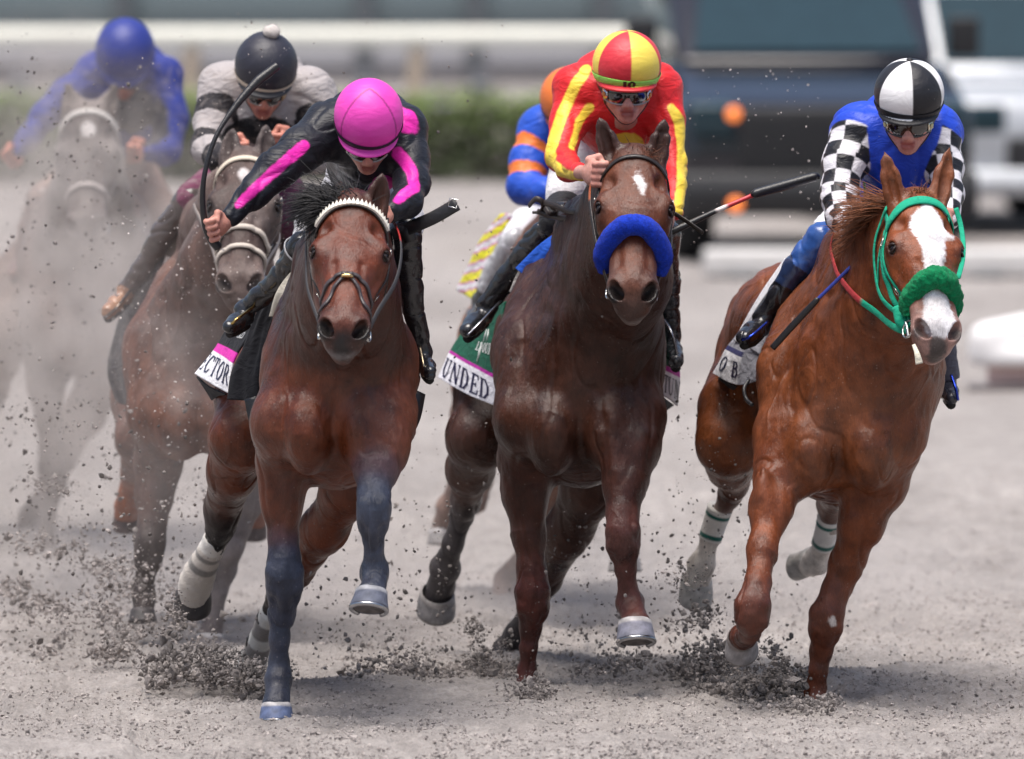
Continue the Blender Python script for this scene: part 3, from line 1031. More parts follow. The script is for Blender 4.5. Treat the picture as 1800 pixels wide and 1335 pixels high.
# ------------------------------------------------------------------ horses
class Horse:
    """body grown as one implicit surface through the joints read off the photograph (u, v, depth, radius in photo pixels)"""
    def __init__(s, d0, label, voxel=.0065, at=(1020, 1205), sc=1.0, flip=1):
        s.d0, s.voxel = d0, voxel
        s.px = sc * d0 / FPX
        s.T = (at, sc, flip)
        s.f = Field()
        s.label = label
        s.hooves = []
        s.marks = []

    def q(s, u, v, dy=0.):
        (cu, cv), k, fl = s.T
        return P(cu + (u - 1020) * k * fl, cv + (v - 1205) * k, s.d0 + dy)

    def pts(s, L): return [(s.q(*p[:3]), p[3] * s.px) for p in L]

    def trunk(s, L, zs=1.12, tag='trunk'):
        s.f.chain(s.pts(L), k=.1, kin=.08, n=(0, 0, 1), sc=zs, tag=tag)

    def limb(s, L, k=.06, kin=.03, tag=None, n=None, sc=1.0):
        s.f.chain(s.pts(L), k=k, kin=kin, tag=tag, n=n, sc=sc)

    def lump(s, u, v, dy, ru, rv, rd, k=.05, tag='trunk', R=None, sub=False):
        s.f.ell(s.q(u, v, dy), (ru * s.px, rd, rv * s.px), R, k, sub, tag)

    def groove(s, L, r=8, k=.04, depth=.006):
        """shallow furrow between two muscles, laid along the skin"""
        X = s.f.project(np.array([s.q(*a) for a in L]), r * s.px - depth + k * .25)
        X = crom(X, 4)
        X = s.f.project(X, r * s.px - depth + k * .25, 10)
        if np.abs(s.f.at(X) - (r * s.px - depth + k * .25)).max() > .01 or np.linalg.norm(np.diff(X, axis=0), axis=1)  .max() > .09: return
        s.f.chain([(x, r * s.px) for x in X], k=k, kin=.001, sub=True)

    def vein(s, *a, **k): pass

    def fetlock(s, u, v, dy, r, tag):
        p = s.px
        for sg in (-1, 1):
            s.f.ell(s.q(u + sg * r * .48, v, dy + .012), (r * p * .62, r * p * .8, r * p * .75), k=.014, tag=tag)
        s.f.ell(s.q(u, v + r * .15, dy + .022), (r * p * .5, r * p * .7, r * p * .8), k=.014, tag=tag)

    def knee(s, u, v, dy, r, tag, w=1.0):
        p = s.px
        s.f.ell(s.q(u, v, dy), (r * p * w, r * p * .95, r * p * 1.2), k=.02, tag=tag)
        for sg in (-1, 1):
            s.f.ell(s.q(u + sg * r * .66, v - r * .45, dy - .012), (r * p * .42, r * p * .5, r * p * .5), k=.012, tag=tag)
            s.f.ell(s.q(u + sg * r * .60, v + r * .5, dy - .015), (r * p * .42, r * p * .5, r * p * .5), k=.012, tag=tag)
            # hollows beside the tendon below and above the joint
            s.f.ell(s.q(u + sg * r * .62, v + r * 1.75, dy - .03), (r * p * .20, r * p * .5, r * p * .7), k=.02, sub=True)
            s.f.ell(s.q(u + sg * r * .30, v - r * 1.7, dy - r * p * 1.12), (r * p * .10, r * p * .22, r * p * .9), k=.02, sub=True)

    def hoof(s, c, a, fwd, rt, rb, h, colr=(.2, .2, .23), band=(.42, .40, .40), shoe=True, sole=(.1, .09, .09)):
        s.hooves.append((np.asarray(c, float), nrm(a), nrm(fwd), rt, rb, h, colr, band, shoe, sole))

    # ---- head -------------------------------------------------------
    def head(s, poll, nose, yaw=0., roll=0., earA=None, earB=None, width=1.0, earw=(1, 1), open_mouth=0.):
        P0, P1 = s.q(*poll), s.q(*nose)
        l = nrm(P1 - P0)
        L = np.linalg.norm(P1 - P0)
        w = V3(math.cos(yaw), math.sin(yaw), math.tan(roll))
        w = nrm(w - (w @ l) * l)
        f = nrm(np.cross(l, w))
        if f[1] > 0: f = -f
        g = L / .565
        s.hl, s.hw, s.hf, s.h0, s.hg = l, w, f, P0, g
        wg = g * width
        s.Hd = lambda a, b, c: P0 + l * a * g + w * b * wg + f * c * g
        H, F = s.Hd, s.f
        R = np.array([l, w, f])
        E = lambda c, r, k=.03, tag='head', sub=False, R_=None: F.ell(H(*c), (r[0] * g, r[1] * wg, r[2] * g), R if R_ is None else R_, k, sub, tag)
        C = lambda a, b, ra, rb, k=.03, tag='head', n=None, sc=1., sub=False: F.cap(H(*a), H(*b), ra * g, rb * g, k, n, sc, sub, tag)
        E((.07, 0, -.085), (.10, .088, .085), .05)
        E((.19, 0, -.065), (.16, .112, .068), .05)                       # forehead plate
        C((.2, 0, -.125), (.50, 0, -.082), .098, .052, .05)              # bulk of the face
        C((.26, 0, -.062), (.525, 0, -.045), .066, .049, .05, n=w, sc=1.12)  # nasal bone
        for sg in (-1, 1):
            E((.216, sg * .090, -.064), (.062, .037, .050), .03)           # orbit
            C((.165, sg * .072, -.03), (.215, sg * .112, -.045), .016, .018, .028)  # brow ridge
            E((.215, sg * .074, -.185), (.135, .042, .105), .05)         # cheek plate
            C((.27, sg * .052, -.215), (.52, sg * .024, -.135), .036, .028, .05)  # lower jaw
            C((.275, sg * .098, -.10), (.40, sg * .068, -.085), .014, .010, .022)  # facial crest
            C((.44, sg * .05, -.06), (.535, sg * .052, -.045), .024, .026, .03, 'muzzle')
        E((.545, 0, -.085), (.07, .064, .062), .045, 'muzzle')
        E((.588, 0, -.092), (.038, .052, .045), .03, 'muzzle')             # upper lip
        C((.53, 0, -.135), (.590, 0, -.138 - open_mouth), .038, .030, .03, 'muzzle')  # chin
        if open_mouth == 0: C((.595, -.05, -.118), (.595, .05, -.118), .006, .006, .012, sub=True)
        for sg in (-1, 1):
            E((.547, sg * .05, -.046), (.050, .033, .036), .022, 'muzzle')   # nostril wing
            wv = nrm(w * sg * .75 + f * .62 - l * .1)
            lv = nrm(l * .93 + w * sg * -.32)
            lv = nrm(lv - (lv @ wv) * wv)
            Rn = np.array([lv, np.cross(wv, lv), wv])
            F.ell(H(.562, sg * .058, -.024), (.034 * g, .021 * g, .048 * g), Rn, .007, True)
            C((.47, sg * .052, -.01), (.30, sg * .045, -.001), .006, .004, .02, sub=True)
            # hollow above the eye and under the cheek
            E((.135, sg * .085, -.028), (.024, .018, .014), .03, sub=True)
            C((.30, sg * .115, -.15), (.42, sg * .088, -.12), .014, .008, .04, sub=True)
            # eye socket
            E((.226, sg * .119, -.036), (.024, .012, .014), .010, sub=True)
        s.ears = []
        for tip, sg, wd in ((earA, -1, earw[0]), (earB, 1, earw[1])):
            if tip is None: continue
            b = H(.035, sg * .062, -.085)
            t = s.q(*tip)
            ax = t - b
            face = nrm(f * .9 + w * sg * .35)
            face = nrm(face - (face @ nrm(ax)) * nrm(ax))
            m1, m2 = b + ax * .32, b + ax * .6
            F.chain([(b, .032 * g), (m1, .038 * g * wd), (m2, .034 * g * wd), (b + ax * .84, .019 * g * wd), (t, .004)], k=.03, kin=.012, n=face, sc=.6, tag='ear')
            Rm = np.array([nrm(ax), nrm(np.cross(nrm(ax), face)), face])
            F.ell(b + ax * .52 + face * .020 * g, (.40 * np.linalg.norm(ax), .019 * g * wd, .020 * g), Rm, .012, True)

    def eyes(s, parent, both=(1, 1)):
        for sg, on in ((-1, both[0]), (1, both[1])):
            if not on: continue
            bm = bmesh.new(); bmesh.ops.create_uvsphere(bm, u_segments=20, v_segments=14, radius=.027 * s.hg)
            c = s.Hd(.226, sg * .0985, -.048)
            V = np.array([v.co[:] for v in bm.verts]) + c; bm.verts.index_update()
            mesh_obj("eye", V, [[v.index for v in f.verts] for f in bm.faces], M_EYE, parent); bm.free()
            # lids
            m = MB()
            for dl, r in ((-1, .0062), (1, .0042)):
                pts = []
                for th in (-1.25, -.7, 0, .7, 1.25):
                    # lids run from the front corner of the eye round to the back corner
                    rr = .0285
                    dirn = s.hw * sg * (.80 + .2 * math.cos(th)) * 1.0 + s.hf * (.62 - .75 * math.sin(th)) + s.hl * dl * (.52 * math.cos(th) + .10)
                    pts.append(c + nrm(dirn) * rr * s.hg)
                m.add(*tube_geo(pts, [r * .5, r, r * 1.1, r, r * .5], 8, 5), c=s.lid)
            m.build("eyelid", M_COAT, parent)

    # ---- meshing ----------------------------------------------------
    def finish(s, cols, mat=None, group="racehorses galloping in the race", tau=.014, lid=(.03, .02, .018), eyes=(1, 1), post=None, smooth=2):
        s.lid = lid
        root = thing("horse", s.label, "horse", group, loc=(float(s.q(*s.base)[0]), s.d0 + .6, 0))
        s.root = root
        V, F = s.f.mesh(s.voxel, smooth)
        N = vnormals(V, F)
        band = noise(V * V3(1, 1, .32), 26, 7) + .6 * noise(V * V3(1, 1, .4), 55, 8)
        Q = V * V3(1, 1, .62) + .05 * fbm(V, 5, 13, 2)[:, None]
        vn = noise(Q, 7.5, 17); gate = sstep(-.1, .35, noise(V, 6, 19))
        ridge = np.exp(-(vn / .055) ** 2) * gate                                  # raised veins
        vn2 = noise(Q + 3.1, 12, 23); ridge2 = np.exp(-(vn2 / .07) ** 2) * sstep(.0, .4, noise(V, 8, 29))
        fur = np.exp(-(noise(V * V3(1, 1, .30) + .04 * fbm(V, 4, 37, 2)[:, None], 11, 41) / .10) ** 2)   # furrows between muscle bundles
        head = np.clip(((V - s.h0) @ s.hl) / .1, 0, 1) * (np.linalg.norm(V - s.Hd(.3, 0, -.1), axis=1) < .36)
        k = 1 - .55 * head
        V = V + N * (k * (.0016 * fbm(V, 13, 5, 3) + .0022 * band + .0026 * ridge + .0016 * ridge2 - .0042 * fur))[:, None]
        C = s.f.tags(V, cols, tau)
        for fld, rgb, edge, amp, sc in s.marks:
            C = paint(C, V, fld, rgb, edge, amp, sc)
        for sg in (-1, 1):                                   # dark bare skin round the eyes
            fe = Field().ell(s.Hd(.228, sg * .108, -.046), (.036 * s.hg, .036 * s.hg, .026 * s.hg), k=.01)
            m = sstep(.016, -.012, fe.at(V))[:, None]
            C = C * (1 - m * .72)
        if post: C = post(s, V, C)
        s.V, s.F = V, F
        mesh_obj("body", V, F, mat or M_COAT, root, C)
        s.eyes(root, eyes)
        for h in s.hooves: s._hoof(root, *h)
        return root

    def _hoof(s, parent, c, a, fwd, rt, rb, h, colr, band, shoe, sole):
        fwd = nrm(fwd - (fwd @ a) * a)
        sd = np.cross(a, fwd)
        m = MB()
        n = 28
        th = np.linspace(0, 2 * np.pi, n, endpoint=False)
        prof = [(-.10, .90, 0), (-.02, 1.0, 0), (.10, 1.03, .03), (.22, 1.04, .07), (.5, 1.1, .2), (.85, 1.0 + (rb / rt - 1) * .95, .34), (1.0, rb / rt, .38), (1.0, rb / rt * .8, .38), (.93, rb / rt * .55, .34), (.93, .05, .3)]
        V, C = [], []
        for i, (t, r, sh) in enumerate(prof):
            for x in th:
                ca, sa = math.cos(x), math.sin(x)
                rr = r * rt * (1 - .13 * (ca < -.55) * (t > .1))
                V.append(c + a * h * t + fwd * (rr * ca + sh * h) + sd * rr * sa)
                k = colr if t > .16 else band
                if i >= 7: k = sole
                C.append(np.array(k) * (1 + .25 * math.sin(x * 5 + t * 9)))
        F = [(i * n + j, i * n + (j + 1) % n, (i + 1) * n + (j + 1) % n, (i + 1) * n + j) for i in range(len(prof) - 1) for j in range(n)]
        F.append(tuple((len(prof) - 1) * n + j for j in range(n)))
        ob = mesh_obj("hoof", V, F, M_HOOF, parent, C)
        if shoe:
            p = [c + a * h * 1.02 + fwd * (rb * .92 * math.cos(x) + .38 * h) + sd * rb * .92 * math.sin(x) for x in np.linspace(-2.45, 2.45, 22)]
            Vs, Fs = tube_geo(p, rb * .13, 8, raw=True)
            mesh_obj("horseshoe", Vs, Fs, M_METAL, ob, (.42, .42, .43))


def hair_geo(mb, roots, dirs, lens, cols, droop=.4, w=.0022, curl=.15, seg=6):
    for r, d, L, c in zip(roots, dirs, lens, cols):
        d = nrm(d); p = np.array(r, float)
        pts = [p.copy()]
        sw = RNG.normal(0, curl, 3)
        for i in range(seg):
            d = nrm(d + V3(0, 0, -droop / seg) + sw / seg)
            p = p + d * L / seg; pts.append(p.copy())
        V, F = tube_geo(pts, np.linspace(w, w * .15, len(pts)), 3, raw=True)
        mb.add(V, F, c)


def rein_ring(mb, c, r, n, th=.0045, colr=(.6, .6, .58)):
    n = nrm(n); a = nrm(np.cross(n, V3(0, 0, 1))); b = np.cross(n, a)
    p = [c + a * r * math.cos(x) + b * r * math.sin(x) for x in np.linspace(0, 2 * np.pi, 20)]
    mb.add(*tube_geo(p, th, 7, raw=True), c=colr)


def wool_tube(name, pts, r, colr, parent, fl=.7, flat=1.0, amp=.003):
    """fleecy roll"""
    V, F = tube_geo(pts, r, 40, 16, flat)
    F4 = np.array([f for f in F if len(f) == 4])
    N = vnormals(V, F4)
    V = V + N * (amp * fbm(V, 120, 3, 3) + amp * fbm(V, 40, 8, 2))[:, None]
    C = np.array(colr) * (1 + .35 * noise(V, 160, 4))[:, None]
    return mesh_obj(name, V, F, M_WOOL, parent, C)

# ------------------------------------------------------------------ tack
def bridle(h, c, w=.018, brow=None, brow_geo=None, noseband=None, cheek2=False, rings=True, bw=None, mat=None, rein_cols=None):
    mat = mat or M_LEATH
    H = h.Hd
    g = h.hg
    m = MB()
    # headpiece behind the ears and cheek straps
    for sg in (-1, 1):
        pts = [H(.02, sg * .075, -.10), H(.10, sg * .105, -.10), H(.24, sg * .112, -.125), H(.36, sg * .092, -.125), H(.45, sg * .075, -.12), H(.49, sg * .068, -.115)]
        m.add(*strap_geo(pts, w * g, .005, h.f, .004), c=c)
        if cheek2:
            pts = [H(.09, sg * .108, -.12), H(.24, sg * .115, -.155), H(.36, sg * .098, -.16), H(.44, sg * .075, -.14)]
            m.add(*strap_geo(pts, w * g * .8, .005, h.f, .004), c=c)
        pts = [H(.09, sg * .105, -.11), H(.2, sg * .1, -.21), H(.27, sg * .07, -.27), H(.29, 0, -.29)]
        m.add(*strap_geo(pts, w * g * .7, .004, h.f, .004), c=c)
    b = m.build("bridle", mat, h.root)
    for sg in (-1, 1):                               # cheek-strap buckles
        for a_, w_, f_ in ((.155, .110, -.108), (.345, .095, -.125)):
            cc = h.f.project([H(a_, sg * w_, f_)], .010)[0]; n_ = h.f.grad(cc[None])[0]
            t_ = nrm(h.hl - (h.hl @ n_) * n_); s_ = np.cross(n_, t_)
            k_ = w * g * .62
            q_ = [cc + t_ * k_ + s_ * k_, cc - t_ * k_ + s_ * k_, cc - t_ * k_ - s_ * k_, cc + t_ * k_ - s_ * k_, cc + t_ * k_ + s_ * k_]
            bm_ = MB(); bm_.add(*tube_geo(q_, .0018, 6, raw=True), c=(.62, .60, .55)); bm_.build("buckle", M_METAL, b)
    m = MB()
    bp = [H(.105, -.108, -.105), H(.085, -.098, -.05), H(.055, -.062, -.01), H(.045, 0, .01), H(.055, .062, -.01), H(.085, .098, -.05), H(.105, .108, -.105)]
    m.add(*strap_geo(bp, (bw or w) * g, .006, h.f, .005), c=brow if brow is not None else c)
    h.browpts = bp
    bb = m.build("browband", mat, b)
    if noseband is not None:
        m = MB()
        pts = [H(.43, -.03, -.16), H(.425, -.078, -.13), H(.405, -.085, -.08), H(.385, -.055, -.02), H(.38, 0, 0), H(.385, .055, -.02), H(.405, .085, -.08), H(.425, .078, -.13), H(.43, .03, -.16)]
        m.add(*strap_geo(pts, w * g * 1.1, .006, h.f, .005), c=noseband)
        m.build("noseband", mat, b)
    if rings:
        for sg in (-1, 1):
            m = MB()
            cc = h.f.project([H(.50, sg * .07, -.115)], .008)[0]
            rein_ring(m, cc, .030 * g, nrm(h.hw * sg + h.hf * .35), .0042)
            m.add(*tube_geo([H(.47, sg * .078, -.115), H(.50, sg * .076, -.115), H(.53, sg * .074, -.12)], .006, 7), c=(.55, .55, .53))
            m.build("bit_ring", M_METAL, b)
            if sg < 0: h.ringA = cc
            else: h.ringB = cc
    return b


def fleece(h, colr, l0=.40, l1=.34, r=.034, spread=.118, amp=.003, parent=None, drop=.13, flat=1.0):
    H = h.Hd
    pts = [H(l0 + .02, -spread * .93, -drop), H(l0 - .012, -spread, -.075), H((l0 + l1) / 2 - .012, -spread * .72, -.01), H(l1, -spread * .3, .03), H(l1, spread * .3, .03),
           H((l0 + l1) / 2 - .012, spread * .72, -.01), H(l0 - .012, spread, -.075), H(l0 + .02, spread * .93, -drop)]
    rr = np.array([.6, .95, 1, 1, 1, 1, .95, .6]) * r * h.hg
    return wool_tube("fleece_noseband", pts, rr, colr, parent, amp=amp)


def rein(h, name, pts, r, colr, parent=None, mat=None, split=None, flat=.3):
    m = MB()
    p = crom([np.asarray(x) for x in pts], 8)
    for _ in range(2):                       # lies on the skin where it would cut into the neck
        d = h.f.at(p); m_ = d < r * .8
        if m_.any():
            p[m_] = h.f.project(p[m_], r * .8)
            for _k in range(6): p[1:-1] = p[1:-1] * .4 + (p[:-2] + p[2:]) * .3
    V, F = tube_geo(p, r, 8, raw=True, flat=flat)
    C = np.tile(np.array(colr), (len(V), 1))
    if split:
        n = len(p)
        i0, i1 = int(split[0] * n), int(split[1] * n)
        C[i0 * 8:i1 * 8] = split[2]
    m.add(V, F, C)
    return m.build(name, mat or M_LEATH, parent if parent is not None else h.root)


def wrap(h, pts, name, colf, r, mat=None, amp=.0012):
    """bandage wound round a limb: pts px list (u,v,dy), radii px list"""
    p = crom([h.q(*a) for a in pts], 10)
    V, F = tube_geo(p, np.array(r) * h.px, 22, raw=True)
    n = len(p)
    t = np.repeat(np.linspace(0, 1, n), 22)
    F4 = np.array([f for f in F if len(f) == 4])
    V = V + vnormals(V, F4) * (amp * fbm(V, 70, 3, 2) + amp * .8 * np.sin(t * 40))[:, None]
    C = np.array([colf(x) for x in t])
    return mesh_obj(name, V, F, mat or M_BAND, h.root, C)

# ------------------------------------------------------------------ gallop with one foreleg down, the other reaching
def gallop_one(h, rear=0., neck=True):
    r = rear
    h.trunk([(1022, 675, -.10, 108), (1010, 640, .25, 128), (1004 + r * .3, 612, .7, 130), (992 + r * .6, 590, 1.1, 116), (975 + r, 592, 1.42, 102)])
    if neck:
        h.limb([(1116, 300, -.60, 40), (1088, 355, -.36, 52), (1048, 410, 0, 62), (1005, 452, .38, 60)], .10, .09, 'neck')
        h.limb([(1112, 400, -.60, 52), (1094, 490, -.36, 76), (1056, 590, -.12, 100), (1030, 680, -.05, 106)], .12, .10, 'neck')
        h.limb([(1108, 350, -.55, 44), (1078, 450, -.25, 62), (1030, 530, .05, 90)], .12, .10, 'neck')
    for a, b, c in (((962, 500, .25, 50), (935, 620, .0, 64), (930, 735, -.16, 60)), ((1085, 520, .2, 44), (1100, 620, -.02, 53), (1105, 735, -.18, 56))):
        h.limb([a, b, c], .10, .08, 'trunk')
    h.lump(970, 764, -.25, 46, 74, .125, .05); h.lump(1074, 760, -.26, 46, 74, .125, .05)
    h.lump(1022, 792, .08, 84, 66, .27, .08)
    # forelegs
    h.limb([(932, 740, -.14, 58), (929, 815, 0, 50), (922, 872, 0, 35), (929, 940, -.02, 25), (934, 1000, -.04, 24)], .06, .05, 'foreA')
    h.limb([(934, 1000, -.04, 23), (936, 1036, -.05, 27), (937, 1072, -.04, 26), (933, 1104, 0, 18.5), (929, 1140, 0, 13.5), (926, 1178, .02, 14.5), (925, 1212, 0, 19)], .03, .025, 'lowA')
    h.knee(936, 1052, -.05, 28, 'lowA')
    h.fetlock(926, 1180, .02, 15, 'lowA'); h.fetlock(1108, 1060, -.38, 21, 'lowB'); h.fetlock(783, 998, 1.6, 23, 'hindA')
    h.lump(912, 850, -.03, 16, 60, .05, .04, 'foreA'); h.lump(945, 860, -.06, 18, 60, .05, .04, 'foreA')
    h.limb([(1112, 735, -.18, 58), (1110, 790, -.28, 46), (1100, 850, -.36, 33), (1094, 905, -.42, 27)], .06, .05, 'foreB')
    h.limb([(1094, 905, -.42, 27), (1095, 935, -.45, 27), (1096, 965, -.44, 26), (1100, 1000, -.41, 17), (1104, 1030, -.39, 15), (1108, 1058, -.38, 22), (1112, 1078, -.42, 20), (1116, 1096, -.46, 27)], .03, .025, 'lowB')
    h.knee(1095, 945, -.45, 28, 'lowB')
    h.lump(1082, 830, -.36, 16, 55, .05, .04, 'foreB'); h.lump(1122, 810, -.34, 18, 52, .05, .04, 'foreB')
    # hind legs
    h.limb([(915 + r * .6, 600, 1.3, 84), (875, 680, 1.15, 74), (842, 770, .98, 52), (826, 826, 1.18, 37), (820, 880, 1.42, 26)], .08, .07, 'trunk')
    h.limb([(820, 875, 1.42, 27), (812, 908, 1.47, 21), (797, 955, 1.52, 17.5), (783, 998, 1.6, 24), (774, 1030, 1.66, 24), (770, 1050, 1.68, 26)], .03, .025, 'hindA')
    h.lump(818, 885, 1.40, 25, 34, .06, .02, 'hindA')
    h.limb([(1060, 640, 1.2, 84), (1068, 760, 1.0, 74), (1040, 850, .88, 50), (998, 935, 1.02, 38), (958, 1022, 1.26, 27)], .08, .07, 'trunk')
    h.limb([(958, 1022, 1.26, 27), (932, 1075, 1.4, 19), (906, 1115, 1.5, 19), (890, 1140, 1.55, 23), (884, 1180, 1.5, 26)], .03, .025, 'hindB')


def muscles_one(h, u=0):
    """furrows and veins of a breast at full stretch"""
    G = h.groove
    G([(1024 + u, 715, -.6), (1026 + u, 770, -.6), (1022 + u, 840, -.5)], 9, .03, .012)
    G([(940 + u, 650, -.5), (965 + u, 725, -.5), (962 + u, 800, -.45)], 7, .03, .008)
    G([(1120 + u, 655, -.5), (1088 + u, 730, -.5), (1085 + u, 800, -.5)], 7, .03, .008)
    G([(935 + u, 540, -.2), (985 + u, 620, -.5), (1016 + u, 700, -.6)], 8, .035, .008)
    G([(1150 + u, 560, -.3), (1100 + u, 650, -.6), (1034 + u, 705, -.6)], 8, .035, .006)
    G([(905 + u, 600, -.2), (890 + u, 690, -.2), (900 + u, 770, -.3)], 7, .03, .006)
    G([(915 + u, 800, -.3), (928 + u, 870, -.3), (925 + u, 930, -.3)], 4, .015, .006)
    for L in ([(985, 560, -.3), (960, 640, -.5), (950, 700, -.5)], [(1050, 600, -.6), (1060, 680, -.6), (1045, 750, -.6)], [(905, 815, -.3), (915, 880, -.3), (930, 950, -.3)],
              [(1125, 790, -.6), (1112, 850, -.7), (1105, 900, -.7)], [(1000, 720, -.6), (985, 780, -.6), (975, 830, -.5)]):
        h.vein([(a + u, b, c) for a, b, c in L], 3, .010)


def horse_middle():
    h = Horse(39.87, "dark bay horse in a blue fleece noseband, under the rider in red and yellow", .0052)
    h.base = (1010, 900)
    gallop_one(h)
    h.hoof(h.q(1116, 1094, -.46), h.q(1118, 1135, -.49) - h.q(1116, 1092, -.46), V3(.05, -1, -.25), 29 * h.px, 34 * h.px, .078, (.20, .20, .25), (.45, .43, .43))
    h.hoof(h.q(769, 1044, 1.66), h.q(763, 1086, 1.74) - h.q(769, 1044, 1.66), V3(0, -.4, -1), 32 * h.px, 36 * h.px, .07, (.20, .19, .19), (.26, .24, .23), False)
    h.hoof(h.q(925, 1212, -.0), V3(0, -.1, -1), V3(0, -1, 0), 24 * h.px, 30 * h.px, .07, (.2, .2, .22))
    h.hoof(h.q(884, 1178, 1.5), V3(0, -.1, -1), V3(0, -1, 0), 26 * h.px, 31 * h.px, .07, (.2, .2, .22))
    h.head((1118, 258, -.66), (1113, 506, -1.0), yaw=.02, roll=-.03, earA=(1054, 208, -.60), earB=(1168, 210, -.60), width=1.02)
    h.lump(1112, 275, -.60, 26, 18, .05, .04, 'neck')
    muscles_one(h)
    star = Field().cap(h.Hd(.105, .008, -.005), h.Hd(.19, .024, .004), .010, .006, .01).cap(h.Hd(.135, .008, 0), h.Hd(.158, .024, 0), .017, .014, .01)
    h.marks.append((star, (.72, .70, .69), .006, .006, 160))
    line = Field().cap(h.Hd(.06, .008, -.01), h.Hd(.10, .01, 0), .003, .004, .01)
    h.marks.append((line, (.42, .35, .33), .006, .006, 90))
    nostril_marks(h, (.016, .013, .013))
    h.marks.append((Field().cap(h.Hd(.615, -.045, -.125), h.Hd(.615, .045, -.125), .016, .016), (.15, .125, .115), .014, .01, 70))
    cols = dict(trunk=(.056, .020, .0115), neck=(.044, .0155, .009), head=(.125, .036, .0145), muzzle=(.085, .046, .036), ear=(.055, .026, .02),
                foreA=(.060, .018, .0105), lowA=(.082, .020, .014), foreB=(.066, .024, .017), lowB=(.105, .038, .031), hindA=(.06, .054, .056), hindB=(.05, .044, .046))
    h.finish(cols)
    b = bridle(h, (.022, .016, .014), .014, cheek2=True)
    fleece(h, (.010, .045, .50), parent=b, spread=.098, r=.036, amp=.0012)
    m = MB(); R_, D, L, C = [], [], [], []
    for i in range(420):
        R_.append(h.Hd(RNG.uniform(-.02, .025), RNG.uniform(-.01, .055), RNG.uniform(-.07, -.03)))
        D.append(h.hl * RNG.uniform(-.1, .8) + h.hw * RNG.normal(.15, .4) + h.hf * .45 + RNG.normal(0, .25, 3)); L.append(RNG.uniform(.03, .07)); C.append(np.array([.09, .032, .018]) * RNG.uniform(.5, 1.6))
    hair_geo(m, R_, D, L, C, .3, .0022, .25)
    m.build("forelock", M_HAIR, h.root)
    # reins to the rider's fists, the far end of the near one flying loose
    rein(h, "rein", [h.ringA, h.q(1050, 440, -.8), h.q(1040, 385, -.72), h.q(1036, 345, -.66), h.q(1042, 305, -.64)], .008, (.025, .018, .016), split=(.72, 1.0, (.42, .10, .03)))
    rein(h, "rein", [h.ringB, h.q(1178, 440, -.7), h.q(1180, 400, -.5), h.q(1182, 380, -.3)], .008, (.025, .018, .016))
    rein(h, "rein_end", [h.q(1180, 372, -.45), h.q(1205, 388, -.5), h.q(1236, 410, -.52)], .008, (.02, .016, .014))
    return h


def nostril_marks(h, c, r=.036):
    for sg in (-1, 1):
        h.marks.append((Field().ell(h.Hd(.565, sg * .060, -.038), (r, r, r), k=.01), c, .010, .006, 60))

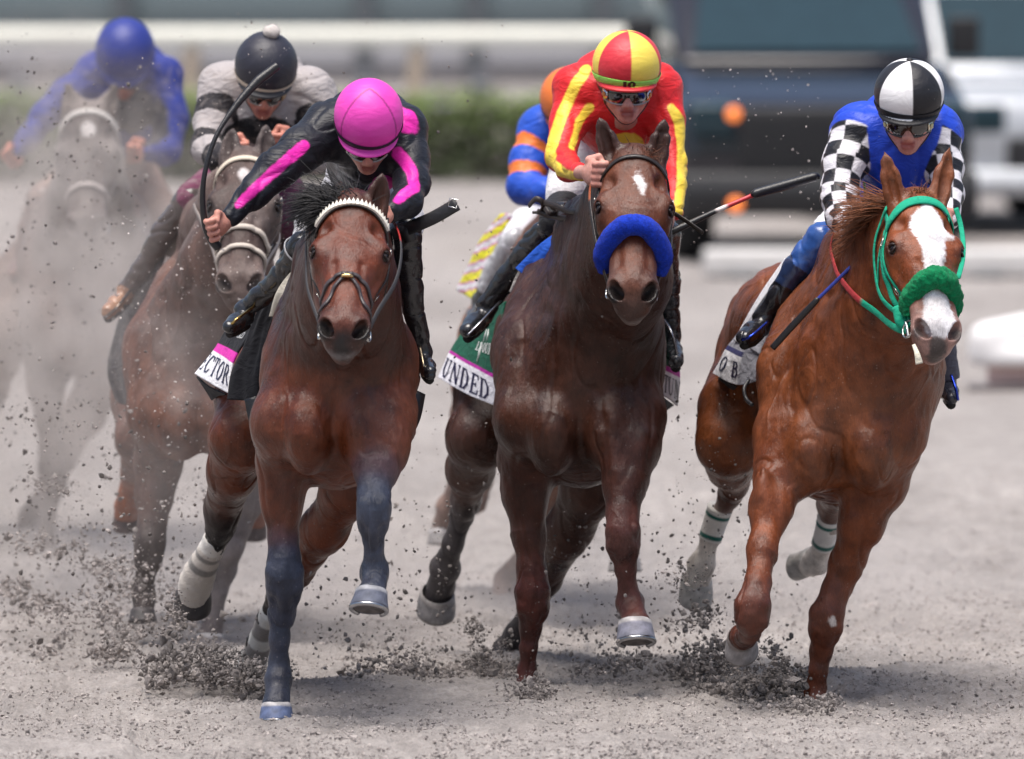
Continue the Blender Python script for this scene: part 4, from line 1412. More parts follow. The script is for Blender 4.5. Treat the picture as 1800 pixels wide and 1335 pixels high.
def horse_bay():
    h = Horse(38.5, "blood bay horse with black flying forelock and white pearl browband, under the pink cap", .0052)
    h.base = (590, 950)
    h.trunk([(597, 690, -.10, 108), (594, 655, .25, 114), (580, 632, .7, 112), (560, 612, 1.1, 112), (534, 608, 1.42, 100)])
    h.limb([(624, 375, -.50, 42), (614, 415, -.25, 54), (590, 460, .1, 64), (562, 492, .42, 60)], .10, .09, 'neck')
    h.limb([(612, 470, -.50, 54), (612, 540, -.3, 82), (605, 615, -.1, 100), (598, 695, -.05, 106)], .12, .10, 'neck')
    h.limb([(618, 420, -.45, 48), (605, 500, -.15, 70), (585, 570, .1, 92)], .12, .10, 'neck')
    for L in ([(546, 545, .25, 44), (524, 640, 0, 51), (505, 745, -.16, 54)], [(650, 555, .2, 44), (672, 640, -.02, 50), (668, 740, -.18, 54)]):
        h.limb(L, .10, .08, 'trunk')
    h.lump(542, 764, -.25, 45, 72, .125, .05); h.lump(640, 758, -.26, 45, 72, .125, .05)
    h.lump(592, 795, .08, 86, 66, .28, .08)
    h.limb([(499, 745, -.14, 58), (500, 815, 0, 46), (495, 880, 0, 33), (497, 945, -.02, 25)], .06, .05, 'foreA')
    h.limb([(497, 945, -.02, 25), (500, 985, -.04, 27), (500, 1012, -.05, 29), (499, 1042, -.04, 28), (495, 1080, 0, 22), (491, 1125, 0, 16), (490, 1165, .02, 16.5), (489, 1195, 0, 21), (488, 1222, -.03, 19), (486, 1240, -.05, 25)], .03, .025, 'lowA')
    h.knee(500, 1018, -.05, 30, 'lowA')
    h.fetlock(489, 1195, 0, 21, 'lowA'); h.fetlock(659, 1006, -.40, 22, 'lowB')
    h.lump(480, 850, -.03, 16, 60, .05, .04, 'foreA'); h.lump(512, 865, -.06, 18, 60, .05, .04, 'foreA')
    h.limb([(672, 740, -.18, 56), (668, 790, -.28, 46), (661, 830, -.36, 35)], .06, .05, 'foreB')
    h.limb([(661, 830, -.36, 35), (658, 868, -.42, 27), (657, 893, -.46, 26), (656, 920, -.45, 25), (657, 955, -.42, 17), (658, 982, -.41, 16), (659, 1006, -.40, 23), (658, 1026, -.44, 20), (653, 1042, -.47, 27)], .03, .025, 'lowB')
    h.knee(656, 897, -.46, 26, 'lowB')
    h.hoof(h.q(653, 1040, -.47), h.q(649, 1078, -.50) - h.q(653, 1040, -.47) , V3(-.1, -1, -.25), 28 * h.px, 34 * h.px, .072, (.115, .125, .165), (.36, .36, .38))
    h.hoof(h.q(486, 1238, -.05), V3(0, -.15, -1), V3(0, -1, -.1), 26 * h.px, 30 * h.px, .058, (.10, .13, .23), (.44, .42, .42))
    h.limb([(495, 640, 1.3, 84), (455, 700, 1.15, 74), (425, 770, .98, 54), (408, 830, 1.15, 40), (394, 888, 1.42, 30)], .08, .07, 'trunk')
    h.limb([(408, 835, 1.2, 38), (392, 890, 1.42, 31), (388, 925, 1.45, 26), (376, 958, 1.5, 19), (360, 988, 1.55, 18), (347, 1018, 1.62, 25), (341, 1042, 1.68, 26)], .03, .025, 'hindA')
    h.lump(391, 905, 1.42, 30, 34, .06, .02, 'hindA')
    h.hoof(h.q(341, 1036, 1.66), h.q(336, 1076, 1.74) - h.q(341, 1036, 1.66), V3(0, -.4, -1), 31 * h.px, 35 * h.px, .066, (.055, .05, .05), (.07, .06, .06), False)
    h.limb([(640, 640, 1.2, 84), (642, 770, 1.0, 72), (615, 858, .88, 46), (570, 930, 1.05, 37), (525, 1002, 1.3, 28)], .08, .07, 'trunk')
    h.limb([(525, 1002, 1.3, 28), (490, 1050, 1.45, 22), (470, 1090, 1.55, 18), (455, 1130, 1.66, 19), (442, 1165, 1.75, 24), (438, 1195, 1.72, 27)], .03, .025, 'hindB')
    h.hoof(h.q(438, 1192, 1.7), V3(0, -.1, -1), V3(0, -1, 0), 26 * h.px, 31 * h.px, .06, (.1, .1, .1))
    h.head((622, 345, -.55), (604, 570, -.93), yaw=-.02, roll=-.05, earA=(598, 318, -.40), earB=(672, 306, -.52), width=1.04, earw=(.8, 1.1))
    G = h.groove
    G([(592, 720, -.6), (590, 775, -.6), (588, 840, -.5)], 10, .03, .016)
    G([(508, 655, -.5), (530, 725, -.5), (528, 800, -.45)], 7, .03, .008)
    G([(690, 655, -.5), (655, 730, -.5), (648, 800, -.5)], 7, .03, .008)
    G([(505, 560, -.2), (550, 630, -.5), (584, 705, -.6)], 8, .035, .008)
    G([(715, 570, -.3), (665, 650, -.6), (600, 708, -.6)], 8, .035, .007)
    G([(475, 610, -.2), (458, 690, -.2), (468, 770, -.3)], 7, .03, .006)
    for L in ([(550, 570, -.3), (528, 650, -.5), (520, 710, -.5)], [(625, 620, -.6), (632, 690, -.6), (615, 760, -.6)], [(478, 815, -.3), (485, 880, -.3), (500, 950, -.3)], [(565, 720, -.6), (552, 780, -.6), (545, 830, -.5)]):
        h.vein(L, 3, .010)
    nostril_marks(h, (.012, .010, .010), .034)
    h.marks.append((Field().ell(h.Hd(.61, 0, -.06), (.035, .05, .05), k=.01), (.02, .016, .016), .03, .01, 40))
    h.marks.append((Field().cap(h.Hd(.63, -.055, -.10), h.Hd(.63, .055, -.10), .016, .016), (.13, .12, .12), .02, .01, 70))
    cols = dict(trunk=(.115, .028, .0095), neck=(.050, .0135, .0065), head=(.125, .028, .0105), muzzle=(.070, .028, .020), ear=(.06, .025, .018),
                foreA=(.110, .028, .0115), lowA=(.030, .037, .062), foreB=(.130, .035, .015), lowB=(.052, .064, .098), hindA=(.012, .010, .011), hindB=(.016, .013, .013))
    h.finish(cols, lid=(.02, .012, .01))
    dk = (.03, .024, .022)
    b = bridle(h, dk, .016, noseband=None, bw=.030)
    # browband of white points, figure-eight noseband with a brass plate
    fine = crom(h.browpts, 8); fine = h.f.project(fine, .0125)
    m = MB(); N = h.f.grad(fine)
    arc = np.concatenate([[0], np.cumsum(np.linalg.norm(np.diff(fine, axis=0), axis=1))]); n = 23
    for i in range(n):
        a, b2 = [np.array([np.interp(arc[-1] * (.12 + .76 * (i + o) / n), arc, fine[:, k]) for k in range(3)]) for o in (.05, .95)]
        nn = np.array([np.interp(arc[-1] * (.12 + .76 * (i + .5) / n), arc, N[:, k]) for k in range(3)])
        up = -h.hl * .0125
        mid = (a + b2) / 2
        q = [a - up, b2 - up, b2 - up * .2, mid + up * 1.1, a - up * .2]
        V = [p + nn * .004 for p in q] + [p - nn * .004 for p in q]
        m.add(V, [(0, 1, 2, 3, 4), (9, 8, 7, 6, 5)] + [(k, k + 5, (k + 1) % 5 + 5, (k + 1) % 5) for k in range(5)], (.72, .68, .6))
    m.build("pearl_trim", M_PAINT, b, smooth=False)
    H = h.Hd
    m = MB()
    for sg in (-1, 1):
        m.add(*strap_geo([H(.445, sg * .095, -.13), H(.41, sg * .09, -.075), H(.372, sg * .058, -.018), H(.355, sg * .028, .0), H(.352, 0, .004)], .0135, .006, h.f, .005), c=(.05, .04, .042))
        m.add(*strap_geo([H(.350, -sg * .016, .003), H(.372, sg * .014, .002), H(.415, sg * .038, -.01), H(.465, sg * .056, -.035), H(.51, sg * .066, -.085), H(.53, sg * .05, -.13)], .0115, .006, h.f, .007), c=(.05, .04, .042))
    nb = m.build("figure_eight_noseband", M_LEATH, b)
    bm = MB(); c0 = h.f.project([H(.372, 0, 0)], .012)[0]
    bm.add(*tube_geo([c0 - h.hw * .02, c0 - h.hw * .008 - h.hl * .004, c0 + h.hw * .008 - h.hl * .004, c0 + h.hw * .02], [.004, .008, .008, .004], 8, 4), c=(.5, .34, .16))
    bm.build("brass_plate", M_METAL, nb)
    for side, pts in ((0, [h.ringA, h.q(553, 545, -.72), h.q(538, 500, -.6), h.q(541, 440, -.4), h.q(556, 405, -.25), h.q(570, 388, -.15)]),
                      (1, [h.ringB, h.q(668, 540, -.72), h.q(695, 500, -.6), h.q(706, 450, -.45), h.q(702, 410, -.3), h.q(684, 378, -.1)])):
        rein(h, "rein", pts, .0115, (.06, .058, .062), mat=M_RUB, split=(.72 if side else .86, 1.0, (.34, .02, .02)))
    rein(h, "rein_end", [h.q(690, 412, -.1), h.q(722, 400, -.15), h.q(762, 383, -.18), h.q(804, 359, -.2)], .023, (.016, .015, .017), flat=.14)
    m = MB(); c0 = h.q(796, 358, -.215)
    fr = [c0 + V3(a, -.006, b) for a, b in ((-.016, -.010), (.012, -.016), (.018, .012), (-.010, .018), (-.016, -.010))]
    m.add(*tube_geo(fr, .0022, 6, raw=True), c=(.7, .7, .7)); m.build("buckle", M_METAL, h.root)
    m = MB(); m.add(*tube_geo([h.q(700, 402, -.1), h.q(715, 408, -.12), h.q(722, 425, -.12)], [.02, .03, .022], 10, 5), c=(.016, .015, .017)); m.build("rein_knot", M_LEATH, h.root)
    def stripe(x): return (.62, .60, .56) if (x * 3.2) % 1 < .42 and x < .95 else (.23, .205, .19)
    wrap(h, [(478, 1075, 1.5), (465, 1105, 1.585), (454, 1138, 1.67), (441, 1172, 1.75), (436, 1190, 1.76)], "leg_bandage", stripe, [21, 21, 23, 28, 29])
    def pale(x):
        if x < .16: return (.60, .57, .53)
        if .2 < x < .27 or .34 < x < .42: return (.20, .185, .17)
        return (.50, .45, .40)
    wrap(h, [(380, 948, 1.485), (366, 975, 1.53), (352, 1005, 1.595), (343, 1030, 1.64), (339, 1054, 1.67)], "leg_bandage", pale, [23, 24, 30, 32, 28])
    # black forelock blown back over the ear
    m = MB(); R_, D, L, C = [], [], [], []
    for i in range(2600):
        a = RNG.random()
        r0 = h.Hd(RNG.uniform(-.01, .055), RNG.uniform(-.085, .03), RNG.uniform(-.09, -.012))
        d = -h.hw * RNG.uniform(.2, 1.25) - h.hl * RNG.uniform(.15, 1.0) + V3(0, RNG.uniform(-.1, .5), 0) + RNG.normal(0, .22, 3)
        R_.append(r0); D.append(d); L.append(RNG.uniform(.09, .2)); C.append(np.array([.010, .009, .010]) * RNG.uniform(.6, 1.9))
    hair_geo(m, R_, D, L, C, .8, .0031, .16)
    m.build("forelock", M_HAIR, h.root)
    return h


def horse_chestnut():
    h = Horse(39.3, "bright chestnut horse with broad white blaze and green bridle, rightmost in the race", .0052)
    h.base = (1480, 950)
    h.trunk([(1500, 700, -.12, 112), (1480, 665, .25, 126), (1446, 630, .7, 116), (1402, 592, 1.1, 114), (1366, 580, 1.42, 96)])
    h.limb([(1605, 372, -.52, 42), (1562, 415, -.25, 54), (1515, 450, .1, 62), (1478, 470, .42, 58)], .10, .09, 'neck')
    h.limb([(1602, 455, -.50, 56), (1572, 545, -.3, 84), (1532, 625, -.12, 112), (1498, 700, -.05, 120)], .12, .10, 'neck')
    h.limb([(1600, 415, -.45, 50), (1555, 490, -.15, 70), (1490, 560, .1, 96)], .12, .10, 'neck')
    for L in ([(1434, 545, .3, 48), (1398, 650, .05, 58), (1388, 765, -.12, 57)], [(1555, 565, .15, 48), (1588, 660, -.05, 54), (1567, 765, -.18, 55)]):
        h.limb(L, .10, .08, 'trunk')
    h.lump(1424, 796, -.22, 50, 74, .125, .05); h.lump(1530, 792, -.26, 48, 74, .125, .05)
    h.lump(1475, 820, .08, 96, 66, .28, .08)
    h.limb([(1388, 770, -.12, 60), (1374, 835, -.2, 46), (1356, 895, -.3, 33), (1340, 965, -.42, 23), (1331, 1030, -.52, 22)], .06, .05, 'foreA')
    h.limb([(1331, 1030, -.52, 22), (1324, 1062, -.56, 27), (1321, 1090, -.56, 26), (1318, 1112, -.47, 18), (1311, 1118, -.34, 14.5), (1306, 1120, -.22, 21), (1303, 1124, -.16, 22)], .03, .025, 'lowA')
    h.knee(1322, 1078, -.57, 28, 'lowA')
    h.hoof(h.q(1303, 1120, -.2), h.q(1310, 1152, -.08) - h.q(1303, 1120, -.2), V3(-.2, -.3, -1), 25 * h.px, 30 * h.px, .065, (.30, .28, .28), (.2, .17, .16), False)
    h.fetlock(1433, 1210, .02, 15, 'lowB')
    h.lump(1342, 880, -.33, 16, 60, .05, .04, 'foreA')
    h.limb([(1567, 770, -.18, 56), (1545, 850, -.1, 46), (1514, 920, -.08, 35), (1490, 990, -.05, 26), (1470, 1038, -.04, 24)], .06, .05, 'foreB')
    h.limb([(1470, 1038, -.05, 24), (1457, 1075, -.06, 27), (1451, 1108, -.05, 26), (1444, 1145, 0, 18), (1439, 1180, 0, 15), (1433, 1210, .02, 15.5), (1430, 1238, 0, 20)], .03, .025, 'lowB')
    h.knee(1453, 1090, -.06, 29, 'lowB')
    h.lump(1498, 905, -.1, 16, 60, .05, .04, 'foreB'); h.lump(1535, 890, -.12, 18, 60, .05, .04, 'foreB')
    h.hoof(h.q(1430, 1238, 0), V3(0, -.1, -1), V3(0, -1, 0), 24 * h.px, 29 * h.px, .06, (.2, .2, .22))
    h.limb([(1345, 640, 1.3, 92), (1305, 720, 1.15, 74), (1284, 780, 1.05, 54), (1284, 818, 1.22, 37), (1291, 850, 1.4, 26)], .08, .08, 'trunk')
    h.limb([(1290, 835, 1.4, 27), (1284, 868, 1.45, 21), (1265, 905, 1.5, 17), (1248, 950, 1.53, 16), (1234, 990, 1.58, 22), (1225, 1022, 1.62, 25)], .03, .025, ['hock', 'hock', 'hindA', 'hindA', 'hindA'])
    h.lump(1291, 848, 1.40, 28, 34, .06, .02, 'hock'); h.fetlock(1232, 992, 1.58, 22, 'hindA')
    h.hoof(h.q(1225, 1018, 1.62), h.q(1220, 1064, 1.70) - h.q(1225, 1018, 1.62), V3(0, -.4, -1), 28 * h.px, 32 * h.px, .075, (.50, .47, .44), (.52, .5, .48), False)
    h.limb([(1500, 640, 1.2, 88), (1492, 760, 1.0, 74), (1476, 845, 1.05, 42), (1462, 888, 1.35, 25)], .08, .07, 'trunk')
    h.limb([(1462, 885, 1.35, 24), (1457, 925, 1.42, 17), (1449, 958, 1.5, 17), (1438, 985, 1.58, 24), (1424, 992, 1.64, 24)], .03, .025, ['hock', 'hindB', 'hindB', 'hindB'])
    h.hoof(h.q(1428, 985, 1.64), h.q(1396, 980, 1.72) - h.q(1428, 985, 1.64), V3(-.3, -.2, -1), 26 * h.px, 29 * h.px, .07, (.50, .47, .44), (.52, .5, .48), False)
    h.head((1622, 334, -.62), (1654, 574, -.97), yaw=.30, roll=.0, earA=(1555, 268, -.58), earB=(1670, 258, -.50), width=1.03, earw=(.95, 1.05), open_mouth=.0)
    G = h.groove
    G([(1478, 740, -.7), (1482, 800, -.7), (1480, 870, -.5)], 10, .03, .014)
    G([(1400, 680, -.5), (1425, 755, -.5), (1420, 830, -.45)], 7, .03, .008)
    G([(1590, 690, -.5), (1550, 760, -.5), (1545, 830, -.5)], 7, .03, .008)
    G([(1410, 560, -.2), (1450, 650, -.5), (1476, 730, -.6)], 8, .035, .008)
    G([(1560, 560, -.6), (1530, 640, -.6), (1500, 725, -.6)], 8, .035, .008)
    G([(1605, 600, -.6), (1580, 680, -.6), (1530, 740, -.6)], 7, .03, .006)
    G([(1490, 470, -.2), (1470, 540, -.3), (1462, 620, -.5)], 7, .03, .006)
    G([(1360, 620, -.2), (1345, 710, -.2), (1358, 800, -.3)], 7, .03, .006)
    G([(1290, 560, .9), (1268, 650, .9), (1262, 760, .8)], 7, .03, .006)
    for L in ([(1430, 600, -.3), (1408, 680, -.5), (1400, 740, -.5)], [(1540, 660, -.7), (1530, 730, -.7), (1510, 790, -.6)], [(1345, 860, -.5), (1335, 930, -.6), (1325, 1000, -.7)], [(1520, 860, -.4), (1495, 930, -.4), (1470, 1000, -.4)]):
        h.vein(L, 3, .010)
    # blaze
    H = h.Hd
    bl = Field()
    bl.cap(H(.05, .008, 0), H(.15, .004, .015), .008, .066, .02).cap(H(.15, .004, .015), H(.21, .006, .015), .066, .046, .02)
    bl.cap(H(.21, .012, .015), H(.36, .006, .02), .044, .042, .02).cap(H(.36, .004, .02), H(.53, 0, 0), .048, .056, .02)
    bl.cap(H(.17, .0, .015), H(.185, .082, -.01), .02, .010, .015)
    bl.ell(H(.545, 0, -.02), (.05, .052, .045), np.array([h.hl, h.hw, h.hf]), .02)
    h.marks.append((bl, (.78, .78, .80), .007, .006, 150))
    h.marks.append((Field().ell(H(.615, .0, -.07), (.05, .032, .055), np.array([h.hl, h.hw, h.hf]), .01), (.085, .07, .066), .012, .012, 50))
    nostril_marks(h, (.10, .08, .076), .026)
    h.marks.append((Field().cap(H(.60, -.05, -.125), H(.612, .05, -.125), .012, .012), (.42, .24, .21), .012, .01, 60))
    h.marks.append((Field().ell(h.q(1464, 1092, -.1), (.014, .06, .02)), (.7, .66, .62), .004, .005, 90))
    cols = dict(trunk=(.165, .047, .0135), neck=(.14, .038, .0115), head=(.23, .060, .0175), muzzle=(.36, .22, .19), ear=(.19, .062, .025),
                foreA=(.165, .042, .012), lowA=(.090, .023, .011), foreB=(.165, .042, .012), lowB=(.15, .043, .021), hock=(.09, .026, .014), hindA=(.80, .75, .68), hindB=(.80, .75, .68))
    h.finish(cols, lid=(.03, .014, .01))
    gr = (.012, .32, .19)
    b = bridle(h, gr, .026, cheek2=True, bw=.040, mat=M_PAD)
    fleece(h, (.003, .23, .085), parent=b, r=.038, amp=.004, spread=.072, l0=.435, l1=.39, drop=.10)
    # green rein and red martingale strap on the near side
    rein(h, "rein", [h.ringA, h.q(1585, 582, -.80), h.q(1560, 568, -.66), h.q(1538, 545, -.5), h.q(1520, 515, -.36), h.q(1507, 482, -.2), h.q(1500, 450, -.05), h.q(1506, 424, .08)], .0125, gr, mat=M_PAD, split=(.5, 1.0, (.42, .045, .05)))
    rein(h, "rein", [h.ringA, h.q(1582, 540, -.72), h.q(1552, 500, -.6), h.q(1547, 440, -.55), h.q(1554, 395, -.56), h.q(1564, 366, -.6)], .0105, gr, mat=M_PAD)
    rein(h, "rein_end", [h.q(1520, 380, .1), h.q(1522, 350, .08), h.q(1519, 322, .06)], .016, gr, mat=M_PAD, flat=.3)
    m = MB(); m.add(*tube_geo([h.q(1505, 374, .08), h.q(1520, 366, .05), h.q(1538, 374, .08), h.q(1540, 384, .1)], [.012, .022, .022, .01], 10, 5), c=gr); m.build("rein_knot", M_PAD, h.root)
    rein(h, "rein", [h.q(1680, 366, -.58), h.q(1690, 400, -.6), h.q(1692, 440, -.68), h.q(1684, 490, -.78)], .009, gr, mat=M_PAD)
    m = MB(); m.add(*tube_geo([h.q(1578, 540, -.78), h.q(1586, 565, -.8), h.q(1596, 572, -.82)], [.02, .026, .018], 10, 5), c=gr); m.build("bit_guard", M_PAD, b)
    m = MB(); c0 = h.q(1612, 622, -.98)
    m.add(*strap_geo([h.q(1606, 606, -.96), c0, h.q(1616, 640, -.98)], [.012, .018, .026], .003), c=(.68, .64, .52)); m.build("tongue_tie", M_BAND, b)
    white = (.82, .79, .75)
    gcol = (.012, .13, .105)
    def bands(x): return gcol if (.10 < x < .25 or .76 < x < .93) else white
    wrap(h, [(1266, 893, 1.49), (1256, 922, 1.515), (1248, 948, 1.53)], "leg_bandage", bands, [24, 22, 21.5], amp=.0008)
    wrap(h, [(1459, 908, 1.40), (1453, 935, 1.45), (1447, 957, 1.50)], "leg_bandage", bands, [23.5, 22, 22], amp=.0008)
    # mane blown back on the near side, forelock, tail wisps
    m = MB(); R_, D, L, C = [], [], [], []
    for i in range(1300):
        t = RNG.random()
        b0 = h.q(1580 - 60 * t, 365 + 62 * t, -.52 + .4 * t); r0 = b0 + RNG.normal(0, .012, 3)
        R_.append(r0); D.append(V3(-1, .0, .45 - .75 * t) + RNG.normal(0, .16, 3)); L.append(RNG.uniform(.10, .21) * (1.1 - .4 * t)); C.append(np.array([.19, .062, .024]) * RNG.uniform(.45, 1.5))
    hair_geo(m, R_, D, L, C, .5, .0028, .25)
    m.build("mane", M_HAIR, h.root)
    m = MB(); R_, D, L, C = [], [], [], []
    for i in range(260):
        r0 = h.Hd(RNG.uniform(-.03, .02), RNG.uniform(-.025, .03), RNG.uniform(-.07, -.03))
        R_.append(r0); D.append(h.hl * RNG.uniform(.0, .9) + h.hw * RNG.normal(-.1, .4) + h.hf * .5 + RNG.normal(0, .25, 3)); L.append(RNG.uniform(.03, .075)); C.append(np.array([.22, .085, .04]) * RNG.uniform(.5, 1.5))
    hair_geo(m, R_, D, L, C, .3, .0022, .25)
    m.build("forelock", M_HAIR, h.root)
    m = MB(); R_, D, L, C = [], [], [], []
    for i in range(300):
        R_.append(h.q(1390 + RNG.normal(0, 6), 540 + RNG.normal(0, 6), 1.7)); D.append(V3(-.02, .7, -.5) + RNG.normal(0, .15, 3)); L.append(RNG.uniform(.4, .7)); C.append(np.array([.15, .05, .02]) * RNG.uniform(.5, 1.5))
    hair_geo(m, R_, D, L, C, 1.2, .003, .2, 8)
    m.build("tail", M_HAIR, h.root)
    return h


def horse_second():
    h = Horse(41.9, "brown dirt-spattered horse in a pale browband, under the dark cap with a pompom", .0075)
    h.base = (345, 950)
    h.trunk([(346, 680, -.10, 98), (346, 648, .25, 116), (346, 622, .7, 114), (346, 605, 1.1, 108), (346, 600, 1.42, 98)])
    h.limb([(428, 295, -.5, 38), (405, 352, -.25, 48), (380, 402, .1, 56), (362, 432, .42, 55)], .10, .09, 'neck')
    h.limb([(416, 392, -.5, 50), (396, 472, -.3, 74), (370, 560, -.1, 96), (350, 645, -.05, 104)], .12, .10, 'neck')
    for L in ([(318, 500, .25, 46), (282, 610, 0, 56), (280, 725, -.16, 53)], [(400, 510, .2, 46), (425, 610, 0, 56), (425, 720, -.16, 53)]):
        h.limb(L, .10, .08, 'trunk')
    h.lump(318, 745, -.25, 48, 66, .13, .06); h.lump(398, 745, -.25, 48, 66, .13, .06)
    h.limb([(283, 735, -.14, 52), (277, 815, 0, 39), (271, 872, 0, 30), (267, 925, -.02, 24)], .06, .05, 'foreA')
    h.limb([(267, 925, -.02, 24), (263, 955, -.05, 26), (259, 985, -.04, 23), (254, 1025, 0, 15.5), (252, 1050, .0, 20), (251, 1075, -.03, 20)], .03, .025, 'lowA')
    h.hoof(h.q(251, 1072, -.03), V3(0, -.2, -1), V3(0, -1, -.1), 21 * h.px, 26 * h.px, .05, (.05, .045, .045), (.08, .07, .07), False)
    h.limb([(425, 735, -.14, 52), (440, 820, 0, 38), (430, 880, 0, 30), (412, 930, -.02, 26)], .06, .05, 'foreB')
    h.limb([(412, 930, -.02, 26), (399, 965, -.04, 27), (392, 1000, 0, 23), (382, 1040, 0, 16), (375, 1090, .0, 16), (369, 1118, 0, 21)], .03, .025, 'lowB')
    h.hoof(h.q(369, 1116, 0), V3(0, -.1, -1), V3(0, -1, 0), 23 * h.px, 28 * h.px, .06, (.2, .18, .18))
    h.limb([(290, 620, 1.3, 76), (262, 700, 1.15, 64), (250, 770, 1.0, 42), (238, 830, 1.35, 25)], .08, .07, 'trunk')
    h.limb([(238, 830, 1.35, 25), (228, 862, 1.42, 19), (224, 890, 1.5, 22), (222, 908, 1.55, 22)], .03, .025, 'hindA')
    h.hoof(h.q(222, 902, 1.55), V3(0, .3, -1), V3(0, -1, -.3), 22 * h.px, 24 * h.px, .06, (.07, .045, .04), (.12, .06, .05), False)
    h.limb([(420, 640, 1.2, 76), (440, 740, 1.0, 62), (450, 820, 1.2, 34), (450, 870, 1.4, 24)], .08, .07, 'trunk')
    h.limb([(450, 870, 1.4, 24), (447, 900, 1.5, 22), (446, 922, 1.55, 22)], .03, .025, 'hindA')
    h.hoof(h.q(446, 916, 1.55), V3(0, .3, -1), V3(0, -1, -.3), 22 * h.px, 24 * h.px, .06, (.07, .045, .04), (.12, .06, .05), False)
    h.head((432, 260, -.6), (420, 492, -.95), yaw=-.06, roll=-.03, earA=(409, 222, -.52), earB=(468, 218, -.52), width=1.02)
    h.groove([(345, 690, -.6), (350, 750, -.6)], 9, .03, .012)
    h.groove([(355, 470, -.3), (335, 560, -.5), (330, 650, -.6)], 9, .035, .012)
    h.groove([(300, 520, -.2), (300, 620, -.5), (318, 700, -.6)], 8, .035, .008)
    h.groove([(395, 540, -.6), (380, 620, -.6), (360, 690, -.6)], 8, .035, .010)
    star = Field().ell(h.Hd(.12, .0, .002), (.022, .03, .026), k=.01)
    h.marks.append((star, (.6, .57, .56), .008, .006, 60))
    nostril_marks(h, (.06, .05, .048), .028)
    cols = dict(trunk=(.135, .056, .034), neck=(.105, .056, .042), head=(.080, .052, .045), muzzle=(.17, .125, .108), ear=(.09, .07, .066),
                foreA=(.12, .053, .034), lowA=(.05, .036, .032), foreB=(.12, .10, .10), lowB=(.17, .15, .152), hindA=(.30, .10, .045))
    h.finish(cols, M_COATD)
    pale = (.52, .46, .40)
    b = bridle(h, (.22, .18, .16), .018, brow=(.60, .52, .42), noseband=None, mat=M_RUB, bw=.022)
    H = h.Hd
    m = MB()
    for l0, rr in ((.36, .0105), (.44, .009)):
        m.add(*strap_geo([H(l0 + .04, -.09, -.14), H(l0 + .015, -.085, -.08), H(l0 - .01, -.055, -.02), H(l0 - .015, 0, .0), H(l0 - .01, .055, -.02), H(l0 + .015, .085, -.08), H(l0 + .04, .09, -.14)], rr * 2, .008, h.f, .006), c=pale)
    m.build("noseband", M_RUB, b)
    rein(h, "rein", [h.ringA, h.q(375, 440, -.7), h.q(360, 400, -.5), h.q(372, 360, -.2)], .0105, (.3, .26, .24), mat=M_RUB)
    rein(h, "rein", [h.ringB, h.q(468, 450, -.7), h.q(478, 400, -.5), h.q(470, 300, -.2)], .0105, (.42, .38, .36), mat=M_RUB)
    m = MB(); R_, D, L, C = [], [], [], []
    for i in range(160):
        R_.append(h.q(346 + RNG.normal(0, 6), 500 + RNG.normal(0, 6), 1.75)); D.append(V3(0, .7, -.2) + RNG.normal(0, .15, 3)); L.append(RNG.uniform(.4, .7)); C.append(np.array([.05, .03, .02]) * RNG.uniform(.5, 1.5))
    hair_geo(m, R_, D, L, C, 1.2, .003, .2, 8); m.build("tail", M_HAIR, h.root)
    return h


def horse_dust():
    h = Horse(47.5, "grey dusty horse with a white star, half lost in dust at the far left", .010, (165, 963), .86)
    h.base = (1020, 900)
    gallop_one(h, 40, False)
    for p in ((1116, 1094, -.46), (769, 1044, 1.66), (925, 1212, 0), (884, 1178, 1.5)):
        h.hoof(h.q(*p), V3(0, -.1, -1), V3(0, -1, -.2), 27 * h.px, 32 * h.px, .06, (.2, .19, .19), shoe=False)
    h.head((1010, 300, -.66), (1003, 545, -.98), yaw=.0, roll=0., earA=(966, 250, -.60), earB=(1066, 252, -.60), width=1.02)
    h.limb([(1010, 340, -.60, 40), (1012, 400, -.36, 52), (1012, 440, 0, 64)], .10, .09, 'neck')
    h.limb([(1010, 430, -.60, 52), (1012, 500, -.36, 78), (1015, 590, -.12, 108)], .10, .09, 'neck')
    h.marks.append((Field().ell(h.Hd(.12, .0, .002), (.03, .04, .034), k=.01), (.7, .68, .66), .008, .006, 60))
    g = (.105, .085, .075)
    h.finish(dict(trunk=(.15, .095, .075), neck=g, head=(.10, .085, .08), muzzle=(.12, .10, .095), ear=g, foreA=g, lowA=g, foreB=g, lowB=g, hindA=g, hindB=g), M_COATD, smooth=2)
    bridle(h, (.3, .27, .25), .02, brow=(.5, .47, .44), noseband=(.4, .36, .34), mat=M_RUB, bw=.026)
    return h


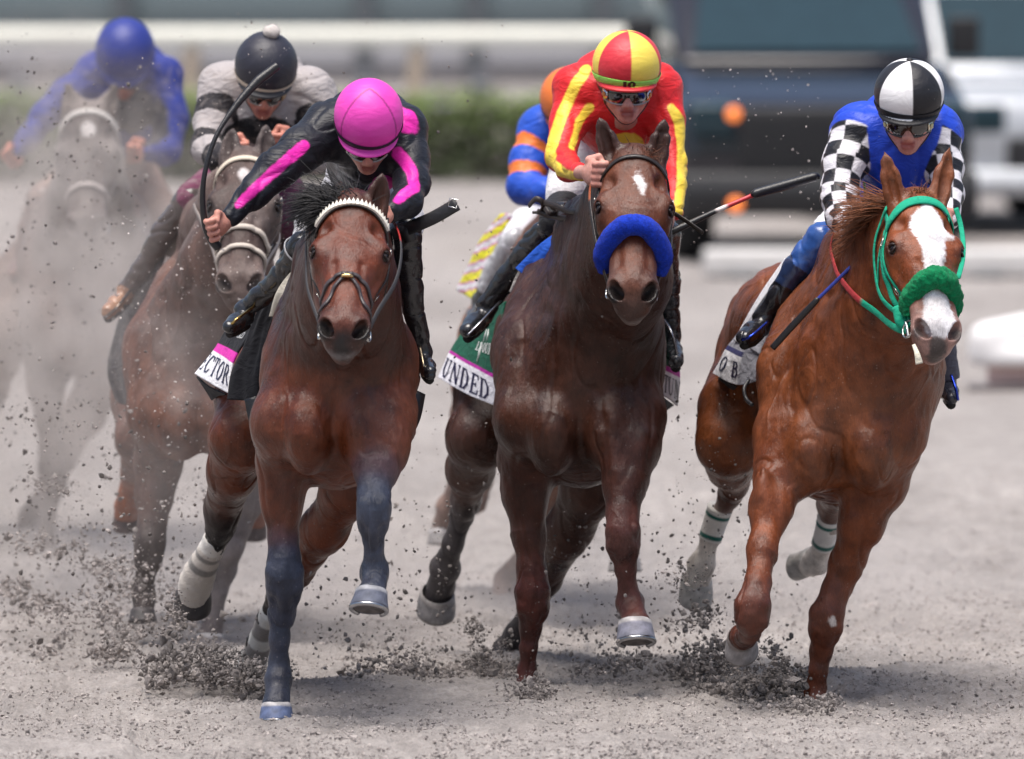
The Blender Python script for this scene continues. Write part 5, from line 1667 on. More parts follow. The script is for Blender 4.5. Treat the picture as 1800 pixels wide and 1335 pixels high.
def horse_hidden():
    h = Horse(43.3, "chestnut horse almost hidden behind the dark bay with the blue noseband", .010, (1010, 1080), .92)
    h.base = (1020, 900)
    gallop_one(h, 10, False)
    h.limb([(840, 800, 1.1, 44), (858, 880, 1.4, 28), (845, 950, 1.5, 20), (830, 990, 1.6, 26)], .05, .03, 'hindA')
    for p in ((1116, 1094, -.46), (769, 1044, 1.66), (925, 1212, 0), (884, 1178, 1.5)):
        h.hoof(h.q(*p), V3(0, -.1, -1), V3(0, -1, -.2), 27 * h.px, 32 * h.px, .06, (.2, .19, .19), shoe=False)
    h.limb([(1108, 310, -.45, 36), (1085, 365, -.3, 46), (1048, 420, 0, 56), (1005, 462, .38, 56)], .10, .09, 'neck')
    h.limb([(1106, 400, -.50, 46), (1090, 495, -.36, 68), (1064, 595, -.12, 98), (1035, 680, -.05, 104)], .12, .10, 'neck')
    h.head((1108, 268, -.50), (1104, 505, -.80), yaw=.0, roll=0., earA=(1085, 262, -.45), earB=(1135, 262, -.45), width=.95)
    g = (.25, .12, .075); lw = (.27, .19, .16)
    h.finish(dict(trunk=(.22, .10, .06), neck=g, head=g, muzzle=g, ear=g, foreA=g, lowA=lw, foreB=g, lowB=lw, hindA=lw, hindB=lw), M_COATD)
    bridle(h, (.1, .07, .06), .018, noseband=(.1, .07, .06))
    return h


H2 = horse_middle()
H1 = horse_bay()
H3 = horse_chestnut()
H4 = horse_second()
H5 = horse_dust()
H6 = horse_hidden()

# ------------------------------------------------------------------ riders
class Rider:
    def __init__(s, d0, label, group="jockeys riding in the race", at=(0, 0), sc=1.0, voxel=.0042):
        s.d0, s.px, s.label, s.group, s.voxel = d0, d0 / FPX, label, group, voxel
        s.body = Field()
        s.parts = []

    def q(s, u, v, dy=0.): return P(u, v, s.d0 + dy)
    def pts(s, L, k=1.0): return [(s.q(*p[:3]), p[3] * s.px * k) for p in L]

    def frame(s, c, pitch, yaw, roll, g=1.0):
        cp, sp, cy, sy, cr, sr = math.cos(pitch), math.sin(pitch), math.cos(yaw), math.sin(yaw), math.cos(roll), math.sin(roll)
        Rx = np.array([[1, 0, 0], [0, cp, -sp], [0, sp, cp]]); Rz = np.array([[cy, -sy, 0], [sy, cy, 0], [0, 0, 1]]); Ry = np.array([[cr, 0, sr], [0, 1, 0], [-sr, 0, cr]])
        s.R = Ry @ Rz @ Rx
        s.c, s.g = s.q(*c), g
        s.L = lambda x, y, z: s.c + s.R @ (np.array([x, y, z]) * g)
        s.Rr = s.R.T  # rows = local axes in world

    def face(s, open_=0.0):
        B, L, g = s.body, s.L, s.g
        E = lambda c, r, k=.02, t='skin', sub=False: B.ell(L(*c), np.array(r) * g, s.Rr, k, sub, t)
        C = lambda a, b, ra, rb, k=.02, t='skin', sub=False: B.cap(L(*a), L(*b), ra * g, rb * g, k, sub=sub, tag=t)
        E((0, .005, -.02), (.078, .098, .105))
        E((0, -.03, -.09), (.066, .068, .075), .03)
        for x in (-1, 1):
            E((x * .040, -.070, -.108), (.026, .026, .030), .02)
            C((x * .056, -.010, -.112), (x * .018, -.074, -.168), .026, .018, .03)
            E((x * .078, .006, -.075), (.010, .020, .030), .01)
            E((x * .034, -.098, -.078), (.022, .014, .014), .012, sub=True)
            E((x * .011, -.110, -.1215), (.009, .010, .008), .006)
            C((x * .022, -.104, -.118), (x * .031, -.092, -.142), .0022, .002, .010, sub=True)
            E((x * .007, -.114, -.1285), (.0032, .005, .003), .003, sub=True)
        C((0, -.094, -.070), (0, -.118, -.117), .0095, .0125, .016)
        E((0, -.090, -.145), (.032, .020, .022), .02)
        C((-.018, -.1075, -.1430), (.018, -.1075, -.1430), .0058, .0058, .006, 'lip')
        C((-.015, -.1060, -.1540 - open_), (.015, -.1060, -.1540 - open_), .0066, .0066, .006, 'lip')
        C((-.023, -.1125, -.1485), (.023, -.1125, -.1485), .0032 + open_ * .5, .002 + open_ * .4, .005, sub=True)
        E((0, -.088, -.174), (.022, .020, .018), .02)
        C((0, .03, -.10), (0, .05, -.20), .05, .052, .03)

    def hand(s, c, a, k, n, g=1.0, spread=.0):
        """closed hand: c palm centre, a towards the knuckles, k across (little finger to index), n the side the fingers close on"""
        a, k, n = nrm(a), nrm(k), nrm(n)
        B = s.body
        R = np.array([a, k, n])
        B.ell(c, (.046 * g, .041 * g, .017 * g), R, .016, tag='skin')
        for i, o in enumerate((-.031, -.0105, .0105, .031)):
            ln = (.82, .95, 1.0, .93)[i] * g
            p0 = c + k * o * g + a * .036 * g - n * .004 * g
            p1 = p0 + (a * .32 + n * .95) * .036 * ln + k * .002 * i
            p2 = p1 + (-a * .86 + n * .42) * .026 * ln
            p3 = p2 + (-a * .75 - n * .62) * .018 * ln
            B.chain([(p0, .0108 * g), (p1, .0100 * g), (p2, .0088 * g), (p3, .0078 * g)], k=.006, kin=.003, tag='skin')
            B.ell(p0, (.012 * g, .0105 * g, .0115 * g), R, .005, tag='knuckle')
        t0 = c + k * .036 * g - a * .022 * g
        t1 = t0 + (a * .5 + n * .75 + k * .45) * .034 * g
        t2 = t1 + (a * .55 + n * .45 - k * .70) * .032 * g
        B.chain([(t0, .0150 * g), (t1, .0120 * g), (t2, .0092 * g)], k=.008, kin=.004, tag='skin')

    def limbs(s, *Ls):
        for L in Ls: s.body.chain(s.pts(L, .58), k=.03, kin=.02, tag='skin')

    def finish(s, base, skin=(.50, .25, .19), lip=(.29, .085, .075), mat=None):
        s.root = thing("person", s.label, "person", s.group, loc=tuple(s.q(*base)))
        V, F = s.body.mesh(s.voxel, 1)
        C = s.body.tags(V, dict(skin=skin, lip=lip, knuckle=tuple(np.array(skin) * (1.0, .8, .8))), .004)
        C = C * (1 + .10 * fbm(V, 35, 61, 2))[:, None]
        lf = Field()
        for z, w, y in ((-.1435, .021, -.108), (-.1535, .017, -.106)):
            lf.cap(s.L(-w, y, z), s.L(w, y, z), .0062 * s.g, .0062 * s.g, .004)
        C = paint(C, V, lf, lip, .003)
        for x in (-1, 1):        # ruddy cheeks, shadow of stubble on the chin left to the light
            ck = Field().ell(s.L(x * .045, -.085, -.115), (.022, .022, .022), k=.01)
            m = sstep(.012, -.012, ck.at(V))[:, None] * .35
            C = C * (1 - m) + m * C * np.array([1.05, .72, .70])
        mesh_obj("body", V, F, mat or M_SKIN, s.root, C)
        return s.root

    # ---- clothing ----------------------------------------------------
    def garment(s, name, fld, colf, mat, voxel=.0045, wrinkle=.0022, wsc=20, seed=1, parent=None, smooth=1):
        V, F = fld.mesh(voxel, smooth)
        C = colf(V)
        N = vnormals(V, F)
        if wrinkle:
            Q = V * V3(1, .7, 1.25) + .03 * fbm(V, 6, seed + 3, 2)[:, None]
            w = fbm(Q, wsc * .55, seed, 2) + .5 * noise(Q, wsc * 1.5, seed + 9)
            cr = np.exp(-(noise(Q, wsc * .6, seed + 5) / .16) ** 2)       # soft creases
            V = V + N * (wrinkle * .9 * w - wrinkle * 1.25 * cr)[:, None]
        return mesh_obj(name, V, F, mat, parent or s.root, C)

    def helmet(s, colf, band=None, visor=None, name="helmet", mat=None, tall=1.0, button=None, seams=(), bandz=-.040, band_h=.028):
        mat = mat or M_HELM
        L, g = s.L, s.g
        f = Field()
        f.ell(L(0, 0, 0), np.array((.121, .137, .118 * tall)) * g, s.Rr, .01, tag='s')
        f.cut(L(0, -.1, -.058), s.R @ V3(0, -.10, -1), .012)
        f.ell(L(0, -.032, -.060), np.array((.106, .124, .019)) * g, s.Rr, .008, tag='v')
        f.cut(L(0, -.1, -.071), s.R @ V3(0, -.10, -1), .004)
        V, F = f.mesh(.0036, 2)
        X = ((V - s.c) @ s.R) / g
        C = np.array(colf(X), float)
        dn = np.zeros(len(V))
        for a in seams:
            ang = np.arctan2(X[:, 0], -X[:, 1]) - a
            dist = np.abs(np.sin(ang)) * np.hypot(X[:, 0], X[:, 1])
            m = (dist < .004) & (np.cos(ang) > 0) & (X[:, 2] > -.03)
            C[m] *= .55; dn[m] = -.0008
        if visor is not None:
            m = (X[:, 2] < -.050) & (X[:, 1] < .04)
            C[m] = visor
        V = V + vnormals(V, F) * dn[:, None]
        hm = mesh_obj(name, V, F, mat, s.root, C)
        if band is not None:
            m = MB()
            P_ = []
            n = 72
            for z, o in ((bandz - band_h / 2, .0028), (bandz - band_h * .4, .0048), (bandz + band_h * .4, .0048), (bandz + band_h / 2, .0028)):
                for x in np.linspace(0, 2 * np.pi, n, endpoint=False):
                    zz = z + .012 * math.cos(x + math.pi) * 0 + .004 * math.sin(2 * x)
                    r = math.sqrt(max(0, 1 - (zz / (.118 * tall)) ** 2))
                    # follow the shell or the peak, whichever stands proud
                    rx, ry = .121 * r, .137 * r
                    P_.append(L((rx + o) * math.cos(x), (ry + o) * math.sin(x), zz))
            Fb = [(i * n + j, i * n + (j + 1) % n, (i + 1) * n + (j + 1) % n, (i + 1) * n + j) for i in range(3) for j in range(n)]
            m.add(P_, Fb, band)
            m.build("band", M_SILK, hm)
        if button is not None:
            bm = bmesh.new(); bmesh.ops.create_uvsphere(bm, u_segments=24, v_segments=14, radius=button[0] * g)
            c = L(*button[2]) if len(button) > 2 else L(0, .012, .118 * tall)
            V = np.array([v.co[:] for v in bm.verts]); V[:, 2] *= button[3] if len(button) > 3 else .6
            if button[0] > .02: V = V * (1 + .08 * fbm(V, 120, 3, 2))[:, None]
            bm.verts.index_update()
            mesh_obj("pompom" if button[0] > .02 else "button", V @ s.R.T + c, [[v.index for v in f.verts] for f in bm.faces], M_WOOL if button[0] > .02 else M_SILK, hm, button[1]); bm.free()
        return hm

    def goggles(s, frame=(.35, .35, .36), side=(.5, .48, .45), dot=None, lens=None, z0=-.064, h=.056):
        L = s.L
        m, fr = MB(), MB()
        W = 1.25
        rows = []
        for b in np.linspace(-1, 1, 9):
            row = []
            for a in np.linspace(-1, 1, 27):
                ang = a * W
                top = 1.0
                low = 1.0 - .45 * math.exp(-(a / .13) ** 2)           # notch over the nose
                zz = z0 - h / 2 + (h / 2) * (b if b > 0 else b * low) * (1 - .25 * abs(a) ** 3)
                bul = .006 * (1 - b * b)
                row.append(L(math.sin(ang) * (.083 + bul), -.012 - math.cos(ang) * (.100 + bul), zz))
            rows.append(row)
        R_ = np.array(rows); nb, na = R_.shape[:2]
        V = R_.reshape(-1, 3)
        F = [(j * na + i, j * na + i + 1, (j + 1) * na + i + 1, (j + 1) * na + i) for j in range(nb - 1) for i in range(na - 1)]
        t = np.tile(np.linspace(-1, 1, na), nb)
        g_ = mesh_obj("goggles", V, F, lens or M_LENS, s.root)
        rim = np.concatenate([R_[0], R_[1:, -1], R_[-1][::-1][1:], R_[:, 0][::-1][1:-1]])
        rim = np.concatenate([rim, rim[:1]])
        fr.add(*tube_geo(rim, .0038 * s.g, 7, raw=True), c=frame)
        fr.build("frame", M_PAINT, g_)
        for sg in (-1, 1):  # pale side vents
            sm = MB()
            V2, F2 = [], []
            for k in (1.0, .965):
                for b in (-.72, .72):
                    for a in (.70, .80, .90, .99):
                        ang = sg * a * W
                        V2.append(L(math.sin(ang) * .0915 * k, -.012 - math.cos(ang) * .1085 * k, z0 - h / 2 + h / 2 * b * (1 - .25 * a ** 3)))
            for i in range(3): F2 += [(i, i + 1, i + 5, i + 4), (i + 8, i + 12, i + 13, i + 9), (i, i + 8, i + 9, i + 1), (i + 4, i + 5, i + 13, i + 12)]
            F2 += [(0, 4, 12, 8), (3, 11, 15, 7)]
            sm.add(V2, F2, side)
            sv = sm.build("side_vent", M_METAL if side[0] > .6 else M_PAINT, g_)
            if dot is not None:
                ang = sg * .84 * W
                c = L(math.sin(ang) * .093, -.012 - math.cos(ang) * .110, z0 - h / 2)
                n = nrm(s.R @ V3(math.sin(ang), -math.cos(ang), 0))
                dm = MB(); dm.add(*tube_geo([c, c + n * .002, c + n * .003], [.009, .009, .006], 14, raw=True), c=dot)
                dm.build("vent_button", M_PAINT, sv)
        st = MB()
        for sg in (-1, 1):
            st.add(*strap_geo([L(sg * .082, -.045, z0 - h / 2), L(sg * .098, .0, z0 - .012), L(sg * .10, .05, z0 + .0)], .022 * s.g, .003, nrmhint=s.R @ V3(sg, 0, 0)), c=(.02, .02, .022))
        st.add(*strap_geo([L(-.072, -.04, -.115), L(-.070, -.03, -.14), L(-.035, -.06, -.185), L(0, -.075, -.197), L(.035, -.06, -.185), L(.070, -.03, -.14), L(.072, -.04, -.115)], .012 * s.g, .003, s.body, .003), c=(.02, .02, .022))
        st.build("chin_strap", M_LEATH, s.root)
        return g_

    def boot(s, leg, foot, colf=None, mat=None, trim=None):
        """leg: (u,v,dy,r) from knee to ankle; foot: heel, ball, toe"""
        f = Field()
        f.chain(s.pts(leg), k=.03, kin=.02)
        f.chain(s.pts([leg[-1]] + foot), k=.02, kin=.014)
        L = [s.q(*p[:3]) for p in leg] + [s.q(*foot[-1][:3])]
        def col_(V):
            t, d, a = along(V, L)
            return colf(t / (len(L) - 1), V) if colf else np.tile(np.array([.016, .016, .019]), (len(V), 1))
        b = s.garment("boot", f, col_, mat or M_BOOT, .0045, .0038, 26, 7)
        # sole
        m = MB(); fp = [s.q(*p[:3]) for p in foot]; r = [p[3] * s.px for p in foot]
        dn = V3(0, 0, -1)
        m.add(*tube_geo([p + dn * q * .85 for p, q in zip(fp, r)], [q * .62 for q in r], 10, 5), c=(.02, .018, .018))
        m.build("sole", M_RUB, b)
        if trim is not None:
            p0, p1 = s.q(*leg[0][:3]), s.q(*leg[1][:3])
            t = nrm(p1 - p0); a = nrm(np.cross(t, V3(0, 1, 0))); c = np.cross(t, a)
            rr = leg[0][3] * s.px * 1.06
            ring = [p0 + t * .02 + a * rr * math.cos(x) + c * rr * math.sin(x) for x in np.linspace(0, 6.283, 22)]
            m = MB(); m.add(*tube_geo(ring, .0035, 6, raw=True), c=trim); m.build("boot_trim", M_LEATH, b)
        return b


def along(V, L):
    """nearest place on a polyline: running parameter, distance, angle round it"""
    L = [np.asarray(p) for p in L]
    best = np.full(len(V), 1e9); T = np.zeros(len(V)); A = np.zeros(len(V))
    for i in range(len(L) - 1):
        ba = L[i + 1] - L[i]
        h = np.clip(((V - L[i]) @ ba) / (ba @ ba), 0, 1)
        o = V - L[i] - h[:, None] * ba
        d = np.linalg.norm(o, axis=1)
        t = nrm(ba)
        fr = nrm(V3(0, -1, 0) - t * -t[1]); sd = np.cross(t, fr)
        m = d < best
        best[m] = d[m]; T[m] = i + h[m]; A[m] = np.arctan2(o[m] @ sd, o[m] @ fr)
    return T, best, A


def stirrup(h, parent, p0, p1, p2, colr):
    m = MB()
    m.add(*tube_geo([p0, p1, p2], .0055, 8, 8), c=colr)
    m.build("stirrup_iron", M_METAL, parent)


def whip(label, pts, radii, cols_, cat="whip"):
    p = crom([np.asarray(x) for x in pts], 10)
    V, F = tube_geo(p, np.array(radii), 10, raw=True)
    t = np.repeat(np.linspace(0, 1, len(p)), 10)
    C = np.zeros((len(V), 3))
    for a, b, c in cols_:
        m = (t >= a) & (t <= b); C[m] = c
    o = mesh_obj("riding_whip", V, F, M_LEATH, None, C)
    return tag(o, label, cat, "riding whips")


def cloth_panel(h, name, rows, colf, parent, th=.006, na=26, nb=72, wob=.004, flip=1, mat=None):
    pt = Patch([[h.q(*p) for p in r] for r in rows])
    V, F, C = pt.geo(na, nb, th, colf, wob, flip)
    o = mesh_obj(name, V, F, mat or M_PAD, parent, C)
    return o, pt


def panel_text(pt, txt, a0, a1, b0, b1, parent, side=-1, rgb=(.015, .015, .06), wt=.075, th=.006, wob=.004, name="lettering"):
    """letters standing on the sheet: a runs along the word, b0 the foot and b1 the head of the letters"""
    def fm(x, y, lift):
        a = a0 + (a1 - a0) * x; b = b0 + (b1 - b0) * y
        n = pt.nor(a, b)
        w = wob * (math.sin(a * 9 + b * 4) * .5 + math.sin(a * 17 - b * 7 + 1) * .3)
        return pt.at(a, b) + n * (w + side * (th * .5 + lift))
    m = MB(); text_geo(m, txt, fm, wt, rgb)
    return m.build(name, M_PAINT, parent, smooth=False)

def flat(c): return lambda V: np.tile(np.array(c, float), (len(V), 1))


def gores(n, cols, off=0.):
    """cap in n segments round the crown"""
    def f(X):
        a = (np.arctan2(X[:, 0], -X[:, 1]) - off) / (2 * np.pi / n)
        i = np.round(a)
        dist = (a - i) * (2 * np.pi / n) * np.hypot(X[:, 0], X[:, 1])
        k = (sstep(-.0022, .0022, dist))[:, None]
        c = np.array(cols, float)
        i = i.astype(int)
        return c[(i - 1) % len(c)] * (1 - k) + c[i % len(c)] * k
    return f


def rider_pink():
    h = H1
    r = Rider(38.5, "jockey in a pink cap and black silks with pink bands, whip hand stretched out low")
    r.frame((648, 203, -.06), math.radians(40), .03, .02, .97)
    r.face()
    r.hand(r.q(381, 398, -.24), V3(-.75, -.55, -.3), V3(-.25, -.3, .9), V3(.5, -.85, -.1), 1.0)
    r.body.cap(r.q(405, 385, -.2), r.q(390, 393, -.23), .024, .024, .02, tag='skin')
    r.hand(r.q(672, 385, -.3), V3(-.4, -.8, -.3), V3(0, -.4, .9), V3(-.8, .3, 0), .95)
    r.body.cap(r.q(690, 372, -.26), r.q(676, 383, -.29), .024, .024, .02, tag='skin')
    armA = [(578, 232, .10, 46), (530, 266, .0, 39), (487, 296, -.1, 34), (445, 340, -.16, 27), (408, 382, -.21, 18)]
    armB = [(716, 234, .12, 38), (722, 285, .04, 32), (724, 322, -.05, 30), (715, 355, -.16, 27), (688, 372, -.26, 19)]
    torso = [(655, 255, .12, 70), (648, 235, .4, 78), (640, 300, .7, 66), (632, 360, .85, 62)]
    thA = [(600, 370, .8, 52), (560, 400, .5, 40), (532, 436, .25, 30)]
    thB = [(672, 375, .8, 52), (703, 390, .5, 42), (714, 416, .30, 30)]
    lgA = [(534, 436, .25, 31), (500, 486, .35, 26), (462, 520, .43, 20), (430, 546, .48, 17)]
    lgB = [(713, 408, .30, 30), (720, 510, .4, 23), (736, 590, .48, 17), (743, 620, .5, 17)]
    r.limbs(armA, armB, torso, thA, thB, lgA, lgB)
    r.body.cap(r.L(0, .03, -.12), r.q(655, 260, .15), .055, .07, .04, tag='skin')
    r.finish((640, 600, .6), (.56, .27, .21))
    r.helmet(flat((.72, .055, .42)), band=(.018, .012, .02), visor=(.74, .06, .44), seams=(-.85, .85), bandz=-.042, tall=1.06)
    r.goggles(side=(.62, .60, .58), frame=(.42, .42, .42))
    j = Field()
    j.chain(r.pts(torso[:3]), k=.1, kin=.08)
    j.chain(r.pts(armA), k=.07, kin=.03); j.chain(r.pts(armB), k=.07, kin=.03)
    j.ell(r.q(590, 215, .14), (.10, .13, .08), k=.05); j.ell(r.q(705, 220, .15), (.08, .12, .08), k=.05)
    Yx = V3(0, 1, 0)
    pA = Field().chain([(r.q(535, 256, -.05), .020), (r.q(480, 303, -.2), .0195), (r.q(418, 360, -.3), .018)], k=.005, n=Yx, sc=7)
    pB = Field().chain([(r.q(700, 270, -.0), .022), (r.q(722, 298, -.1), .020), (r.q(730, 328, -.15), .019), (r.q(700, 350, -.3), .018)], k=.005, n=Yx, sc=6)
    yoke = Field().chain([(r.q(690, 196, .15), .04), (r.q(712, 214, .12), .045), (r.q(728, 228, .12), .026)], k=.02, n=Yx, sc=4)
    pk = (.70, .022, .36)
    def col_(V):
        C = flat((.010, .011, .017))(V)
        for f in (pA, pB, yoke): C = paint(C, V, f, pk, .003, .002, 60)
        return C
    r.garment("jacket", j, col_, M_SILK, .0046, .0042, 17, 3)
    c = Field(); c.chain([(r.q(662, 336, .04), .03), (r.q(676, 318, .06), .035)], k=.02)
    r.garment("collar", c, flat((.45, .02, .2)), M_SILK, .006, .001)
    b = Field()
    b.chain(r.pts([torso[2], torso[3]], 1.02), k=.06); b.chain(r.pts(thA[:2] + [(548, 416, .35, 34)]), k=.06, kin=.03); b.chain(r.pts(thB[:2] + [(712, 402, .4, 34)]), k=.06, kin=.03)
    r.garment("breeches", b, flat((.70, .69, .72)), M_TWILL, .006, .003, 22, 5)
    def bt(t, V):
        return np.tile(np.array([.018, .018, .021]), (len(V), 1))
    bA = r.boot(lgA, [(433, 560, .48, 14), (415, 568, .38, 16), (404, 576, .30, 13)], bt, trim=(.3, .3, .32))
    bB = r.boot(lgB, [(744, 632, .5, 14), (750, 646, .42, 17), (755, 656, .34, 14)], bt)
    # saddle, cloths
    sp, _ = cloth_panel(h, "saddle", [[(540, 456, .22), (552, 470, .2), (560, 490, .2)], [(510, 482, .22), (524, 492, .2), (534, 505, .2)], [(487, 516, .26), (500, 522, .22), (508, 532, .22)], [(476, 556, .34), (486, 556, .3), (494, 558, .3)]],
                        lambda a, b: (.52, .48, .40) if a < .75 else (.03, .03, .03), h.root, .014)
    def cc(a, b):
        if b > .70: return (.74, .73, .75)
        if b > .585: return (.62, .03, .36)
        return (.008, .008, .011)
    o, pt = cloth_panel(h, "saddle_cloth", [[(418, 540, .9), (436, 536, .75), (452, 532, .62)], [(398, 578, 1.0), (418, 582, .8), (440, 585, .62)], [(378, 613, 1.1), (394, 622, .85), (412, 634, .64)], [(343, 658, 1.14), (370, 674, .9), (401, 691, .64)]], cc, h.root, wob=.003)
    panel_text(pt, "ECTOR", -.06, .99, .93, .74, o, wob=.003, wt=.085)
    cloth_panel(h, "cloth_lining", [[(346, 662, 1.18), (368, 680, 1.0), (398, 694, .75)], [(362, 686, 1.2), (372, 692, 1.1), (384, 696, 1.0)], [(373, 704, 1.2), (376, 702, 1.15), (380, 700, 1.1)]], lambda a, b: (.008, .008, .01), o, wob=0)
    cloth_panel(h, "cloth_border", [[(500, 500, .5), (512, 512, .5)], [(464, 530, .55), (488, 548, .5)], [(444, 570, .6), (474, 585, .52)], [(428, 612, .62), (466, 625, .52)], [(408, 655, .64), (458, 665, .52)], [(402, 703, .64), (456, 706, .52)]], lambda a, b: (.009, .009, .012), o, th=.012, wob=.006)
    panel_text(pt, "2023", .62, .86, .42, .34, o, rgb=(.6, .6, .6), wt=.11, wob=.003, name="date")
    stirrup(h, sp, r.q(399, 578, .3), r.q(418, 560, .28), r.q(448, 538, .42), (.50, .34, .12))
    stirrup(h, sp, r.q(738, 610, .42), r.q(744, 640, .36), r.q(746, 662, .36), (.50, .40, .26))
    # girth strap and buckle under the cloth
    m = MB(); m.add(*strap_geo([h.q(440, 700, .5), h.q(444, 728, .48), h.q(452, 770, .44), h.q(462, 812, .4)], [.05, .045, .03, .02], .008, nrmhint=(-.5, -1, 0)), c=(.012, .011, .012)); m.build("girth", M_LEATH, h.root)
    m = MB(); m.add(*strap_geo([h.q(738, 690, .55), h.q(730, 730, .5), h.q(716, 768, .45)], [.05, .05, .04], .008, nrmhint=(.5, -1, 0)), c=(.02, .018, .018)); m.build("girth", M_LEATH, h.root)
    whip("long black whip held upright by the jockey with the pink cap",
         [r.q(384, 436, -.25), r.q(372, 420, -.26), r.q(361, 394, -.27), r.q(356, 350, -.28), r.q(361, 300, -.28), r.q(380, 240, -.26), r.q(412, 190, -.22), r.q(448, 148, -.18), r.q(472, 128, -.16), r.q(488, 116, -.15)],
         [.016, .017, .0145, .0105, .009, .0082, .0082, .013, .017, .0165, .015], [(0, 1, (.013, .012, .014))])


def rider_red():
    h = H2
    r = Rider(39.87, "jockey in red and yellow silks and a quartered cap with a lime number band")
    r.frame((1102, 113, -.06), math.radians(13), .06, .02, 1.0)
    r.face()
    r.hand(r.q(1040, 304, -.62), V3(.35, -.9, -.1), V3(.05, -.1, 1), V3(.9, .4, -.1), 1.12)
    r.body.cap(r.q(1016, 303, -.44), r.q(1036, 304, -.59), .023, .026, .02, tag='skin')
    r.hand(r.q(1176, 385, -.28), V3(-.4, -.8, -.3), V3(0, -.4, .9), V3(-.8, .3, 0), .95)
    armA = [(1014, 160, .12, 38), (1000, 215, .04, 32), (986, 275, -.08, 27), (1000, 297, -.25, 22), (1020, 304, -.46, 16.5)]
    armB = [(1162, 158, .12, 36), (1174, 215, .06, 31), (1181, 290, -.02, 26), (1183, 330, -.12, 21), (1184, 372, -.22, 17)]
    torso = [(1088, 175, .12, 72), (1080, 165, .4, 76), (1062, 250, .7, 64), (1045, 320, .85, 62)]
    thA = [(1012, 318, .8, 52), (1000, 345, .48, 42), (984, 385, .26, 31)]
    thB = [(1095, 330, .8, 52), (1140, 370, .5, 42), (1165, 410, .3, 32)]
    lgA = [(986, 384, .26, 32), (940, 432, .36, 26), (893, 488, .45, 21), (856, 540, .5, 18)]
    lgB = [(1166, 410, .3, 31), (1172, 490, .4, 25), (1178, 560, .47, 17), (1180, 590, .5, 17)]
    r.limbs(armA, armB, torso, thA, thB, lgA, lgB)
    r.body.cap(r.L(0, .03, -.12), r.q(1090, 190, .15), .055, .07, .04, tag='skin')
    r.finish((1040, 560, .6), (.54, .28, .225))
    red, yel = (.62, .018, .022), (.78, .56, .055)
    r.helmet(gores(6, [(.78, .60, .09), (.60, .03, .045)], .05), band=(.28, .62, .10), visor=(.62, .03, .04), bandz=-.040, band_h=.026)
    r.goggles(side=(.62, .62, .62), frame=(.30, .29, .29), dot=(.55, .2, .04))
    # number on the band
    m = MB()
    def fm(x, y, lift):
        a = -.02 + .36 * (x - .42); zz = -.0505 + .021 * y
        R0 = math.sqrt(1 - (zz / .118) ** 2)
        return r.L((.121 * R0 + .0062 + lift) * math.sin(a), -(.137 * R0 + .0062 + lift) * math.cos(a), zz)
    text_geo(m, "10", fm, .13, (.01, .012, .01))
    m.build("number", M_PAINT, r.root, smooth=False)
    j = Field()
    j.chain(r.pts(torso[:3]), k=.1, kin=.08)
    j.chain(r.pts(armA), k=.07, kin=.03); j.chain(r.pts(armB), k=.07, kin=.03)
    j.ell(r.q(1022, 150, .14), (.10, .13, .08), k=.05); j.ell(r.q(1150, 150, .15), (.09, .13, .08), k=.05)
    j.ell(r.q(1090, 235, .2), (.13, .14, .09), k=.06)
    LA = [r.q(*p[:3]) for p in armA]; LB = [r.q(*p[:3]) for p in armB]
    Y = V3(0, 1, 0)
    disc = Field().ell(r.q(1100, 262, .0), (.072, .4, .055), k=.01)
    arms = Field(); 
    def stripeA(V):
        t, d, a = along(V, LA)
        return t, d, a
    outA = Field().chain([(r.q(1030, 122, .0), .020), (r.q(1012, 148, .0), .020), (r.q(988, 200, -.05), .021), (r.q(968, 260, -.12), .021), (r.q(966, 285, -.18), .021), (r.q(990, 308, -.4), .021), (r.q(1024, 316, -.55), .017)], k=.004, n=Y, sc=6)
    inA = Field().chain([(r.q(1036, 190, .0), .016), (r.q(1020, 212, -.05), .015), (r.q(1012, 240, -.1), .014), (r.q(1004, 262, -.1), .012)], k=.004, n=Y, sc=6)
    outB = Field().chain([(r.q(1180, 190, .0), .015), (r.q(1196, 215, -.0), .021), (r.q(1202, 260, -.05), .022), (r.q(1200, 320, -.15), .021), (r.q(1192, 372, -.25), .018)], k=.004, n=Y, sc=6)
    def col_(V):
        C = flat(red)(V)
        for f in (outA, inA, outB, disc): C = paint(C, V, f, yel, .003, .0015, 60)
        hem = Field().ell(r.q(1030, 300, .72), (.2, .25, .035), k=.01)
        return C
    r.garment("jacket", j, col_, M_SILK, .0046, .0034, 18, 11)
    c = Field(); c.chain([(r.q(1060, 165, .02), .035), (r.q(1098, 205, -.0), .05), (r.q(1142, 165, .02), .035)], k=.02)
    b = Field()
    b.chain(r.pts([torso[2], torso[3]], 1.05), k=.06); b.chain(r.pts(thA[:2]), k=.06, kin=.03); b.chain(r.pts(thB[:2]), k=.06, kin=.03)
    b.ell(r.q(1030, 280, .62), (.13, .16, .14), k=.05)
    r.garment("breeches", b, flat((.72, .70, .72)), M_TWILL, .006, .003, 22, 5)
    k = Field().chain(r.pts([(990, 372, .36, 36), (980, 388, .26, 32.5)], 1.03), k=.02)
    r.garment("chaps", k, flat((.012, .012, .014)), M_TWILL, .006, .002, 24, 6)
    bA = r.boot(lgA, [(852, 556, .52, 15), (835, 568, .40, 18), (822, 582, .28, 15)], None, trim=(.35, .35, .36))
    bB = r.boot(lgB, [(1182, 604, .52, 14), (1184, 618, .42, 17), (1188, 634, .32, 15)], lambda t, V: np.tile(np.array([.02, .02, .024]), (len(V), 1)) + .10 * np.clip(fbm(V, 90, 3, 3), 0, 1)[:, None])
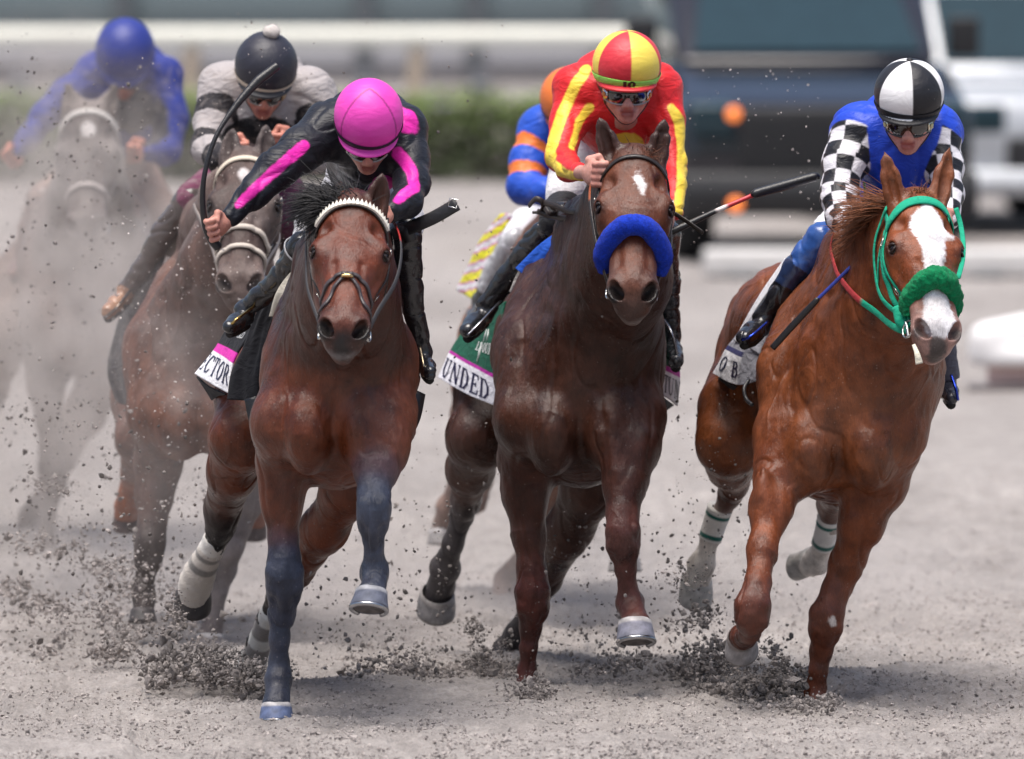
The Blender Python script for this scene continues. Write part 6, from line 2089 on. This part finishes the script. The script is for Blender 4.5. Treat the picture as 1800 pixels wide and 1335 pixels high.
    sp, _ = cloth_panel(h, "saddle", [[(1000, 396, .16), (1012, 408, .12), (1022, 424, .10)], [(948, 432, .18), (964, 444, .15), (980, 458, .12)], [(908, 472, .26), (922, 484, .22), (934, 494, .20)]],
                        lambda a, b: (.02, .10, .52), h.root, .012, wob=.003)
    cloth_panel(h, "saddle_pad", [[(914, 474, .27), (936, 486, .23)], [(905, 492, .3), (924, 504, .26)], [(898, 512, .34), (912, 522, .3)]], lambda a, b: (.52, .48, .44), sp, .012)
    grn, mag, wh = (.006, .085, .05), (.42, .02, .30), (.72, .71, .76)
    def cc(a, b):
        if b > .66: return wh
        if b > .61: return mag
        return grn
    o, pt = cloth_panel(h, "saddle_cloth", [[(836, 558, 1.0), (862, 545, .8), (890, 530, .6)], [(812, 586, 1.08), (842, 600, .85), (876, 605, .62)], [(789, 622, 1.14), (824, 643, .88), (872, 668, .64)], [(771, 664, 1.16), (815, 690, .9), (872, 714, .64)]], cc, h.root, wob=.003)
    panel_text(pt, "UNDED", .03, .92, .955, .72, o, wob=.003, wt=.085)
    panel_text(pt, "LDOUR", .52, .88, .44, .34, o, rgb=(.6, .62, .6), wt=.12, wob=.003, name="emblem_letters")
    m = MB()
    for bb, aa in (((.18, .6), (.34, .62)), ((.20, .66), (.32, .70)), ((.34, .58), (.58, .63))):
        m.add(*strap_geo([pt.at(bb[1], bb[0]) + V3(-.002, -.006, 0), pt.at((bb[1] + aa[1]) / 2 + .02, (bb[0] + aa[0]) / 2) + V3(-.002, -.006, 0), pt.at(aa[1], aa[0]) + V3(-.002, -.006, 0)], [.002, .010, .002], .002), c=(.55, .58, .56))
    m.build("emblem", M_PAINT, o)
    cloth_panel(h, "cloth_border", [[(922, 490, .5), (934, 498, .5)], [(896, 530, .55), (914, 545, .5)], [(878, 580, .6), (900, 590, .52)], [(870, 640, .62), (890, 650, .52)], [(868, 712, .64), (890, 716, .52)]], lambda a, b: grn if b < .8 else wh, o, th=.010, wob=.004)
    def c2(a, b):
        if b > .70: return wh
        if b > .63: return mag
        return grn
    o2, pt2 = cloth_panel(h, "saddle_cloth", [[(1148, 535, .4), (1160, 540, .45), (1170, 548, .55)], [(1160, 600, .42), (1174, 606, .5), (1186, 612, .65)], [(1162, 645, .42), (1178, 652, .55), (1194, 660, .8)], [(1160, 694, .42), (1176, 702, .55), (1190, 714, .8)]], c2, h.root, wob=.002)
    panel_text(pt2, "TUN", .10, 1.0, .95, .75, o2, wob=.002, wt=.09)
    cloth_panel(h, "cloth_lining", [[(1156, 692, .6), (1184, 712, 1.02)], [(1158, 724, .65), (1170, 722, .9)]], lambda a, b: (.008, .008, .01), o2, wob=0)
    stirrup(h, sp, r.q(822, 590, .25), r.q(846, 566, .28), r.q(880, 530, .42), (.34, .34, .36))
    stirrup(h, sp, r.q(1166, 560, .36), r.q(1182, 590, .30), r.q(1194, 640, .32), (.34, .34, .36))
    # rein loops gathered at the knee
    m = MB()
    for pts in ([(930, 362, -.0), (942, 350, -.05), (955, 358, -.05), (950, 372, 0), (936, 374, 0)], [(955, 356, -.05), (975, 362, -.1), (1000, 372, -.15), (1030, 372, -.25)], [(945, 372, 0), (975, 382, -.05), (1010, 384, -.15), (1036, 372, -.3)], [(958, 366, -.06), (966, 376, -.08), (978, 374, -.06), (968, 362, -.05)]):
        m.add(*tube_geo([h.q(*p) for p in pts], .0105, 8, 7, .5), c=(.035, .026, .024))
    m.build("gathered_reins", M_LEATH, h.root)
    whip("black and red riding whip sticking out beside the dark bay's cheek", [r.q(1172, 412, -.30), r.q(1200, 399, -.30), r.q(1262, 370, -.28), r.q(1318, 346, -.25), r.q(1330, 340, -.25), r.q(1380, 326, -.22), r.q(1430, 312, -.2), r.q(1436, 314, -.2)],
         [.0125, .0125, .0085, .0075, .0165, .0175, .0165, .010], [(0, .285, (.012, .012, .014)), (.285, .32, (.68, .62, .6)), (.32, .445, (.50, .03, .04)), (.445, 1, (.012, .012, .014))])


def rider_check():
    h = H3
    r = Rider(39.3, "jockey in black and white checked sleeves, blue vest and black and white cap")
    r.frame((1598, 164, -.06), math.radians(20), -.05, .02, 1.0)
    r.face(.003)
    r.hand(r.q(1510, 430, -.26), V3(.4, -.8, -.3), V3(0, -.4, .9), V3(.8, .3, 0), 1.0)
    r.hand(r.q(1668, 392, -.2), V3(-.4, -.8, -.3), V3(0, -.4, .9), V3(-.8, .3, 0), .95)
    armA = [(1502, 236, .14, 41), (1486, 285, .06, 37), (1476, 345, -.02, 32), (1480, 385, -.10, 27), (1506, 420, -.22, 20)]
    armB = [(1655, 240, .14, 37), (1662, 290, .06, 32), (1664, 340, -.05, 28), (1668, 385, -.17, 20)]
    torso = [(1588, 262, .14, 76), (1585, 245, .42, 82), (1560, 330, .7, 68), (1530, 385, .85, 64)]
    thA = [(1500, 395, .8, 52), (1475, 408, .5, 44), (1445, 424, .28, 34)]
    thB = [(1580, 400, .8, 52), (1620, 460, .5, 42), (1645, 520, .35, 32)]
    lgA = [(1446, 422, .27, 33), (1404, 470, .30, 25), (1368, 522, .33, 21), (1338, 562, .35, 17)]
    lgB = [(1645, 520, .35, 30), (1655, 580, .4, 24), (1660, 640, .45, 20), (1662, 670, .46, 17)]
    r.limbs(armA, armB, torso, thA, thB, lgA, lgB)
    r.body.cap(r.L(0, .03, -.12), r.q(1590, 275, .16), .055, .07, .04, tag='skin')
    r.finish((1530, 600, .6), (.58, .29, .24), (.34, .10, .09))
    r.helmet(gores(6, [(.012, .012, .016), (.78, .77, .78)], .12), band=(.012, .012, .016), visor=(.015, .015, .018), button=(.012, (.012, .012, .016)), bandz=-.044, band_h=.030)
    r.goggles(side=(.66, .62, .5), frame=(.05, .05, .05), dot=(.6, .55, .3))
    j = Field()
    j.chain(r.pts(torso[:3]), k=.1, kin=.08)
    j.chain(r.pts(armA), k=.07, kin=.03); j.chain(r.pts(armB), k=.07, kin=.03)
    j.ell(r.q(1518, 225, .16), (.10, .13, .09), k=.05); j.ell(r.q(1645, 228, .17), (.08, .13, .09), k=.05)
    j.ell(r.q(1590, 320, .22), (.15, .15, .10), k=.06)
    LA = [r.q(*p[:3]) for p in armA]; LB = [r.q(*p[:3]) for p in armB]
    FA = Field().chain(r.pts(armA), k=.02); FB = Field().chain(r.pts(armB), k=.02)
    FT = Field().chain(r.pts([(1588, 262, .14, 70), (1585, 245, .42, 80), (1560, 330, .7, 68)]), k=.03).ell(r.q(1590, 320, .22), (.15, .15, .10), k=.03)
    blue, blk, wht = (.012, .055, .50), (.010, .010, .014), (.66, .64, .68)
    def col_(V):
        C = flat(blue)(V)
        dt = FT.at(V)
        for L, F_, s0 in ((LA, FA, 0), (LB, FB, 1)):
            t, d, a = along(V, L)
            seg = np.concatenate([[0], np.cumsum([np.linalg.norm(L[i + 1] - L[i]) for i in range(len(L) - 1)])])
            arc = np.interp(t, np.arange(len(seg)), seg)
            tri = lambda x: np.abs((x % 2) - 1) - .5          # signed, flips every unit
            e1, e2 = tri((arc + .012) / .053 + .5) * .053, tri((a + .35) / .82 + .5 + s0) * .82 * .07
            sg = np.sign(e1 * e2) * np.minimum(np.abs(e1), np.abs(e2))
            kk = sstep(-.0024, .0024, sg)[:, None]
            ck = np.array(blk) * (1 - kk) + np.array(wht) * kk
            mk = sstep(.0035, -.0035, F_.at(V) - dt + .012)[:, None]
            mk = mk * sstep(.028, .036, arc + .012 * np.sin(a * 2.0))[:, None]       # the blue yoke covers the point of the shoulder
            C = C * (1 - mk) + ck * mk
        return C
    r.garment("jacket", j, col_, M_SILK, .0044, .0046, 15, 21)
    b = Field()
    b.chain(r.pts([torso[2], torso[3]], 1.05), k=.06); b.chain(r.pts(thA[:2] + [(1458, 414, .36, 37)]), k=.06, kin=.03); b.chain(r.pts(thB), k=.06, kin=.03)
    b.ell(r.q(1480, 420, .5), (.075, .15, .075), k=.05)
    r.garment("breeches", b, flat((.70, .69, .73)), M_TWILL, .006, .004, 22, 5)
    def bt(t, V):
        C = np.tile(np.array([.014, .014, .018]), (len(V), 1))
        w = fbm(V, 14, 3, 2) * .03
        C[t + w < .40] = (.020, .035, .09)
        C[t + w < .24] = (.035, .10, .34)
        return C
    bA = r.boot(lgA, [(1336, 576, .34, 15), (1322, 584, .26, 18), (1308, 594, .18, 15)], bt)
    bB = r.boot(lgB, [(1664, 680, .46, 14), (1668, 690, .38, 17), (1672, 700, .30, 14)], lambda t, V: np.tile(np.array([.03, .03, .042]), (len(V), 1)))
    k = Field(); k.chain(r.pts([(1656, 600, .38, 24), (1662, 660, .42, 26)]), k=.02); k.cut(r.q(1662, 672, .42), (.25, 0, -1))
    r.garment("rain_gaiter", k, flat((.06, .06, .085)), M_TWILL, .006, .002, 20, 4)
    sp, _ = cloth_panel(h, "saddle", [[(1470, 440, .35), (1500, 440, .4), (1540, 440, .5)], [(1432, 470, .32), (1455, 468, .28), (1490, 470, .3)], [(1405, 505, .32), (1425, 505, .28), (1450, 500, .28)]],
                        lambda a, b: (.42, .37, .31) if a > .25 else (.28, .25, .23), h.root, .014, wob=.006)
    gry = (.30, .30, .34)
    def cp(a, b): return (.62, .62, .66) if a < .14 else (.035, .035, .04) if b < .55 else gry
    cloth_panel(h, "saddle_pad", [[(1380, 455, .72), (1410, 462, .5), (1442, 480, .3)], [(1342, 510, .80), (1372, 520, .52), (1404, 528, .30)], [(1312, 560, .86), (1338, 572, .54), (1366, 586, .32)], [(1292, 600, .9), (1318, 612, .58), (1348, 632, .36)]], cp, h.root, .008, wob=.004)
    m = MB(); m.add(*tube_geo([h.q(1444, 478, .26), h.q(1404, 528, .26), h.q(1366, 586, .28), h.q(1346, 640, .33)], .006, 8, 8), c=(.45, .47, .55)); m.build("piping", M_PAD, sp)
    def cc(a, b):
        if a > .50: return gry if not (.18 < b < .24) else (.2, .2, .24)
        if b > .35: return (.74, .73, .75)
        if b > .25: return (.03, .03, .12)
        return gry
    o, pt = cloth_panel(h, "saddle_cloth", [[(1296, 588, .95), (1322, 596, .6), (1348, 606, .36)], [(1276, 614, 1.0), (1306, 628, .66), (1344, 636, .38)], [(1266, 634, 1.02), (1300, 650, .68), (1342, 652, .38)], [(1254, 657, 1.04), (1296, 677, .7), (1338, 668, .40)]], cc, h.root, wob=.004)
    panel_text(pt, "O B", .05, .50, .86, .50, o, wob=.004, wt=.085)
    cloth_panel(h, "cloth_lining", [[(1262, 664, 1.06), (1296, 680, .74)], [(1276, 678, 1.08), (1290, 686, .9)]], lambda a, b: (.01, .01, .012), o, wob=0)
    m = MB(); m.add(*tube_geo([h.q(1316, 668, .45), h.q(1308, 684, .42), h.q(1312, 702, .40), h.q(1322, 712, .36)], .007, 8, 6), c=(.03, .03, .033)); m.build("girth_ring", M_LEATH, o)
    m = MB(); m.add(*tube_geo([h.q(1446, 476, .2), h.q(1444, 462, .18), h.q(1458, 448, .15), h.q(1490, 440, .1)], .008, 8, 6), c=(.012, .30, .19)); m.build("girth_strap", M_PAD, sp)
    stirrup(h, sp, r.q(1304, 598, .14), r.q(1322, 590, .12), r.q(1350, 566, .2), (.03, .06, .42))
    stirrup(h, sp, r.q(1672, 660, .3), r.q(1680, 684, .26), r.q(1684, 704, .27), (.03, .06, .42))
    whip("black whip with a blue shaft carried low along the chestnut's shoulder", [r.q(1506, 460, -.34), r.q(1484, 481, -.33), r.q(1440, 524, -.30), r.q(1434, 530, -.30), r.q(1396, 570, -.27), r.q(1358, 612, -.24)],
         [.0075, .0065, .0062, .0105, .0125, .0115], [(0, .47, (.03, .05, .32)), (.47, 1, (.012, .012, .014))])


def rider_pompom():
    h = H4
    r = Rider(41.9, "jockey in white silks with black bands and a dark cap with white pompom")
    r.frame((468, 113, -.06), math.radians(30), .06, .07, .96)
    r.face()
    r.hand(r.q(412, 262, -.2), V3(.4, -.8, -.3), V3(0, -.4, .9), V3(.8, .3, 0), 1.0)
    r.hand(r.q(500, 246, -.15), V3(-.4, -.8, -.3), V3(0, -.4, .9), V3(-.8, .3, 0), .95)
    armA = [(386, 160, .14, 36), (374, 210, .05, 32), (362, 262, -.05, 28), (385, 280, -.14, 23), (410, 268, -.2, 17)]
    armB = [(552, 172, .14, 38), (566, 225, .05, 32), (556, 275, -.05, 28), (530, 272, -.14, 22), (504, 256, -.15, 17)]
    torso = [(466, 190, .14, 66), (468, 165, .42, 74), (455, 260, .7, 60), (440, 320, .85, 58)]
    thA = [(410, 325, .8, 48), (372, 335, .5, 40), (335, 350, .3, 30)]
    thB = [(480, 330, .8, 50), (505, 360, .5, 42), (515, 395, .3, 33)]
    lgA = [(336, 350, .3, 29), (290, 410, .38, 24), (245, 480, .46, 18), (222, 512, .5, 15)]
    lgB = [(515, 395, .3, 30), (520, 470, .4, 24), (522, 540, .48, 17)]
    r.limbs(armA, armB, torso, thA, thB, lgA, lgB)
    r.body.cap(r.L(0, .03, -.12), r.q(466, 200, .15), .055, .07, .04, tag='skin')
    r.finish((440, 560, .6), (.52, .22, .16))
    r.helmet(flat((.022, .022, .034)), band=(.58, .48, .38), visor=(.03, .03, .035), button=(.033, (.72, .66, .62), (.01, .02, .135), .8), bandz=-.046, band_h=.026, tall=1.04)
    r.goggles(side=(.5, .35, .2), frame=(.3, .27, .24))
    j = Field()
    j.chain(r.pts(torso[:3]), k=.1, kin=.08); j.chain(r.pts(armA), k=.07, kin=.03); j.chain(r.pts(armB), k=.07, kin=.03)
    j.ell(r.q(402, 150, .16), (.10, .13, .09), k=.05); j.ell(r.q(540, 160, .16), (.10, .13, .09), k=.05)
    LA = [r.q(*p[:3]) for p in armA]; LB = [r.q(*p[:3]) for p in armB]
    chest = Field().ell(r.q(458, 245, .0), (.14, .45, .085), k=.01)
    def col_(V):
        C = flat((.36, .33, .33))(V)
        for L in (LA, LB):
            t, d, a = along(V, L)
            m = (d < .095) & (((t > .55) & (t < 1.08)) | ((t > 1.62) & (t < 2.02)) | (t > 2.6))
            C[m] = (.022, .02, .024)
        return paint(C, V, chest, (.015, .015, .018), .004, .004, 40)
    r.garment("jacket", j, col_, M_SILKD, .005, .0045, 17, 31)
    b = Field(); b.chain(r.pts([torso[2], torso[3]], 1.05), k=.06); b.chain(r.pts(thA), k=.06, kin=.03); b.chain(r.pts(thB), k=.06, kin=.03)
    r.garment("breeches", b, flat((.14, .028, .07)), M_SILKD, .007, .003, 22, 5)
    tan = lambda t, V: np.where((t < .72)[:, None], np.array([.09, .07, .065]), np.array([.34, .19, .12]))
    r.boot(lgA, [(220, 524, .52, 13), (204, 534, .44, 16), (190, 548, .36, 14)], tan)
    r.boot(lgB, [(522, 556, .5, 14), (526, 568, .42, 16), (530, 580, .34, 13)], tan)
    sp, _ = cloth_panel(h, "saddle", [[(312, 372, .42), (340, 362, .38), (380, 362, .4)], [(298, 402, .4), (322, 400, .34), (352, 392, .34)], [(288, 446, .42), (302, 452, .36), (322, 440, .36)]], lambda a, b: (.46, .30, .14) if a < .12 and b > .3 else (.10, .075, .06), h.root, .014)
    cloth_panel(h, "saddle_cloth", [[(300, 378, .55), (312, 372, .42)], [(264, 430, .6), (290, 450, .42)], [(232, 500, .66), (262, 530, .44)], [(204, 580, .8), (238, 610, .44)], [(190, 650, .85), (236, 690, .44)], [(206, 702, .85), (240, 728, .46)]],
                lambda a, b: (.40, .38, .38) if b < .12 else (.035, .032, .034), h.root, .012, wob=.01, mat=M_SILKD)
    stirrup(h, sp, r.q(184, 560, .3), r.q(206, 540, .26), r.q(228, 512, .36), (.2, .16, .13))


def rider_dust():
    h = H5
    r = Rider(47.5, "jockey all in blue, one arm flung out, in the dust at far left", voxel=.006)
    r.frame((220, 88, -.06), math.radians(44), .0, .04, 1.03)
    r.face()
    armA = [(168, 135, .12, 34), (115, 168, .05, 30), (78, 205, 0, 25), (50, 245, -.05, 20), (28, 268, -.08, 15)]
    armB = [(284, 140, .12, 36), (300, 210, .04, 30), (290, 265, -.05, 26), (255, 268, -.15, 16)]
    torso = [(225, 170, .14, 62), (226, 140, .42, 68), (215, 240, .7, 58), (205, 320, .85, 54)]
    thA = [(180, 315, .8, 46), (120, 330, .5, 38), (75, 350, .3, 28)]
    thB = [(240, 320, .8, 46), (275, 370, .5, 38), (290, 420, .3, 28)]
    lgA = [(75, 350, .3, 28), (55, 400, .4, 22), (42, 450, .46, 16)]
    lgB = [(290, 420, .3, 28), (295, 480, .4, 22), (298, 540, .46, 16)]
    r.hand(r.q(24, 274, -.09), V3(-.6, -.5, -.5), V3(-.5, -.5, .6), V3(.3, -.8, .3), 1.05)
    r.hand(r.q(246, 266, -.18), V3(-.4, -.8, -.3), V3(0, -.4, .9), V3(-.8, .3, 0), 1.0)
    r.limbs(armA, armB, torso, thA, thB, lgA, lgB)
    r.body.cap(r.L(0, .03, -.12), r.q(225, 175, .15), .06, .07, .04, tag='skin')
    r.finish((205, 560, .6), (.46, .19, .13))
    bl = (.018, .032, .21)
    r.helmet(flat(bl), band=(.05, .08, .40), visor=(.05, .06, .25), bandz=-.046, tall=1.05)
    r.goggles(side=(.4, .38, .36), frame=(.2, .2, .2))
    j = Field(); j.chain(r.pts(torso[:3]), k=.1, kin=.08); j.chain(r.pts(armA), k=.07, kin=.03); j.chain(r.pts(armB), k=.07, kin=.03)
    j.ell(r.q(180, 125, .15), (.11, .13, .09), k=.05); j.ell(r.q(272, 130, .15), (.11, .13, .09), k=.05)
    dk = Field().ell(r.q(235, 215, .0), (.15, .5, .12), k=.01)
    r.garment("jacket", j, lambda V: paint(flat(bl)(V), V, dk, (.03, .03, .04), .01, .02, 20), M_SILKD, .007, .004, 16, 41)
    b = Field(); b.chain(r.pts([torso[2], torso[3]], 1.05), k=.06); b.chain(r.pts(thA), k=.06, kin=.03); b.chain(r.pts(thB), k=.06, kin=.03)
    r.garment("breeches", b, flat((.34, .22, .17)), M_SILKD, .008, .003, 20, 5)
    br = lambda t, V: np.tile(np.array([.16, .07, .055]), (len(V), 1))
    r.boot(lgA, [(40, 462, .46, 12), (32, 472, .38, 14), (24, 482, .3, 12)], br)
    r.boot(lgB, [(298, 552, .46, 12), (302, 562, .38, 14), (306, 572, .3, 12)], br)
    cloth_panel(h, "saddle_cloth", [[(98, 400, .5), (112, 400, .45)], [(62, 470, .55), (90, 480, .45)], [(48, 560, .6), (84, 570, .46)]], lambda a, b: (.2, .1, .09), h.root, .012, mat=M_SILKD)
    return r


def rider_hidden():
    h = H6
    r = Rider(43.3, "jockey in blue silks with orange armbands, mostly hidden by the rider in red", voxel=.006)
    r.frame((1002, 172, .0), math.radians(35), .0, -.06, .95)
    r.face()
    armA = [(952, 236, .14, 40), (930, 285, .06, 33), (922, 330, .0, 30), (960, 338, -.1, 24), (1000, 325, -.18, 17)]
    armB = [(1080, 240, .14, 38), (1095, 300, .04, 32), (1090, 345, -.05, 26), (1060, 345, -.15, 17)]
    torso = [(1016, 255, .14, 62), (1016, 240, .42, 68), (1000, 330, .7, 56), (985, 385, .85, 54)]
    thA = [(965, 385, .8, 46), (935, 400, .5, 38), (905, 425, .3, 28)]
    thB = [(1020, 390, .8, 46), (1060, 420, .5, 38), (1090, 450, .3, 28)]
    lgA = [(905, 425, .3, 28), (872, 475, .4, 22), (845, 530, .46, 16)]
    lgB = [(1090, 450, .3, 28), (1095, 520, .4, 22), (1100, 580, .46, 16)]
    r.hand(r.q(1008, 322, -.2), V3(.4, -.8, -.3), V3(0, -.4, .9), V3(.8, .3, 0), 1.0)
    r.hand(r.q(1052, 345, -.18), V3(-.4, -.8, -.3), V3(0, -.4, .9), V3(-.8, .3, 0), 1.0)
    r.limbs(armA, armB, torso, thA, thB, lgA, lgB)
    r.body.cap(r.L(0, .03, -.12), r.q(1016, 262, .15), .06, .07, .04, tag='skin')
    r.finish((985, 600, .6), (.5, .24, .18))
    og, bl = (.72, .17, .03), (.02, .08, .48)
    r.helmet(flat(og), band=(.02, .02, .024), visor=og, bandz=-.046)
    r.goggles(side=(.4, .38, .36), frame=(.1, .1, .1))
    j = Field(); j.chain(r.pts(torso[:3]), k=.1, kin=.08); j.chain(r.pts(armA), k=.07, kin=.03); j.chain(r.pts(armB), k=.07, kin=.03)
    j.ell(r.q(962, 225, .15), (.10, .13, .09), k=.05)
    LA = [r.q(*p[:3]) for p in armA]
    def col_(V):
        C = flat(bl)(V); t, d, a = along(V, LA)
        C[(d < .09) & (((t > .42) & (t < .85)) | ((t > 1.3) & (t < 1.75)))] = og
        return C
    r.garment("jacket", j, col_, M_SILK, .006, .003, 18, 51)
    b = Field(); b.chain(r.pts([torso[2], torso[3]], 1.05), k=.06); b.chain(r.pts(thA), k=.06, kin=.03); b.chain(r.pts(thB), k=.06, kin=.03)
    r.garment("breeches", b, flat((.72, .71, .74)), M_TWILL, .008, .003, 20, 5)
    r.boot(lgA, [(842, 545, .46, 12), (834, 555, .38, 14), (826, 565, .3, 12)], lambda t, V: np.tile(np.array([.5, .5, .52]), (len(V), 1)) * np.where(t < .55, 1, .12)[:, None])
    r.boot(lgB, [(1100, 592, .46, 12), (1104, 602, .38, 14), (1108, 612, .3, 12)])
    def cc(a, b):
        k = math.sin(b * 24 + a * 5)
        return (.62, .58, .02) if k > .1 else (.45, .06, .28) if k > -.5 else (.6, .58, .6)
    cloth_panel(h, "saddle_cloth", [[(880, 440, .5), (900, 440, .45)], [(842, 490, .58), (872, 500, .46)], [(818, 540, .64), (850, 556, .46)], [(796, 586, .7), (830, 606, .46)]], cc, h.root, .012, 12, 40, mat=M_SILKD)


rider_pink()
rider_red()
rider_check()
rider_pompom()
rider_dust()
rider_hidden()

# ------------------------------------------------------------------ dust hanging in the air
def dust_cloud(name, label, c, r, dens, seed, sc=2.2, contrast=(.38, .66), colr=(.78, .73, .71)):
    t = NT(name); m = t.m; nt = t.t
    nt.nodes.remove(t.b)
    out = [n for n in nt.nodes if n.type == 'OUTPUT_MATERIAL'][0]
    vol = t.n("ShaderNodeVolumePrincipled")
    vol.inputs["Color"].default_value = (*colr, 1); vol.inputs["Anisotropy"].default_value = .15
    tc = t.n("ShaderNodeTexCoord")
    ln = t.n("ShaderNodeVectorMath", operation='LENGTH'); t.l(tc.outputs["Object"], ln.inputs[0])
    fall = t.ramp(ln.outputs["Value"], .25, 1.0, (1, 1, 1, 1), (0, 0, 0, 1))
    g = t.n("ShaderNodeNewGeometry"); mp = t.n("ShaderNodeMapping"); t.l(g.outputs["Position"], mp.inputs[0])
    mp.inputs["Location"].default_value = (seed * 3.1, seed * 1.7, 0); mp.inputs["Scale"].default_value = (1, .5, .8)
    nz = t.ramp(t.noise(mp.outputs[0], sc, 4, .55), *contrast)
    mu = t.n("ShaderNodeMath", operation='MULTIPLY'); t.l(fall, mu.inputs[0]); t.l(nz, mu.inputs[1])
    m2 = t.n("ShaderNodeMath", operation='MULTIPLY'); t.l(mu.outputs[0], m2.inputs[0]); m2.inputs[1].default_value = dens
    t.l(m2.outputs[0], vol.inputs["Density"]); t.l(vol.outputs[0], out.inputs["Volume"])
    bm = bmesh.new(); bmesh.ops.create_icosphere(bm, subdivisions=3, radius=1.0)
    me = bpy.data.meshes.new(name); bm.to_mesh(me); bm.free()
    me.materials.append(m)
    o = bpy.data.objects.new(name, me); o.location = c; o.scale = r
    return tag(link(o), label, "dust", kind="stuff")


dust_cloud("dust_cloud", "thick pale dust cloud round the grey horse at the far left", P(95, 560, 44.9), (.78, 2.0, 1.3), 1.15, 1, 4.4, (.45, .58), (.70, .64, .60))
dust_cloud("dust_cloud", "thin veil of dust over the spattered brown horse behind the pink cap", P(300, 700, 41.6), (.62, 1.6, 1.0), .30, 2, 3.4, (.42, .62))
dust_cloud("dust_cloud", "low dust drifting over the track behind the galloping legs", P(560, 1040, 43.6), (2.0, 1.9, .42), .55, 3, 2.0)
dust_cloud("dust_cloud", "low pale dust drifting over the track at the right edge", P(1500, 1060, 43.6), (1.6, 1.9, .40), .45, 4, 1.6)
scene.cycles.volume_step_rate = 1.0
scene.cycles.volume_max_steps = 256
